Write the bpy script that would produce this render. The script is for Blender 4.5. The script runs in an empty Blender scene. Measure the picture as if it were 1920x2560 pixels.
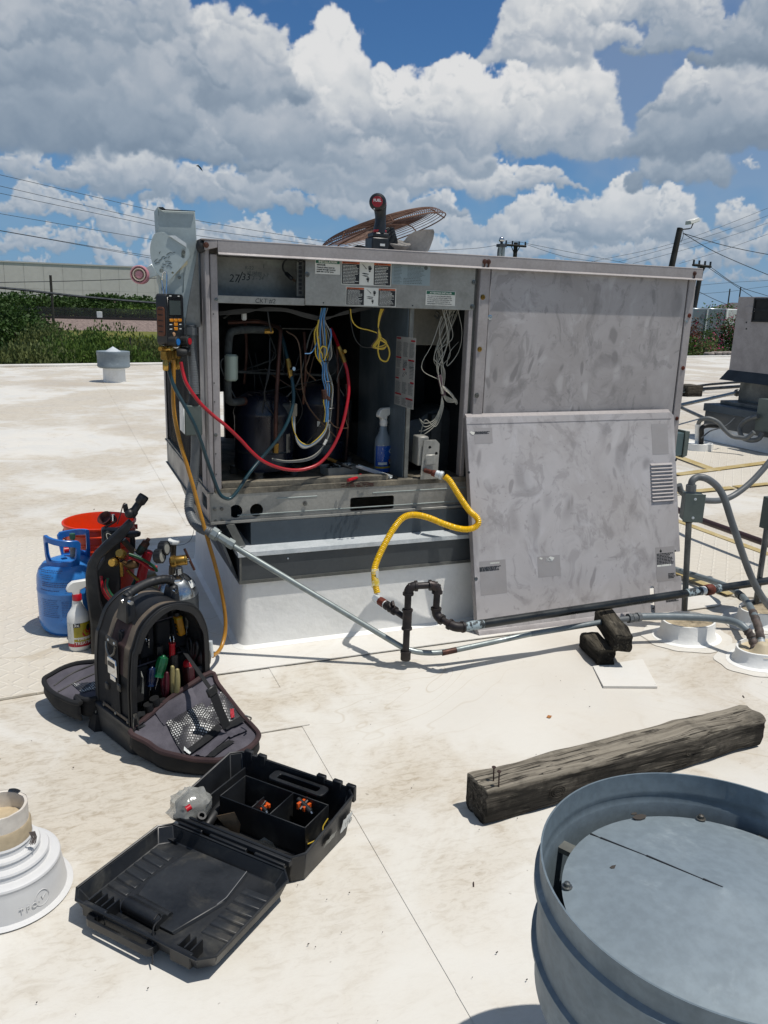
import bpy, bmesh, random
from math import *
from mathutils import Vector, Matrix, noise
from mathutils.geometry import tessellate_polygon
random.seed(7)
scene = bpy.context.scene
COL = scene.collection
# ------------------------------------------------------------------ camera
F_PX = 2007.4
PITCH, ROLL, YAW = radians(14.307), radians(1.838), radians(22.139)
CAM = Vector((0, 0, 1.2))
_fw = Vector((sin(YAW)*cos(PITCH), cos(YAW)*cos(PITCH), -sin(PITCH)))
_r0 = Vector((cos(YAW), -sin(YAW), 0)); _u0 = _r0.cross(_fw)
_rt = cos(ROLL)*_r0 + sin(ROLL)*_u0; _up = -sin(ROLL)*_r0 + cos(ROLL)*_u0
cd = bpy.data.cameras.new('camera'); cam = bpy.data.objects.new('camera', cd); COL.objects.link(cam)
m = Matrix((_rt, _up, -_fw)).transposed().to_4x4(); m.translation = CAM
cam.matrix_world = m
cd.sensor_fit = 'VERTICAL'; cd.sensor_height = 24; cd.lens = 24*F_PX/2560
cd.clip_start = 0.02; cd.clip_end = 4000
scene.camera = cam

def ray(px, py): return _fw*F_PX + _rt*(px-960) - _up*(py-1280)
def P(px, py, x=None, y=None, z=None, d=None):
    """the place in the world seen at this point of the photo, on a known plane"""
    v = ray(px, py)
    if x is not None: t = (x-CAM.x)/v.x
    elif y is not None: t = (y-CAM.y)/v.y
    elif d is not None: t = d/F_PX
    else: t = ((z or 0)-CAM.z)/v.z
    return CAM + v*t
# ------------------------------------------------------------------ light
SX, SY = -0.27, 0.20            # shadow offset per metre of height
sun_dir = Vector((-SX, -SY, 1)).normalized()
sd = bpy.data.lights.new('sun', 'SUN'); sd.energy = 4.6; sd.angle = radians(0.55); sd.color = (1.0, 0.955, 0.89)
sun = bpy.data.objects.new('sun', sd); COL.objects.link(sun); sun.location = (3, -2, 12)
sun.rotation_euler = sun_dir.to_track_quat('Z', 'Y').to_euler()
scene.view_settings.view_transform = 'Standard'; scene.view_settings.look = 'None'
scene.view_settings.exposure = -0.16; scene.view_settings.gamma = 1.0
scene.view_settings.use_curve_mapping = False

def S(h):
    h = h.lstrip('#'); c = [int(h[i:i+2], 16)/255 for i in (0, 2, 4)]
    return tuple(x/12.92 if x <= .04045 else ((x+.055)/1.055)**2.4 for x in c)+(1,)

class NT:
    def __init__(s, t): s.t = t
    def n(s, ty, **k):
        nd = s.t.nodes.new(ty)
        for a, v in k.items():
            if a.startswith('i_'):
                key = a[2:]; key = int(key) if key.isdigit() else key.replace('_', ' ')
                s.put(nd.inputs[key], v)
            else: setattr(nd, a, v)
        return nd
    def put(s, inp, v):
        if isinstance(v, bpy.types.NodeSocket): s.t.links.new(v, inp)
        elif isinstance(v, bpy.types.Node): s.t.links.new(v.outputs[0], inp)
        else: inp.default_value = v
    def math(s, op, a, b=0.0, c=None, clamp=False):
        nd = s.t.nodes.new('ShaderNodeMath'); nd.operation = op; nd.use_clamp = clamp
        s.put(nd.inputs[0], a); s.put(nd.inputs[1], b)
        if c is not None: s.put(nd.inputs[2], c)
        return nd.outputs[0]
    def vmath(s, op, a, b=(0, 0, 0)):
        nd = s.t.nodes.new('ShaderNodeVectorMath'); nd.operation = op
        s.put(nd.inputs[0], a)
        if op == 'SCALE': s.put(nd.inputs['Scale'], b)
        else: s.put(nd.inputs[1], b)
        return nd.outputs['Value'] if op in ('DOT_PRODUCT', 'LENGTH') else nd.outputs[0]
    def rng(s, v, a, b, c=0.0, d=1.0, smooth=True):
        nd = s.t.nodes.new('ShaderNodeMapRange'); nd.interpolation_type = 'SMOOTHSTEP' if smooth else 'LINEAR'
        s.put(nd.inputs[0], v)
        for i, q in enumerate((a, b, c, d)): s.put(nd.inputs[i+1], q)
        return nd.outputs[0]
    def mix(s, f, a, b, mode='MIX'):
        nd = s.t.nodes.new('ShaderNodeMix'); nd.data_type = 'RGBA'; nd.blend_type = mode
        s.put(nd.inputs[0], f); s.put(nd.inputs[6], a); s.put(nd.inputs[7], b)
        return nd.outputs[2]
    def noise(s, v, sc, det=5, rough=.55, dist=0, out=0):
        nd = s.t.nodes.new('ShaderNodeTexNoise'); s.put(nd.inputs['Vector'], v)
        nd.inputs['Scale'].default_value = sc; nd.inputs['Detail'].default_value = det
        nd.inputs['Roughness'].default_value = rough; nd.inputs['Distortion'].default_value = dist
        return nd.outputs[out]

# ------------------------------------------------------------------ sky
world = bpy.data.worlds.new('World'); scene.world = world; world.use_nodes = True
wt = world.node_tree; wt.nodes.clear(); W = NT(wt)
import numpy as np
# ---- painted cumulus: every cloud is a heap of lit puffs, back to front
def build_sky(ray, W=4096, H=2048):
    rs = np.random.RandomState(5)
    perm = np.concatenate([rs.permutation(256)]*3).astype(np.int32)
    gr = rs.normal(size=(256, 2)); gr /= np.linalg.norm(gr, axis=1)[:, None]; gr = gr.astype(np.float32)
    def perlin(x, y, px):
        xi = np.floor(x).astype(np.int32); yi = np.floor(y).astype(np.int32); xf = (x-xi).astype(np.float32); yf = (y-yi).astype(np.float32)
        u = xf*xf*xf*(xf*(xf*6-15)+10); w = yf*yf*yf*(yf*(yf*6-15)+10)
        def c(dx, dy): g = gr[perm[perm[np.mod(xi+dx, px) & 255]+((yi+dy) & 255)]]; return g[..., 0]*(xf-dx)+g[..., 1]*(yf-dy)
        a, b, c_, d = c(0, 0), c(1, 0), c(0, 1), c(1, 1); return ((a+(b-a)*u)*(1-w)+(c_+(d-c_)*u)*w)*1.4
    def fbm(X, Y, f, o, g=.5, bil=False):
        s = 0; a = 1; t = 0
        for i in range(o):
            n = perlin(X*f+i*37, Y*f+i*11, f); n = np.abs(n)*2-.5 if bil else n
            s = s+n*a; t += a; a *= g; f *= 2
        return s/t
    Hh = H//2
    # canvas covers elevation 0..90 deg (row 0 = horizon); u wraps once round
    X, Y = np.meshgrid((np.arange(W)+.5)/W, (np.arange(Hh)+.5)/W)   # both in turns
    k = 2*np.pi
    el = Y*k
    img = np.zeros((Hh, W), np.float32); al = np.zeros((Hh, W), np.float32)
    lx, ly, lz = .18, .86, .48
    def pos(px, py): d = ray(px, py); return (np.arctan2(d[0], d[1])/k) % 1.0, np.arcsin(d[2])/k
    def splat(u, e, r, b, soft, amb, sq=.85):
        cx = u*W; cy = e*W; R = r*W; Rx = R/max(.3, np.cos(e*k))
        x0, x1 = int(cx-Rx-1), int(cx+Rx+2); y0, y1 = max(0, int(cy-R*sq-1)), min(Hh, int(cy+R*sq+2))
        if y1 <= y0: return
        xx = np.arange(x0, x1); ix = xx % W; yy = np.arange(y0, y1)
        dx = (xx-cx)/Rx; dy = (yy-cy)/(R*sq); r2 = dx[None, :]**2+dy[:, None]**2
        nz = np.sqrt(np.clip(1-r2, 0, 1)); a = np.clip((1-r2)/soft, 0, 1); a = a*a*(3-2*a)
        s = b*(amb+(1-amb)*np.clip((dx[None, :]*lx+dy[:, None]*ly+nz*lz)*.80+.36, 0, 1.25))
        A = img[y0:y1][:, ix]; B = al[y0:y1][:, ix]
        img[y0:y1, ix] = A*(1-a)+s*a; al[y0:y1, ix] = B+(1-B)*a
    def cloud(u, e, w, h, top, base, n, soft=.55, amb=.62, seed=0):
        """flat-based heap: w, h in turns; e = elevation of its base"""
        r = np.random.RandomState(seed); ps = []
        nl = max(2, int(2+r.rand()*3)); lob = [(r.uniform(-.42, .42), r.uniform(.55, 1.0), r.uniform(.16, .34)) for _ in range(nl)]+[(r.uniform(-.1, .1), 1.0, .34)]
        for i in range(n):
            x = np.clip(r.normal(0, .27), -.55, .55)
            hm = max(max(0, hh*(1-((x-c)/ww)**2)) for c, hh, ww in lob); hm = max(hm, .30*(1-(x/.58)**2))
            t = r.rand()**.8*hm
            edge = hm-t
            rad = h*(.085+.20*r.rand()**2)*(1-.35*t)*(.55+.75*min(1, edge*2+.15))
            ps.append((r.rand()*.6+(1-t)*.4, x, t, rad))
        ps.sort(key=lambda p: p[0])
        for _, x, t, rad in ps:
            b = base+(top-base)*min(1, (t*1.15+.02))**.75; b *= r.uniform(.93, 1.05)
            splat(u+x*w/max(.3, np.cos(e*k)), e+t*h, rad, b, soft, amb)
    P = [  # px, base py, width px, height px, top, base, puffs, softness (far to near)
        (60, 705, 260, 50, .7, .56, 60, .8), (300, 700, 300, 50, .7, .56, 60, .8), (900, 700, 300, 50, .72, .56, 60, .8), (1200, 700, 320, 50, .74, .56, 60, .8), (1500, 700, 300, 46, .72, .56, 60, .8), (1800, 695, 300, 50, .72, .56, 60, .8),
        (60, 640, 240, 70, .74, .56, 90, .6), (260, 650, 320, 80, .76, .56, 100, .6), (520, 655, 300, 90, .80, .56, 110, .6), (740, 650, 260, 70, .80, .58, 90, .6), (980, 655, 300, 90, .80, .56, 110, .6), (1180, 650, 260, 80, .82, .56, 110, .6),
        (1420, 655, 320, 80, .80, .56, 120, .6), (1640, 650, 280, 70, .78, .56, 110, .6), (1850, 645, 240, 90, .76, .56, 90, .6), (90, 540, 220, 90, .84, .56, 120, .6), (420, 575, 260, 80, .86, .56, 120, .6), (230, 560, 230, 70, .82, .56, 120, .6), (640, 600, 180, 70, .86, .6, 90, .6), (1100, 600, 300, 110, .88, .55, 160, .6),
        (1340, 600, 300, 120, .92, .56, 180, .55), (1530, 575, 250, 155, .98, .52, 240, .5), (1680, 590, 240, 120, .96, .54, 220, .5), (1850, 560, 90, 70, .9, .6, 60, .6), (1900, 435, 50, 22, .9, .7, 24, .8), (1515, 330, 48, 46, .92, .66, 30, .8),
        (1290, 470, 300, 80, .92, .60, 170, .6), (1130, 480, 280, 130, .90, .60, 170, .7), (950, 535, 380, 110, .90, .48, 220, .7), (560, 510, 360, 100, .86, .46, 200, .75), (780, 470, 330, 150, .98, .58, 230, .65), (300, 465, 260, 150, 1.0, .48, 240, .6), (1060, 470, 200, 110, .98, .6, 160, .6), (90, 450, 240, 90, .80, .46, 120, .8),
        (1400, 345, 300, 250, .98, .58, 360, .6), (1330, 150, 240, 190, .88, .66, 260, .8), (1440, 100, 300, 150, .98, .66, 240, .75), (1620, 50, 260, 120, .90, .56, 200, .8),
        (860, 430, 380, 220, .98, .62, 360, .6), (1010, 400, 420, 230, 1.0, .56, 420, .55), (1160, 345, 330, 215, 1.06, .60, 420, .5), (830, 310, 230, 265, 1.04, .60, 380, .5), (720, 330, 300, 190, .96, .56, 260, .6),
        (560, 360, 420, 330, .86, .46, 380, .75), (600, 245, 280, 230, .80, .44, 300, .8), (420, 190, 260, 220, .72, .5, 220, .9), (470, 400, 420, 120, .64, .36, 260, .95), (180, 340, 500, 340, .70, .36, 460, .85), (60, 180, 420, 260, .66, .46, 260, .95), (260, 110, 420, 160, .62, .48, 200, .95),
        (1700, 455, 230, 150, .78, .40, 240, .7), (1790, 360, 380, 260, .84, .38, 460, .7), (1690, 270, 160, 100, .90, .5, 140, .75), (1860, 150, 300, 180, .54, .36, 220, .9), (1720, 120, 300, 120, .66, .44, 180, .9)]
    for i, (px, py, w, h, top, base, n, soft) in enumerate(P):
        u, e = pos(px, py); u2, _ = pos(px+w, py); _, e2 = pos(px, py-h)
        cloud(u, e, abs((u2-u+.5) % 1-.5)*np.cos(e*k), abs(e2-e), top, base, int(n*1.5), min(1.6, soft*1.45), .60, 100+i)
    # the rest of the sky carries on in the same way
    r = np.random.RandomState(77); uc, _ = pos(960, 400)
    extra = []
    for i in range(110):
        e = .004+.17*r.rand()**1.5; u = r.rand()
        if abs((u-uc+.5) % 1-.5) < .085+.02 and e < .115: continue
        extra.append((e, u))
    extra.sort()
    for i, (e, u) in enumerate(extra):
        s = .25+e*7; w = (.028+.04*r.rand())*s*1.6; h = (.010+.018*r.rand())*s*1.4
        cloud(u, e, w, h, r.uniform(.6, 1.0), r.uniform(.38, .55), 120, r.uniform(.5, .9), .6, 900+i)
    # ragged fluff: sample the painting through a warped grid
    Xf, Yf = X.astype(np.float32), Y.astype(np.float32)
    r0, r1 = 0, Hh
    wx = fbm(Xf, Yf, 64, 6, .66)*.0052+fbm(Xf+.3, Yf, 16, 2)*.004; wy = fbm(Xf+.5, Yf+.2, 64, 6, .66)*.0052
    sx = ((X+wx)*W-.5); sy = np.clip((Y+wy)*W-.5, 0, Hh-1.01)
    def samp(A):
        x0 = np.floor(sx).astype(np.int64); y0 = np.floor(sy).astype(np.int64); fx = (sx-x0).astype(np.float32); fy = (sy-y0).astype(np.float32); x1 = (x0+1) % W; x0 = x0 % W
        return (A[y0, x0]*(1-fx)+A[y0, x1]*fx)*(1-fy)+(A[y0+1, x0]*(1-fx)+A[y0+1, x1]*fx)*fy
    L = samp(img); A = samp(al); L = L/np.maximum(A, .02)
    rel = fbm(Xf, Yf, 64, 6, .62, True)
    L = L+rel*.10*(.4+L); A = np.clip(A+fbm(Xf+.7, Yf+.4, 128, 5, .65)*.9*(1-np.abs(2*A-1)), 0, 1)
    # thin veil between the heaps
    veil = np.clip(fbm(Xf+.1, Yf*1.6, 16, 6, .6)*1.2+.04, 0, .35)
    L = (L*1.0)
    L = .12+L*.98
    xs = [0, .3, .42, .55, .7, .85, 1.0]
    col = np.stack([np.interp(L, xs, [.12, .19, .27, .385, .57, .79, .95]), np.interp(L, xs, [.165, .255, .35, .465, .625, .82, .955]), np.interp(L, xs, [.235, .35, .455, .565, .70, .85, .96])], -1).astype(np.float32)
    cov = A
    vcol = np.array([.46, .53, .62], np.float32)
    col = np.where(cov[..., None] > .001, col, vcol)
    a2 = cov+(1-cov)*veil
    col = (col*cov[..., None]+vcol*((1-cov)*veil)[..., None])/np.maximum(a2, 1e-4)[..., None]
    z = np.sin(el); far = np.clip(1-(z-.02)/.24, 0, 1)[..., None]; far = far*far*(3-2*far)
    col = col*(1-far*.34)+np.array([.34, .47, .62], np.float32)*far*.34
    return col.astype(np.float32), a2.astype(np.float32)

def _ray(px, py):
    d = ray(px, py).normalized(); return np.array(d)
_col, _cov = build_sky(_ray)
_hh, _ww = _cov.shape
_buf = np.concatenate([_col, _cov[..., None]], -1); _buf = np.roll(_buf, _ww//4, axis=1)
cimg = bpy.data.images.new('cloud_field', _ww, _hh, alpha=True, float_buffer=True); cimg.alpha_mode = 'CHANNEL_PACKED'; cimg.colorspace_settings.name = 'Linear Rec.709'
cimg.pixels.foreach_set(np.ascontiguousarray(_buf, dtype=np.float32).ravel()); cimg.update(); cimg.pack()
tc = W.n('ShaderNodeTexCoord'); V0 = tc.outputs['Generated']; zv = W.n('ShaderNodeSeparateXYZ', i_0=V0)
uu_ = W.math('SUBTRACT', .5, W.math('DIVIDE', W.math('ARCTAN2', zv.outputs[1], zv.outputs[0]), 2*pi))
vv_ = W.math('MINIMUM', W.math('MAXIMUM', W.math('DIVIDE', W.math('ARCSINE', zv.outputs[2]), pi/2), .0006), .9994)
cx__ = W.n('ShaderNodeCombineXYZ', i_0=uu_, i_1=vv_)
ct = W.n('ShaderNodeTexImage', image=cimg, extension='REPEAT', interpolation='Linear'); W.put(ct.inputs['Vector'], cx__)
sky = W.n('ShaderNodeTexSky', sky_type='NISHITA', sun_disc=False, sun_elevation=asin(sun_dir.z), sun_rotation=atan2(sun_dir.x, sun_dir.y),
          altitude=200.0, air_density=1.0, dust_density=0.6, ozone_density=2.0)
SKYK = 0.075
skyc = W.mix(1.0, sky.outputs[0], (.50, .84, 1.18, 1), 'MULTIPLY')
far = W.rng(zv.outputs[2], .0, .22, .75, 0.0)
skyc = W.mix(far, skyc, tuple(x/SKYK for x in (.21, .37, .60))+(1,))
cl = W.vmath('SCALE', ct.outputs['Color'], .86/SKYK)
skyf = W.mix(ct.outputs['Alpha'], skyc, cl)
gnd = W.rng(zv.outputs[2], -.02, -.001, 1.0, 0.0)
skyf = W.mix(gnd, skyf, tuple(x/SKYK for x in (.20, .21, .18))+(1,))
bg = W.n('ShaderNodeBackground', i_Color=skyf, i_Strength=SKYK)
wo = W.n('ShaderNodeOutputWorld', i_Surface=bg)

# ------------------------------------------------------------------ materials
MATS = {}
def mat(name, col, rough=.5, metal=0.0, col2=None, vs=6.0, amt=.5, fine=.0, fs=60.0, bump=.0, bs=40.0, bd=.002, st=(1, 1, 1), lo=.35, hi=.68, spec=.5, alpha=1.0, trans=0.0, rv=.12, dirt=None, dv=2.0, dlo=.55, dhi=.75):
    """procedural material: two colours by noise, fine grain, dirt patches, relief"""
    mt = bpy.data.materials.new(name); mt.use_nodes = True; t = mt.node_tree; t.nodes.clear(); N = NT(t)
    col = S(col) if isinstance(col, str) else tuple(col)+(1,)*(4-len(col))
    if col2 is None: col2 = tuple(x*.72 for x in col[:3])+(1,)
    elif isinstance(col2, str): col2 = S(col2)
    else: col2 = tuple(col2)+(1,)*(4-len(col2))
    tcd = N.n('ShaderNodeTexCoord'); mp = N.n('ShaderNodeMapping', i_Vector=tcd.outputs['Object'], i_Scale=st)
    n1 = N.noise(mp, vs, 5, .6, .3)
    f = N.math('MULTIPLY', N.rng(n1, lo, hi), amt)
    c = N.mix(f, col, col2)
    if dirt:
        dc = S(dirt) if isinstance(dirt, str) else dirt
        dn = N.noise(N.vmath('ADD', mp.outputs[0], (7.3, 2.1, 4.4)), dv, 7, .65, .5)
        c = N.mix(N.rng(dn, dlo, dhi, 0, .85), c, dc)
    if fine:
        n2 = N.noise(mp, fs, 3, .6)
        c = N.mix(1.0, c, N.n('ShaderNodeCombineColor', i_0=N.rng(n2, .3, .7, 1-fine, 1+fine*.4), i_1=N.rng(n2, .3, .7, 1-fine, 1+fine*.4), i_2=N.rng(n2, .3, .7, 1-fine, 1+fine*.4)), 'MULTIPLY')
    b = N.n('ShaderNodeBsdfPrincipled')
    N.put(b.inputs['Base Color'], c); b.inputs['Metallic'].default_value = metal
    N.put(b.inputs['Roughness'], N.rng(n1, .3, .7, max(.03, rough-rv), min(1, rough+rv)))
    b.inputs['Specular IOR Level'].default_value = spec
    if alpha < 1: b.inputs['Alpha'].default_value = alpha
    if trans: b.inputs['Transmission Weight'].default_value = trans
    if bump:
        n3 = N.noise(mp, bs, 5, .6)
        bp = N.n('ShaderNodeBump', i_Strength=bump, i_Distance=bd, i_Height=n3); N.put(b.inputs['Normal'], bp)
    N.n('ShaderNodeOutputMaterial', i_Surface=b)
    mt['b'] = b.name
    MATS[name] = mt
    return mt

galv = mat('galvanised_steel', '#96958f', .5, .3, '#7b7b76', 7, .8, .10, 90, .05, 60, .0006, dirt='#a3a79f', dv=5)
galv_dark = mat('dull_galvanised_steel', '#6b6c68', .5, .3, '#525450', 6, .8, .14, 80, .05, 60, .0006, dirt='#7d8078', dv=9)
galv_bright = mat('bright_galvanised_steel', '#ced3d5', .42, .2, '#abb3b6', 14, .7, .08, 120)
galv_lit = mat('weathered_zinc', '#7d8990', .6, .2, '#727e86', 5, .8, .10, 60, .35, 7, .004, dirt='#a3aeb2', dv=7)
black_pl = mat('black_plastic', '#17191b', .42, 0, '#23262a', 9, .8, .1, 200, .08, 150, .0004, dirt='#3a3a37', dv=12, dlo=.56, dhi=.85)
dusty_black = mat('dusty_black_plastic', '#101215', .45, 0, '#1b1e22', 6, .9, .15, 160, .06, 90, .0006, dirt='#4b4a45', dv=9, dlo=.5, dhi=.85)
rubber = mat('black_rubber', '#0d0e10', .55, 0, '#191b1e', 8, .7, .1, 120)
fabric_k = mat('black_woven_fabric', '#0e0f11', .9, 0, '#191a1d', 12, .8, .3, 900, .35, 900, .0006)
fabric_g = mat('grey_lining_fabric', '#55525a', .9, 0, '#3a383f', 9, .8, .2, 700, .3, 600, .0006)
fabric_tan = mat('tan_webbing', '#6a5f52', .9, 0, '#494138', 14, .8, .25, 900, .3, 900, .0005)
fabric_br = mat('maroon_brown_fabric', '#3e2a2a', .9, 0, '#2c2023', 9, .8, .25, 900, .3, 900, .0005)
white_pl = mat('white_plastic', '#dcdcd6', .4, 0, '#c9c9c2', 8, .4)
dark_int = mat('dark_interior_metal', '#1a1f22', .6, .2, '#12161a', 6, .8, .2, 90, dirt='#2f3331', dv=8)
comp_mat = mat('dark_blue_black_enamel', '#0d1320', .34, .0, '#151d30', 8, .9, .2, 80, dirt='#2a3138', dv=7, st=(1, 1, .25))
coilmat = mat('dusty_coil_fins', '#3e3c39', .7, .3, '#27282a', 14, .9, .3, 160, st=(1, 1, .3))
copper = mat('tarnished_copper', '#5a3b30', .5, .6, '#3a2a26', 12, .8, .1, 80)
brass = mat('aged_brass', '#9c7c3c', .32, .85, '#6a5226', 18, .8, .1, 120)
brass_b = mat('bright_brass', '#b8954c', .25, .9, '#7c6330', 20, .7)
chrome = mat('bright_chrome', '#c9cccf', .16, 1.0, '#9da1a5', 9, .4)
blackiron = mat('black_iron_pipe', '#2b2626', .55, .35, '#1d1b1d', 14, .9, .2, 120, .3, 120, .0006, dirt='#4b352e', dv=16, dlo=.5, dhi=.8)
pipe_paint = mat('black_painted_pipe', '#15181a', .35, .2, '#22282a', 12, .8, .1, 120, .1, 80, .0005, dirt='#4a3c33', dv=12, dlo=.66, dhi=.8)
rust = mat('rust', '#6b2a17', .75, .1, '#401c12', 22, .9, .3, 150, .4, 100, .0006)
guard_wire = mat('dusty_brown_guard_wire', '#7a5c4c', .6, .2, '#54392d', 16, .8)
rust_wire = mat('rusty_brown_wire', '#3a2722', .65, .3, '#281c1a', 16, .8)
emt = mat('zinc_conduit', '#8f9796', .44, .5, '#747d7d', 14, .7, .06, 90)
flex = mat('grey_liquidtight_conduit', '#5c6062', .5, .0, '#4a4e50', 12, .7, .08, 100)
pvcgrey = mat('grey_pvc_conduit', '#6e787c', .5, .0, '#5c666a', 12, .8, .1, 100, dirt='#8b9090', dv=10)
boxgrey = mat('grey_enamelled_box', '#59635f', .5, .2, '#4c5653', 6, .7, .06, 90)
yellow = mat('yellow_plastic_jacket', '#e3b60a', .4, 0, '#cf9f06', 14, .6, .05, 120, dirt='#a97c16', dv=9)
red_h = mat('red_rubber_hose', '#a5121f', .38, 0, '#7e0e1a', 14, .6)
teal_h = mat('teal_rubber_hose', '#0f323b', .4, 0, '#0a242c', 14, .6)
yel_h = mat('amber_rubber_hose', '#a8761a', .38, 0, '#8a5f17', 14, .7, .15, 300)
wire_y = mat('yellow_wire', '#c9ab3a', .45); wire_b = mat('blue_wire', '#4a7fae', .45); wire_w = mat('white_wire', '#a9a79b', .5)
wire_g = mat('grey_wire', '#6b6e6c', .5); wire_k = mat('black_wire', '#1b1e1f', .5); wire_br = mat('brown_wire', '#54402f', .5)
paper = mat('white_label_paper', '#d3d3cb', .55, 0, '#b9b9b0', 12, .6)
inkk = mat('black_ink', '#15181c', .6); inkg = mat('green_ink', '#0f5a45', .6); inko = mat('orange_ink', '#b4521f', .6); inkr = mat('red_ink', '#a31c2c', .6)
inkgrey = mat('faded_grey_ink', '#4f585a', .7)
screwm = mat('screw_steel', '#777a78', .35, .8, '#55504a', 40, .8)
orange_p = mat('orange_bucket_plastic', '#d63a10', .36, 0, '#b92f0c', 6, .5, .04, 60, dirt='#8f2c14', dv=6, dlo=.6)
blue_p = mat('blue_painted_steel', '#3479bf', .32, .0, '#2b6bb0', 5, .6, .05, 120, dirt='#1a5da3', dv=8, dlo=.6)
blue_hd = mat('blue_moulded_plastic', '#1c62ad', .35, 0, '#175598', 8, .6)
gal_box = mat('paint_white', '#cfd2d0', .45, 0, '#b7bbb8', 7, .5)
red_p = mat('red_plastic', '#b01222', .35, 0, '#86101c', 10, .6)
org_p = mat('orange_plastic', '#c4501a', .4); green_p = mat('green_plastic', '#0c5030', .3); bluet = mat('blue_handle_plastic', '#1266ac', .35)
amber_p = mat('amber_button', '#c07a18', .4); brown_grip = mat('orange_brown_rubber_grip', '#5e3520', .7)
screen_m = mat('grey_lcd', '#3c4545', .2, 0, '#333b3b', 4, .5)

# painted cabinet steel with rubbed smears, hand prints and drips
def painted_panel(name, c1, c2, c3, ax=2):
    mt = bpy.data.materials.new(name); mt.use_nodes = True; t = mt.node_tree; t.nodes.clear(); N = NT(t)
    tcd = N.n('ShaderNodeTexCoord'); o = tcd.outputs['Object']
    mp = N.n('ShaderNodeMapping', i_Vector=o, i_Scale=((1, 1, .8) if ax == 2 else (1, .8, 1)))
    w = N.noise(mp, 3.0, 3, .5, 0, 1)
    wv = N.vmath('ADD', mp.outputs[0], N.vmath('SCALE', N.vmath('SUBTRACT', w, (.5, .5, .5)), .25))
    a = N.noise(wv, 3.6, 6, .62, .5)
    b_ = N.noise(N.vmath('ADD', wv, (4, 4, 4)), 8.0, 6, .62, .5)
    c_ = N.noise(N.vmath('ADD', wv, (9, 1, 4)), 34.0, 3, .5, .6)
    col = N.mix(N.rng(a, .38, .66), S(c1), S(c2))
    col = N.mix(N.rng(b_, .52, .68, 0, .6), col, S(c3))
    fx_ = N.n('ShaderNodeMapping', i_Vector=wv, i_Scale=((8, 8, 5.5) if ax == 2 else (8, 5.5, 8))).outputs[0]
    col = N.mix(N.rng(N.noise(fx_, 1.6, 5, .65, .6), .55, .62, 0, .45), col, S(c3)); col = N.mix(N.rng(N.noise(N.vmath('ADD', fx_, (5, 7, 9)), 1.3, 5, .65, .6), .56, .70, 0, .35), col, S('#bdbbbd'))
    col = N.mix(N.rng(c_, .64, .70, 0, .5), col, S(c3))
    # finger marks and wiped ovals, a few to each patch of the sheet
    def prints(sc, off, gate, r0, r1, amt):
        vo = N.n('ShaderNodeTexVoronoi', feature='F1', i_Scale=sc); vo.inputs['Randomness'].default_value = .9
        N.put(vo.inputs['Vector'], N.n('ShaderNodeMapping', i_Vector=N.vmath('ADD', wv, off), i_Rotation=((0, .35, 0) if ax == 2 else (0, 0, .35)), i_Scale=((1, .02, .42) if ax == 2 else (1, .42, .02))).outputs[0])
        rc_ = N.n('ShaderNodeSeparateColor', i_0=vo.outputs['Color'])
        on = N.math('MULTIPLY', N.rng(rc_.outputs[0], gate, gate+.02), N.rng(N.noise(mp, 2.6, 2, .5), .44, .54))
        return N.math('MULTIPLY', N.math('MULTIPLY', N.rng(vo.outputs['Distance'], r0, r1, 1, 0), on), amt)
    col = N.mix(prints(26.0, (0, 0, 0), .42, .20, .34, .75), col, S(c3))
    col = N.mix(prints(11.0, (3, 3, 3), .55, .22, .42, .60), col, S(c3))
    col = N.mix(prints(17.0, (6, 1, 2), .60, .16, .36, .45), col, S('#bbb8b8'))
    # thin wandering scratch strokes
    wav = N.n('ShaderNodeTexNoise'); N.put(wav.inputs['Vector'], N.n('ShaderNodeMapping', i_Vector=wv, i_Rotation=(0, .5, 0), i_Scale=(1, 1, 2.6)).outputs[0])
    wav.inputs['Scale'].default_value = 4.5; wav.inputs['Detail'].default_value = 2
    s = N.math('ABSOLUTE', N.math('SUBTRACT', wav.outputs[0], .5))
    gate = N.rng(N.noise(mp, 2.1, 2, .5), .5, .6)
    col = N.mix(N.math('MULTIPLY', N.rng(s, .003, .009, .22, 0), gate), col, S(c3))
    sp = N.noise(o, 170.0, 1, .5)
    col = N.mix(N.rng(sp, .76, .8, 0, .7), col, S('#4c484a'))
    b = N.n('ShaderNodeBsdfPrincipled', i_Base_Color=col, i_Metallic=.12)
    N.put(b.inputs['Roughness'], N.rng(a, .3, .7, .38, .6))
    dn = N.noise(mp, 2.4, 2, .4)
    N.put(b.inputs['Normal'], N.n('ShaderNodeBump', i_Strength=.25, i_Distance=.006, i_Height=dn))
    N.n('ShaderNodeOutputMaterial', i_Surface=b)
    return mt
mauve = painted_panel('chalky_grey_paint', '#a19d9d', '#94908f', '#777474')
mauve2 = painted_panel('rubbed_grey_paint', '#aeaaa9', '#a19d9c', '#858180', 1)
mauve_trim = mat('faded_grey_trim_paint', '#999493', .5, .1, '#868180', 8, .7, .08, 90, .03, 40, .001, dirt='#77716f', dv=6, dlo=.6, dhi=.8)

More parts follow.
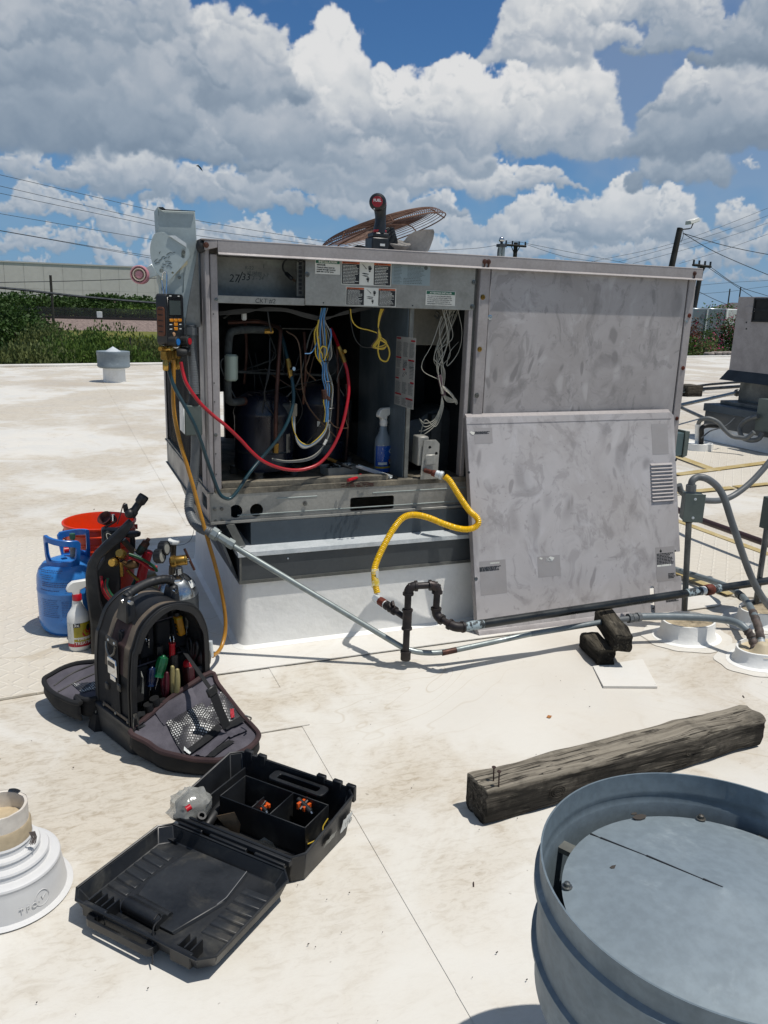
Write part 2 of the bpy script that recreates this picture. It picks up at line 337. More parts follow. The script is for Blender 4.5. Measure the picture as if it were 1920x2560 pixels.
# roof membrane, patches of brown silt and scuffs
def membrane(name, scuff=1.0, tread=False, base='#cfccc4'):
    mt = bpy.data.materials.new(name); mt.use_nodes = True; t = mt.node_tree; t.nodes.clear(); N = NT(t)
    tcd = N.n('ShaderNodeTexCoord'); o = tcd.outputs['Object']
    big = N.noise(o, .75, 4, .55, .4)
    mid = N.noise(N.vmath('ADD', o, (3, 8, 1)), 3.2, 6, .62, .8)
    scf = N.noise(N.n('ShaderNodeMapping', i_Vector=N.vmath('ADD', o, (1, 3, 0)), i_Rotation=(0, 0, .45), i_Scale=(1.0, 2.4, 1)).outputs[0], 21.0, 6, .68, 1.0)
    fn = N.noise(N.n('ShaderNodeMapping', i_Vector=o, i_Rotation=(0, 0, -.5), i_Scale=(1.0, 2.8, 1)).outputs[0], 75.0, 3, .6, .8)
    zone = N.math('MULTIPLY', N.rng(N.math('ADD', big, N.math('MULTIPLY', N.math('SUBTRACT', mid, .5), .55)), .38, .58), scuff)
    # the low corner near the vent has been washed clean
    zone = N.math('MULTIPLY', zone, N.rng(N.math('ADD', N.n('ShaderNodeSeparateXYZ', i_0=o).outputs[1], N.math('MULTIPLY', mid, .8)), 1.5, 2.1, .2, 1.0))
    col = N.mix(N.rng(mid, .35, .7, 0, .35), S(base), S('#c9c3b8'))
    col = N.mix(N.math('MULTIPLY', zone, .5), col, S('#b0a48f'))
    col = N.mix(N.math('MULTIPLY', N.rng(scf, .44, .72), N.math('MULTIPLY_ADD', zone, .72, .04)), col, S('#9a8d79'))
    col = N.mix(N.math('MULTIPLY', N.rng(fn, .52, .76), N.math('MULTIPLY_ADD', zone, .32, .04)), col, S('#8d8271'))
    # dried puddle rings
    pud = N.noise(N.vmath('ADD', o, (11, 2, 0)), .9, 3, .5, 1.0)
    ring = N.math('ABSOLUTE', N.math('SUBTRACT', N.math('FRACT', N.math('MULTIPLY', pud, 16.0)), .5))
    rg = N.math('MULTIPLY', N.rng(ring, .0, .05, .5, 0), N.rng(N.noise(o, .5, 2, .5), .5, .62))
    col = N.mix(rg, col, S('#aa9b82'))
    silt = N.noise(N.vmath('ADD', o, (2.2, 5, 0)), .33, 4, .6, .5)
    col = N.mix(N.rng(silt, .52, .70, 0, .6), col, S('#a89c8c'))
    spk = N.noise(o, 60.0, 1, .5)
    col = N.mix(N.rng(spk, .78, .80, 0, .45), col, S('#6b6154'))
    b = N.n('ShaderNodeBsdfPrincipled', i_Base_Color=col); b.inputs['Specular IOR Level'].default_value = .35
    N.put(b.inputs['Roughness'], N.rng(mid, .3, .7, .42, .68))
    h = N.math('ADD', N.math('MULTIPLY', scf, .25), N.math('MULTIPLY', N.noise(o, 1.6, 2, .4), 3.0))
    h = N.math('ADD', h, N.math('MULTIPLY', fn, .12))
    bd = .006
    if tread:
        # rows of short raised bars in a chevron field
        mp = N.n('ShaderNodeMapping', i_Vector=o, i_Rotation=(0, 0, .0)); sx = N.n('ShaderNodeSeparateXYZ', i_0=mp.outputs[0])
        u = N.math('MULTIPLY', sx.outputs[0], 22.0); vv = N.math('MULTIPLY', sx.outputs[1], 22.0)
        par = N.math('MODULO', N.math('ABSOLUTE', N.math('ADD', N.math('FLOOR', u), N.math('FLOOR', vv))), 2.0)
        fu = N.math('SUBTRACT', N.math('FRACT', u), .5); fv = N.math('SUBTRACT', N.math('FRACT', vv), .5)
        sg = N.math('MULTIPLY_ADD', par, 2.0, -1.0)
        dd = N.math('ABSOLUTE', N.math('ADD', fu, N.math('MULTIPLY', fv, sg)))
        bar = N.math('MULTIPLY', N.rng(dd, .08, .2, 1, 0), N.rng(N.math('ABSOLUTE', N.math('SUBTRACT', fu, N.math('MULTIPLY', fv, sg))), .55, .75, 1, 0))
        h = N.math('ADD', N.math('MULTIPLY', h, .3), N.math('MULTIPLY', bar, 1.2)); bd = .004
        N.put(b.inputs['Base Color'], N.mix(N.math('MULTIPLY', N.math('SUBTRACT', 1.0, bar), .22), col, S('#9b9284')))
    bp = N.n('ShaderNodeBump', i_Strength=(.55 if tread else .3), i_Distance=bd, i_Height=h); N.put(b.inputs['Normal'], bp)
    N.n('ShaderNodeOutputMaterial', i_Surface=b)
    return mt
roofm = membrane('white_roof_membrane')
roof_clean = membrane('clean_white_membrane', .25, base='#d3d1cb')
roof_tread = membrane('treaded_walkway_membrane', .9, True, '#d0cabd')
flash_m = mat('white_flashing_membrane', '#e6e6e2', .45, 0, '#d5d4ce', 5, .5, .03, 60, .5, 5, .016, dirt='#b3a58f', dv=2.5, dlo=.62, dhi=.8, spec=.35)
yel_strip = mat('yellow_border_strip', '#a8925a', .6, 0, '#b3a57e', 9, .7, .15, 90, dirt='#c9c0a5', dv=5)

def wood_mat(name, c1, c2, c3, ax=0, top=None, zt=.085):
    mt = bpy.data.materials.new(name); mt.use_nodes = True; t = mt.node_tree; t.nodes.clear(); N = NT(t)
    o = N.n('ShaderNodeTexCoord').outputs['Object']
    w = N.noise(o, 5.0, 3, .5, 0, 1)
    wo_ = N.vmath('ADD', o, N.vmath('SCALE', N.vmath('SUBTRACT', w, (.5, .5, .5)), .007))
    def st(l, a): v_ = [l, l, l]; v_[ax] = a; return N.n('ShaderNodeMapping', i_Vector=wo_, i_Scale=tuple(v_)).outputs[0]
    g1 = N.noise(st(60, 3.0), 1.0, 8, .7, .3); g2 = N.noise(st(38, 1.4), 1.0, 4, .55, .2); g3 = N.noise(st(160, 9), 1.0, 4, .6)
    big = N.noise(o, 9.0, 5, .65)
    col = N.mix(N.rng(g1, .38, .62), S(c1), S(c2)); col = N.mix(N.rng(big, .38, .62, 0, .8), col, S(c3))
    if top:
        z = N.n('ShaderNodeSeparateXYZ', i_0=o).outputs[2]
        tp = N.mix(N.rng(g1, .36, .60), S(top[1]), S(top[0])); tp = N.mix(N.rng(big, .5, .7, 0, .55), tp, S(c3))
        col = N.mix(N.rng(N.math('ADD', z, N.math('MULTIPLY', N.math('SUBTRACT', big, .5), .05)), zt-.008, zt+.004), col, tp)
    fl = N.math('MULTIPLY', N.rng(g3, .56, .66), N.rng(big, .40, .62, 1, .1)); col = N.mix(N.math('MULTIPLY', fl, .55), col, S('#8a8376'))
    crack = N.math('MAXIMUM', N.rng(g2, .35, .385, 1, 0), N.rng(N.math('ABSOLUTE', N.math('SUBTRACT', g2, .56)), .004, .014, 1, 0))
    col = N.mix(N.math('MULTIPLY', crack, .7), col, S('#14120f'))
    b = N.n('ShaderNodeBsdfPrincipled', i_Base_Color=col, i_Roughness=.88); b.inputs['Specular IOR Level'].default_value = .2
    h = N.math('SUBTRACT', N.math('ADD', N.math('MULTIPLY', g1, .6), N.math('MULTIPLY', g3, .25)), crack)
    N.put(b.inputs['Normal'], N.n('ShaderNodeBump', i_Strength=1.0, i_Distance=.006, i_Height=h))
    N.n('ShaderNodeOutputMaterial', i_Surface=b)
    return mt
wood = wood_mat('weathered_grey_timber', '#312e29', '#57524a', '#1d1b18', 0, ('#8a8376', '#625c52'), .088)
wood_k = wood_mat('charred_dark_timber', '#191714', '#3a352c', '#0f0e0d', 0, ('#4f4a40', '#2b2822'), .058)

# ------------------------------------------------------------------ mesh builder
def rot_to(d):
    return Vector(d).normalized().to_track_quat('Z', 'Y').to_matrix()
def spline(pts, n=8, closed=False):
    pts = [Vector(p) for p in pts]; out = []; k = len(pts)
    if k < 3: return pts
    rngk = range(k if closed else k-1)
    for i in rngk:
        p1, p2 = pts[i], pts[(i+1) % k]
        p0 = pts[i-1] if (i > 0 or closed) else p1*2-p2
        p3 = pts[(i+2) % k] if (i+2 < k or closed) else p2*2-p1
        for j in range(n):
            t = j/n
            out.append(.5*((2*p1)+(-p0+p2)*t+(2*p0-5*p1+4*p2-p3)*t*t+(-p0+3*p1-3*p2+p3)*t**3))
    if not closed: out.append(pts[-1])
    return out
class MB:
    def __init__(s): s.v = []; s.f = []
    def add(s, vs, fs):
        o = len(s.v); s.v += [Vector(a) for a in vs]; s.f += [tuple(i+o for i in f) for f in fs]; return s
    def box(s, x0, x1, y0, y1, z0, z1):
        return s.add([(x0, y0, z0), (x1, y0, z0), (x1, y1, z0), (x0, y1, z0), (x0, y0, z1), (x1, y0, z1), (x1, y1, z1), (x0, y1, z1)],
                     [(0, 3, 2, 1), (4, 5, 6, 7), (0, 1, 5, 4), (1, 2, 6, 5), (2, 3, 7, 6), (3, 0, 4, 7)])
    def obox(s, c, ax, ay, az):
        """box from a centre and three half-axis vectors"""
        c, ax, ay, az = map(Vector, (c, ax, ay, az)); q = []
        for k in (-1, 1):
            for i, j in ((-1, -1), (1, -1), (1, 1), (-1, 1)): q.append(c+ax*i+ay*j+az*k)
        return s.add(q, [(0, 3, 2, 1), (4, 5, 6, 7), (0, 1, 5, 4), (1, 2, 6, 5), (2, 3, 7, 6), (3, 0, 4, 7)])
    def hexa(s, b, t):
        q = list(b)+list(t); n = len(b)
        return s.add(q, [tuple(range(n-1, -1, -1)), tuple(range(n, 2*n))]+[(i, (i+1) % n, n+(i+1) % n, n+i) for i in range(n)])
    def tube(s, pts, r, seg=10, cap=True, rf=None, closed=False):
        pts = [Vector(p) for p in pts]; n = len(pts); rings = []
        up = None; L = 0
        for i, p in enumerate(pts):
            a = pts[i-1] if (i > 0 or closed) else p; b = pts[(i+1) % n] if (i < n-1 or closed) else p
            t = (b-a); t = t.normalized() if t.length > 1e-9 else Vector((0, 0, 1))
            if up is None: up = t.orthogonal().normalized()
            else:
                up = up-t*up.dot(t); up = up.normalized() if up.length > 1e-6 else t.orthogonal().normalized()
            bi = t.cross(up)
            if i: L += (p-pts[i-1]).length
            rr = rf(L, i/(max(1, n-1))) if rf else r
            rings.append([p+up*cos(2*pi*k/seg)*rr+bi*sin(2*pi*k/seg)*rr for k in range(seg)])
        vs = [q for R_ in rings for q in R_]; fs = []
        for i in range(n if closed else n-1):
            j = (i+1) % n
            for k in range(seg): fs.append((i*seg+k, i*seg+(k+1) % seg, j*seg+(k+1) % seg, j*seg+k))
        if cap and not closed: fs += [tuple(range(seg-1, -1, -1)), tuple(range((n-1)*seg, n*seg))]
        return s.add(vs, fs)
    def lathe(s, prof, c=(0, 0, 0), seg=32, axis=(0, 0, 1), ang=2*pi, a0=0.0):
        R_ = rot_to(axis); c = Vector(c); vs = []; fs = []; full = abs(ang-2*pi) < 1e-6; m = seg if full else seg+1
        for (r, z) in prof:
            for k in range(m):
                a = a0+ang*k/seg; vs.append(c+R_ @ Vector((r*cos(a), r*sin(a), z)))
        for i in range(len(prof)-1):
            for k in range(seg):
                k2 = (k+1) % m
                fs.append((i*m+k, i*m+k2, (i+1)*m+k2, (i+1)*m+k))
        if full:
            if prof[0][0] > 1e-6: fs.append(tuple(range(m-1, -1, -1)))
            if prof[-1][0] > 1e-6: fs.append(tuple(range((len(prof)-1)*m, len(prof)*m)))
        return s.add(vs, fs)
    def cyl(s, a, b, r, seg=16, r2=None):
        a, b = Vector(a), Vector(b); r2 = r if r2 is None else r2
        return s.lathe([(r, 0), (r2, (b-a).length)], a, seg, b-a)
    def sphere(s, c, r, seg=16, sc=(1, 1, 1)):
        n = seg//2; o = len(s.v)
        s.lathe([(max(1e-7, r*sin(pi*i/n)), -r*cos(pi*i/n)) for i in range(n+1)], (0, 0, 0), seg)
        for i in range(o, len(s.v)): s.v[i] = Vector(c)+Vector((s.v[i].x*sc[0], s.v[i].y*sc[1], s.v[i].z*sc[2]))
        return s
    def prism(s, poly, org, ux, uy, th, holes=()):
        """flat polygon (with holes) in the plane org,ux,uy pushed th along ux x uy"""
        org, ux, uy = Vector(org), Vector(ux), Vector(uy); nn = ux.cross(uy).normalized()*th
        loops = [[Vector((a[0], a[1], 0)) for a in poly]]+[[Vector((a[0], a[1], 0)) for a in h] for h in holes]
        flat = [p for l in loops for p in l]; tri = tessellate_polygon(loops); N_ = len(flat)
        vs = [org+ux*p.x+uy*p.y for p in flat]; vs += [p+nn for p in vs]
        fs = []
        for t in tri:
            a, b, c = flat[t[0]], flat[t[1]], flat[t[2]]
            t = tuple(t) if (b-a).cross(c-a).z > 0 else tuple(reversed(t))
            fs.append(tuple(reversed(t))); fs.append(tuple(i+N_ for i in t))
        o = 0
        for l in loops:
            n = len(l)
            for i in range(n): fs.append((o+i, o+(i+1) % n, o+(i+1) % n+N_, o+i+N_))
            o += n
        return s.add(vs, fs)
    def grid(s, fn, nu, nv, wrapu=False):
        vs = [fn(i/(nu if wrapu else nu-1), j/(nv-1)) for j in range(nv) for i in range(nu)]; fs = []
        for j in range(nv-1):
            for i in range(nu if wrapu else nu-1):
                i2 = (i+1) % nu; fs.append((j*nu+i, j*nu+i2, (j+1)*nu+i2, (j+1)*nu+i))
        return s.add(vs, fs)
    def mesh(s, name, ang=38):
        me = bpy.data.meshes.new(name); me.from_pydata([tuple(a) for a in s.v], [], s.f)
        bm = bmesh.new(); bm.from_mesh(me)
        bmesh.ops.recalc_face_normals(bm, faces=bm.faces)
        lim = radians(ang)
        for f in bm.faces: f.smooth = True
        for e_ in bm.edges:
            e_.smooth = len(e_.link_faces) == 2 and e_.calc_face_angle(0) < lim
        bm.to_mesh(me); bm.free(); return me
def circ(cx, cy, r, n=20, a0=0): return [(cx+r*cos(2*pi*i/n+a0), cy+r*sin(2*pi*i/n+a0)) for i in range(n)]
def rrect(x0, x1, y0, y1, r, n=4):
    out = []
    for cx, cy, a in ((x1-r, y1-r, 0), (x0+r, y1-r, pi/2), (x0+r, y0+r, pi), (x1-r, y0+r, 1.5*pi)):
        for i in range(n+1): out.append((cx+r*cos(a+pi/2*i/n), cy+r*sin(a+pi/2*i/n)))
    return out
WM = {}
def thing(name, label, cat, loc, rz=0, group=None, mtx=None):
    o = bpy.data.objects.new(name, None); COL.objects.link(o); o.empty_display_size = .05
    M_ = mtx if mtx is not None else Matrix.Translation(Vector(loc)) @ Matrix.Rotation(rz, 4, 'Z')
    o.matrix_world = M_; WM[o.name] = M_.copy()
    o['label'] = label; o['category'] = cat
    if group: o['group'] = group
    return o
def obj(name, mb, m_, parent=None, world=True, bev=0, seg=1, label=None, ang=38, kind=None, sub=0):
    """link one mesh object; world=True means the shape was drawn in world space"""
    me = mb.mesh(name, ang) if isinstance(mb, MB) else mb
    if m_ is not None: me.materials.clear(); me.materials.append(m_)
    o = bpy.data.objects.new(name, me); COL.objects.link(o)
    if parent is not None:
        PM = WM[parent.name]
        if world: me.transform(PM.inverted())
        o.parent = parent; WM[o.name] = PM.copy()
    else: WM[o.name] = Matrix.Identity(4)
    if bev:
        b = o.modifiers.new('bevel', 'BEVEL'); b.width = bev; b.segments = seg; b.limit_method = 'ANGLE'; b.angle_limit = radians(40)
        b.harden_normals = False
    if sub:
        b = o.modifiers.new('subd', 'SUBSURF'); b.levels = sub; b.render_levels = sub
    if label: o['label'] = label
    if kind: o['kind'] = kind
    return o
def struct(name, mb, m_, **k):
    return obj(name, mb, m_, None, kind='structure', **k)
def solo(name, mb, m_, label, cat, group=None, **k):
    """a thing that is a single mesh, its origin moved to the middle of its foot"""
    xs = [v_.x for v_ in mb.v]; ys = [v_.y for v_ in mb.v]; zs = [v_.z for v_ in mb.v]
    c = Vector(((min(xs)+max(xs))/2, (min(ys)+max(ys))/2, min(zs)))
    me = mb.mesh(name, k.pop('ang', 38)); me.transform(Matrix.Translation(-c))
    o = obj(name, me, m_, None, **k); o.location = c; WM[o.name] = Matrix.Translation(c)
    o['label'] = label; o['category'] = cat
    if group: o['group'] = group
    return o
def clone(src, loc, label=None, rz=None):
    def cp(o, par):
        c = o.copy(); COL.objects.link(c)
        if par is not None: c.parent = par
        for ch in list(o.children): cp(ch, c)
        return c
    r = cp(src, None); r.location = loc
    if rz is not None: r.rotation_euler.z = rz
    if label: r['label'] = label
    return r
_fc = {}
def text(name, s, org, right, up, size, m_, parent, align='LEFT', bold=0, shear=0, th=.0):
    """flat printed lettering at org, as a mesh"""
    cu = bpy.data.curves.new('t', 'FONT'); cu.body = s; cu.size = size; cu.align_x = align; cu.offset = bold; cu.shear = shear; cu.resolution_u = 2
    cu.extrude = th
    ob = bpy.data.objects.new('t', cu); COL.objects.link(ob)
    dg = bpy.context.evaluated_depsgraph_get(); me = bpy.data.meshes.new_from_object(ob.evaluated_get(dg))
    bpy.data.objects.remove(ob); bpy.data.curves.remove(cu)
    right = Vector(right).normalized(); up = Vector(up).normalized(); n = right.cross(up).normalized(); up = n.cross(right)
    M_ = Matrix((right, up, n)).transposed().to_4x4(); M_.translation = Vector(org)
    me.transform(M_); me.name = name
    return obj(name, me, m_, parent)
def lines(mb, org, right, up, w, h, n, rnd, fill=.55, word=.08):
    """rows of tiny word marks for print too small to read"""
    right = Vector(right).normalized(); up = Vector(up).normalized(); org = Vector(org)
    for i in range(n):
        y = h*(1-(i+.75)/n); x = 0; lh = h/n*fill; end = w*rnd.uniform(.7, 1)
        while x < end:
            ww = w*word*rnd.uniform(.4, 1.7); ww = min(ww, end-x)
            if ww < w*.01: break
            a = org+right*x+up*y; mb.add([a, a+right*ww, a+right*ww+up*lh, a+up*lh], [(0, 1, 2, 3)]); x += ww+w*.018
def plate(org, right, up, w, h, th=.0006, r=0):
    right = Vector(right).normalized(); up = Vector(up).normalized()
    return MB().prism(rrect(0, w, 0, h, r, 2) if r else [(0, 0), (w, 0), (w, h), (0, h)], org, right, up, th)
X_, Y_, Z_ = Vector((1, 0, 0)), Vector((0, 1, 0)), Vector((0, 0, 1))
# ================================================================== SETTING
def edge_y(x): return 15.66+.235*x
ZR = -5.2
struct('roof', MB().prism([(-26, -6), (40, -6), (40, edge_y(40)), (-26, edge_y(-26))], (0, 0, -.6), X_, Y_, .6), roofm)
mb = MB(); mb.prism([(-25.9, -5.9), (39.9, -5.9), (39.9, edge_y(39.9)-.1), (-25.9, edge_y(-25.9)-.1)], (0, 0, ZR), X_, Y_, -ZR-.6)
struct('building_wall', mb, gal_box)
d = Vector((1, .235, 0)).normalized(); nrm = Vector((-.235, 1, 0)).normalized()
mb = MB(); c = Vector((7, edge_y(7)-.06, .02)); mb.obox(c, d*33, nrm*.07, Z_*.022)
struct('roof_edge', mb, roof_clean, bev=.01)
# lap joints of the membrane sheets: a thin step, seen as a fine line
rj = random.Random(3)
mb = MB()
for x in (-5.4, -2.4, .605, 3.6, 6.7, 9.8):
    for k in range(40):
        y0 = -5+k*.55
        if y0 > edge_y(x)-.6: break
        if abs(x-.605) < .01 and 2.5 < y0 < 3.9: continue
        w = .006+rj.uniform(-.001, .0015)
        mb.hexa([(x-w, y0, .001), (x+.05, y0, .001), (x+.05, y0+.551, .001), (x-w, y0+.551, .001)], [(x-w, y0, .0018), (x+.05, y0, .0012), (x+.05, y0+.551, .0012), (x-w, y0+.551, .0018)])
struct('membrane_seam', mb, roofm)
mb = MB(); mb.prism(rrect(.30, 2.62, 2.46, 4.0, .08, 5), (0, 0, .0045), X_, Y_, .0035)
struct('flashing_skirt', mb, roof_clean)
mb = MB(); mb.prism([(.30, 2.05), (.62, 2.05), (.62, 2.30), (.30, 2.34)], (0, 0, .0022), X_, Y_, .003)
struct('membrane_patch', mb, roofm)
def pad(pts, label, yel, z=.0085, strips=()):
    q = [P(*p) for p in pts]; cx_ = sum(p.x for p in q)/len(q); cy_ = sum(p.y for p in q)/len(q)
    t = thing('walkway_pad', label, 'walkway pad', (cx_, cy_, 0), group='treaded walkway pads')
    a = sum(q[i].x*q[(i+1) % len(q)].y-q[(i+1) % len(q)].x*q[i].y for i in range(len(q)))
    if a < 0: q.reverse()
    obj('tread_sheet', MB().prism([(p.x, p.y) for p in q], (0, 0, .002), X_, Y_, z-.002), roof_tread, t)
    for si_, (a, b, w) in enumerate(strips):
        a, b = P(*a), P(*b); dd = (b-a).normalized(); nn = Vector((-dd.y, dd.x, 0))
        obj('border_strip', MB().prism([(p.x, p.y) for p in (a-nn*w, b-nn*w, b+nn*w, a+nn*w)], (0, 0, z+.001+.0012*si_), X_, Y_, .003), yel_strip, t)
    return t
pad([(1640, 1125), (1748, 1106), (1925, 1140), (1925, 1158), (1775, 1180)], 'farthest treaded pad before the second unit, between two yellow strips', 1, strips=[((1650, 1128), (1790, 1180), .045), ((1690, 1190), (1925, 1158), .04)])
pad([(1660, 1198), (1925, 1163), (1925, 1212), (1825, 1222), (1690, 1240)], 'middle treaded pad with fresh white tread rows on its far side', 1, strips=[((1690, 1236), (1832, 1222), .035), ((1838, 1221), (1925, 1212), .03)])
pad([(1640, 1285), (1925, 1390), (1925, 1500), (1835, 1494), (1640, 1425)], 'nearest treaded pad behind the leaning panel with yellow borders', 1, strips=[((1650, 1290), (1925, 1392), .025), ((1640, 1418), (1826, 1492), .022)])
pad([(-60, 1352), (60, 1346), (330, 1338), (300, 1700), (120, 1733), (-120, 1772)], 'treaded pad at the left under the blue tank and the bucket', 0)

# ------------------------------------------------------------------ ground beyond the roof
grassm = mat('dry_green_grass', '#53602c', .95, 0, '#6d6a3a', .05, .9, .25, .8, dirt='#7c7150', dv=.03, dlo=.5, dhi=.7, spec=.1)
struct('ground', MB().prism([(-900, -400), (1500, -400), (1500, 1800), (-900, 1800)], (0, 0, ZR-.3), X_, Y_, .3), grassm)
ballast = mat('pinkish_ballast_gravel', '#8a7b74', .95, 0, '#6c605c', 2.0, .9, .35, 9, .6, 6, .12, spec=.1)
yb = P(300, 828, z=ZR).y; zt = P(300, 800, y=yb+9).z
mb = MB(); mb.hexa([(-220, yb, ZR-.2), (60, yb, ZR-.2), (60, yb+40, ZR-.2), (-220, yb+40, ZR-.2)], [(-220, yb+7, zt), (60, yb+7, zt), (60, yb+34, zt), (-220, yb+34, zt)])
struct('ballast_bed', mb, ballast)
railm = mat('dark_rail_steel', '#2a2422', .6, .3); fence_m = mat('dark_fence_wire', '#25282a', .7, .2)
for k, yy in enumerate((yb+9, yb+11, yb+17, yb+19)):
    t = solo('rail', MB().box(-215, 58, yy, yy+.35, zt, zt+.35), railm, ['nearest rail of the railway beyond the roof edge', 'second rail of the railway beyond the roof edge', 'third rail of the railway beyond the roof edge', 'farthest rail of the railway beyond the roof edge'][k], 'rail', 'rails on the ballast bed')
t = thing('wire_fence', 'long dark wire fence running behind the railway tracks', 'fence', (-60, yb+30, zt))
for k in range(46): obj('fence_post', MB().cyl((-205+k*5.6, yb+30, zt), (-205+k*5.6, yb+30, zt+2.3), .08, 6), fence_m, t)
meshm = mat('chain_link_haze', '#3a3f3c', .8, .2, alpha=.4)
obj('wire_mesh', MB().box(-208, 56, yb+29.97, yb+30.03, zt+.1, zt+2.1), meshm, t)
a = P(249, 792, y=yb+14)
solo('signal_box', MB().box(a.x-.55, a.x+.55, yb+13.6, yb+14.4, a.z-.9, a.z+1.1), gal_box, 'small white box standing beside the railway tracks', 'signal box', bev=.05)

# warehouse
yw = 330.0
whm = mat('pale_grey_warehouse_wall', '#cbc8c2', .85, 0, '#c0bdb8', .05, .5, .05, .6); whj = mat('warehouse_joint', '#b3b0ab', .9)
tl, tr = P(-200, 652, y=yw), P(640, 692, y=yw)
t = thing('warehouse', 'long pale grey flat-roofed warehouse behind the trees and railway', 'warehouse', ((tl.x+tr.x)/2, yw, ZR))
topz = P(0, 655, y=yw).z; topr = P(380, 671, y=yw).z
x0, x1 = tl.x, tr.x; zl = topz+(topz-topr)/(P(380, 671, y=yw).x-P(0, 655, y=yw).x)*(P(0, 655, y=yw).x-x0); zr_ = topr-(topz-topr)/(P(380, 671, y=yw).x-P(0, 655, y=yw).x)*(x1-P(380, 671, y=yw).x)
npan = 18
for i in range(npan):
    a, b = x0+(x1-x0)*i/npan, x0+(x1-x0)*(i+1)/npan
    za, zb_ = zl+(zr_-zl)*i/npan, zl+(zr_-zl)*(i+1)/npan
    for j in range(2):
        lo_ = (ZR, ZR) if j == 0 else ((ZR+za)*.5+.06, (ZR+zb_)*.5+.06); hi_ = ((ZR+za)*.5, (ZR+zb_)*.5) if j == 0 else (za, zb_)
        obj('wall_panel', MB().hexa([(a+.05, yw, lo_[0]), (b-.05, yw, lo_[1]), (b-.05, yw+1, lo_[1]), (a+.05, yw+1, lo_[0])], [(a+.05, yw, hi_[0]), (b-.05, yw, hi_[1]), (b-.05, yw+1, hi_[1]), (a+.05, yw+1, hi_[0])]), whm, t)
obj('wall_core', MB().hexa([(x0, yw+.15, ZR), (x1, yw+.15, ZR), (x1, yw+60, ZR), (x0, yw+60, ZR)], [(x0, yw+.15, zl-.1), (x1, yw+.15, zr_-.1), (x1, yw+60, zr_-.1), (x0, yw+60, zl-.1)]), whj, t)
obj('parapet_cap', MB().hexa([(x0, yw-.2, zl), (x1, yw-.2, zr_), (x1, yw+1.2, zr_), (x0, yw+1.2, zl)], [(x0, yw-.2, zl+.5), (x1, yw-.2, zr_+.5), (x1, yw+1.2, zr_+.5), (x0, yw+1.2, zl+.5)]), mat('pale_cap', '#c4c2be', .7), t)

# ------------------------------------------------------------------ vegetation
def leafmat(name, a, b, rough=.6):
    mt = bpy.data.materials.new(name); mt.use_nodes = True; t = mt.node_tree; t.nodes.clear(); N = NT(t)
    o = N.n('ShaderNodeTexCoord').outputs['Object']; g = N.n('ShaderNodeNewGeometry')
    c = N.mix(N.rng(N.noise(o, .9, 4, .6), .35, .65), S(a), S(b))
    c = N.mix(N.math('MULTIPLY', g.outputs['Random Per Island'], .42), c, S('#22310f'))
    b_ = N.n('ShaderNodeBsdfPrincipled', i_Base_Color=c, i_Roughness=rough); b_.inputs['Specular IOR Level'].default_value = .2
    tr = N.n('ShaderNodeBsdfTranslucent', i_Color=c); mx = N.n('ShaderNodeMixShader', i_0=.25)
    N.put(mx.inputs[1], b_); N.put(mx.inputs[2], tr); N.n('ShaderNodeOutputMaterial', i_Surface=mx); return mt
leaf_d = leafmat('dark_green_leaves', '#304620', '#405a28'); leaf_m = leafmat('mid_green_leaves', '#4c6530', '#67803a'); leaf_o = leafmat('olive_grey_leaves', '#5c6840', '#79814e')
leaf_y = leafmat('yellow_green_leaves', '#7d8a24', '#94992f'); leaf_g = leafmat('grass_blades', '#4d5c26', '#6c7236'); flower = leafmat('magenta_blossom', '#a8265c', '#c4477a'); leaf_r = leafmat('reddish_green_leaves', '#55402c', '#6b3a34')
barkm = mat('brown_bark', '#4a3e32', .9, 0, '#352c24', 6, .8, .2, 30)
def leaves(rnd, c, R, n, ls, clumps=9, up=0, upright=0):
    mb = MB(); c = Vector(c); cl_ = []
    for i in range(clumps):
        while 1:
            p = Vector((rnd.uniform(-1, 1), rnd.uniform(-1, 1), rnd.uniform(-1, 1)))
            if p.length < 1: break
        cl_.append((Vector((p.x*R[0]*.72, p.y*R[1]*.72, p.z*R[2]*.72)), rnd.uniform(.26, .5)))
    for i in range(n):
        cc, r = cl_[rnd.randrange(clumps)]
        dn = Vector((rnd.gauss(0, 1), rnd.gauss(0, 1), rnd.gauss(0, 1))).normalized()*(rnd.random()**.35)
        p = c+cc+Vector((dn.x*R[0]*r, dn.y*R[1]*r, dn.z*R[2]*r*(1+up)))
        a = Vector((rnd.gauss(0, 1), rnd.gauss(0, 1), rnd.gauss(0, .6))).normalized()
        if upright: a = Vector((rnd.gauss(0, .28), rnd.gauss(0, .28), 1)).normalized()
        b = a.orthogonal().normalized(); b.rotate(Matrix.Rotation(rnd.uniform(0, 6.28), 3, a))
        l = ls*rnd.uniform(.6, 1.5)*(2.2 if upright else 1); w = ls*rnd.uniform(.35, .7)
        mb.add([p, p+a*l*.5+b*w, p+a*l, p+a*l*.5-b*w], [(0, 1, 2, 3)])
    return mb
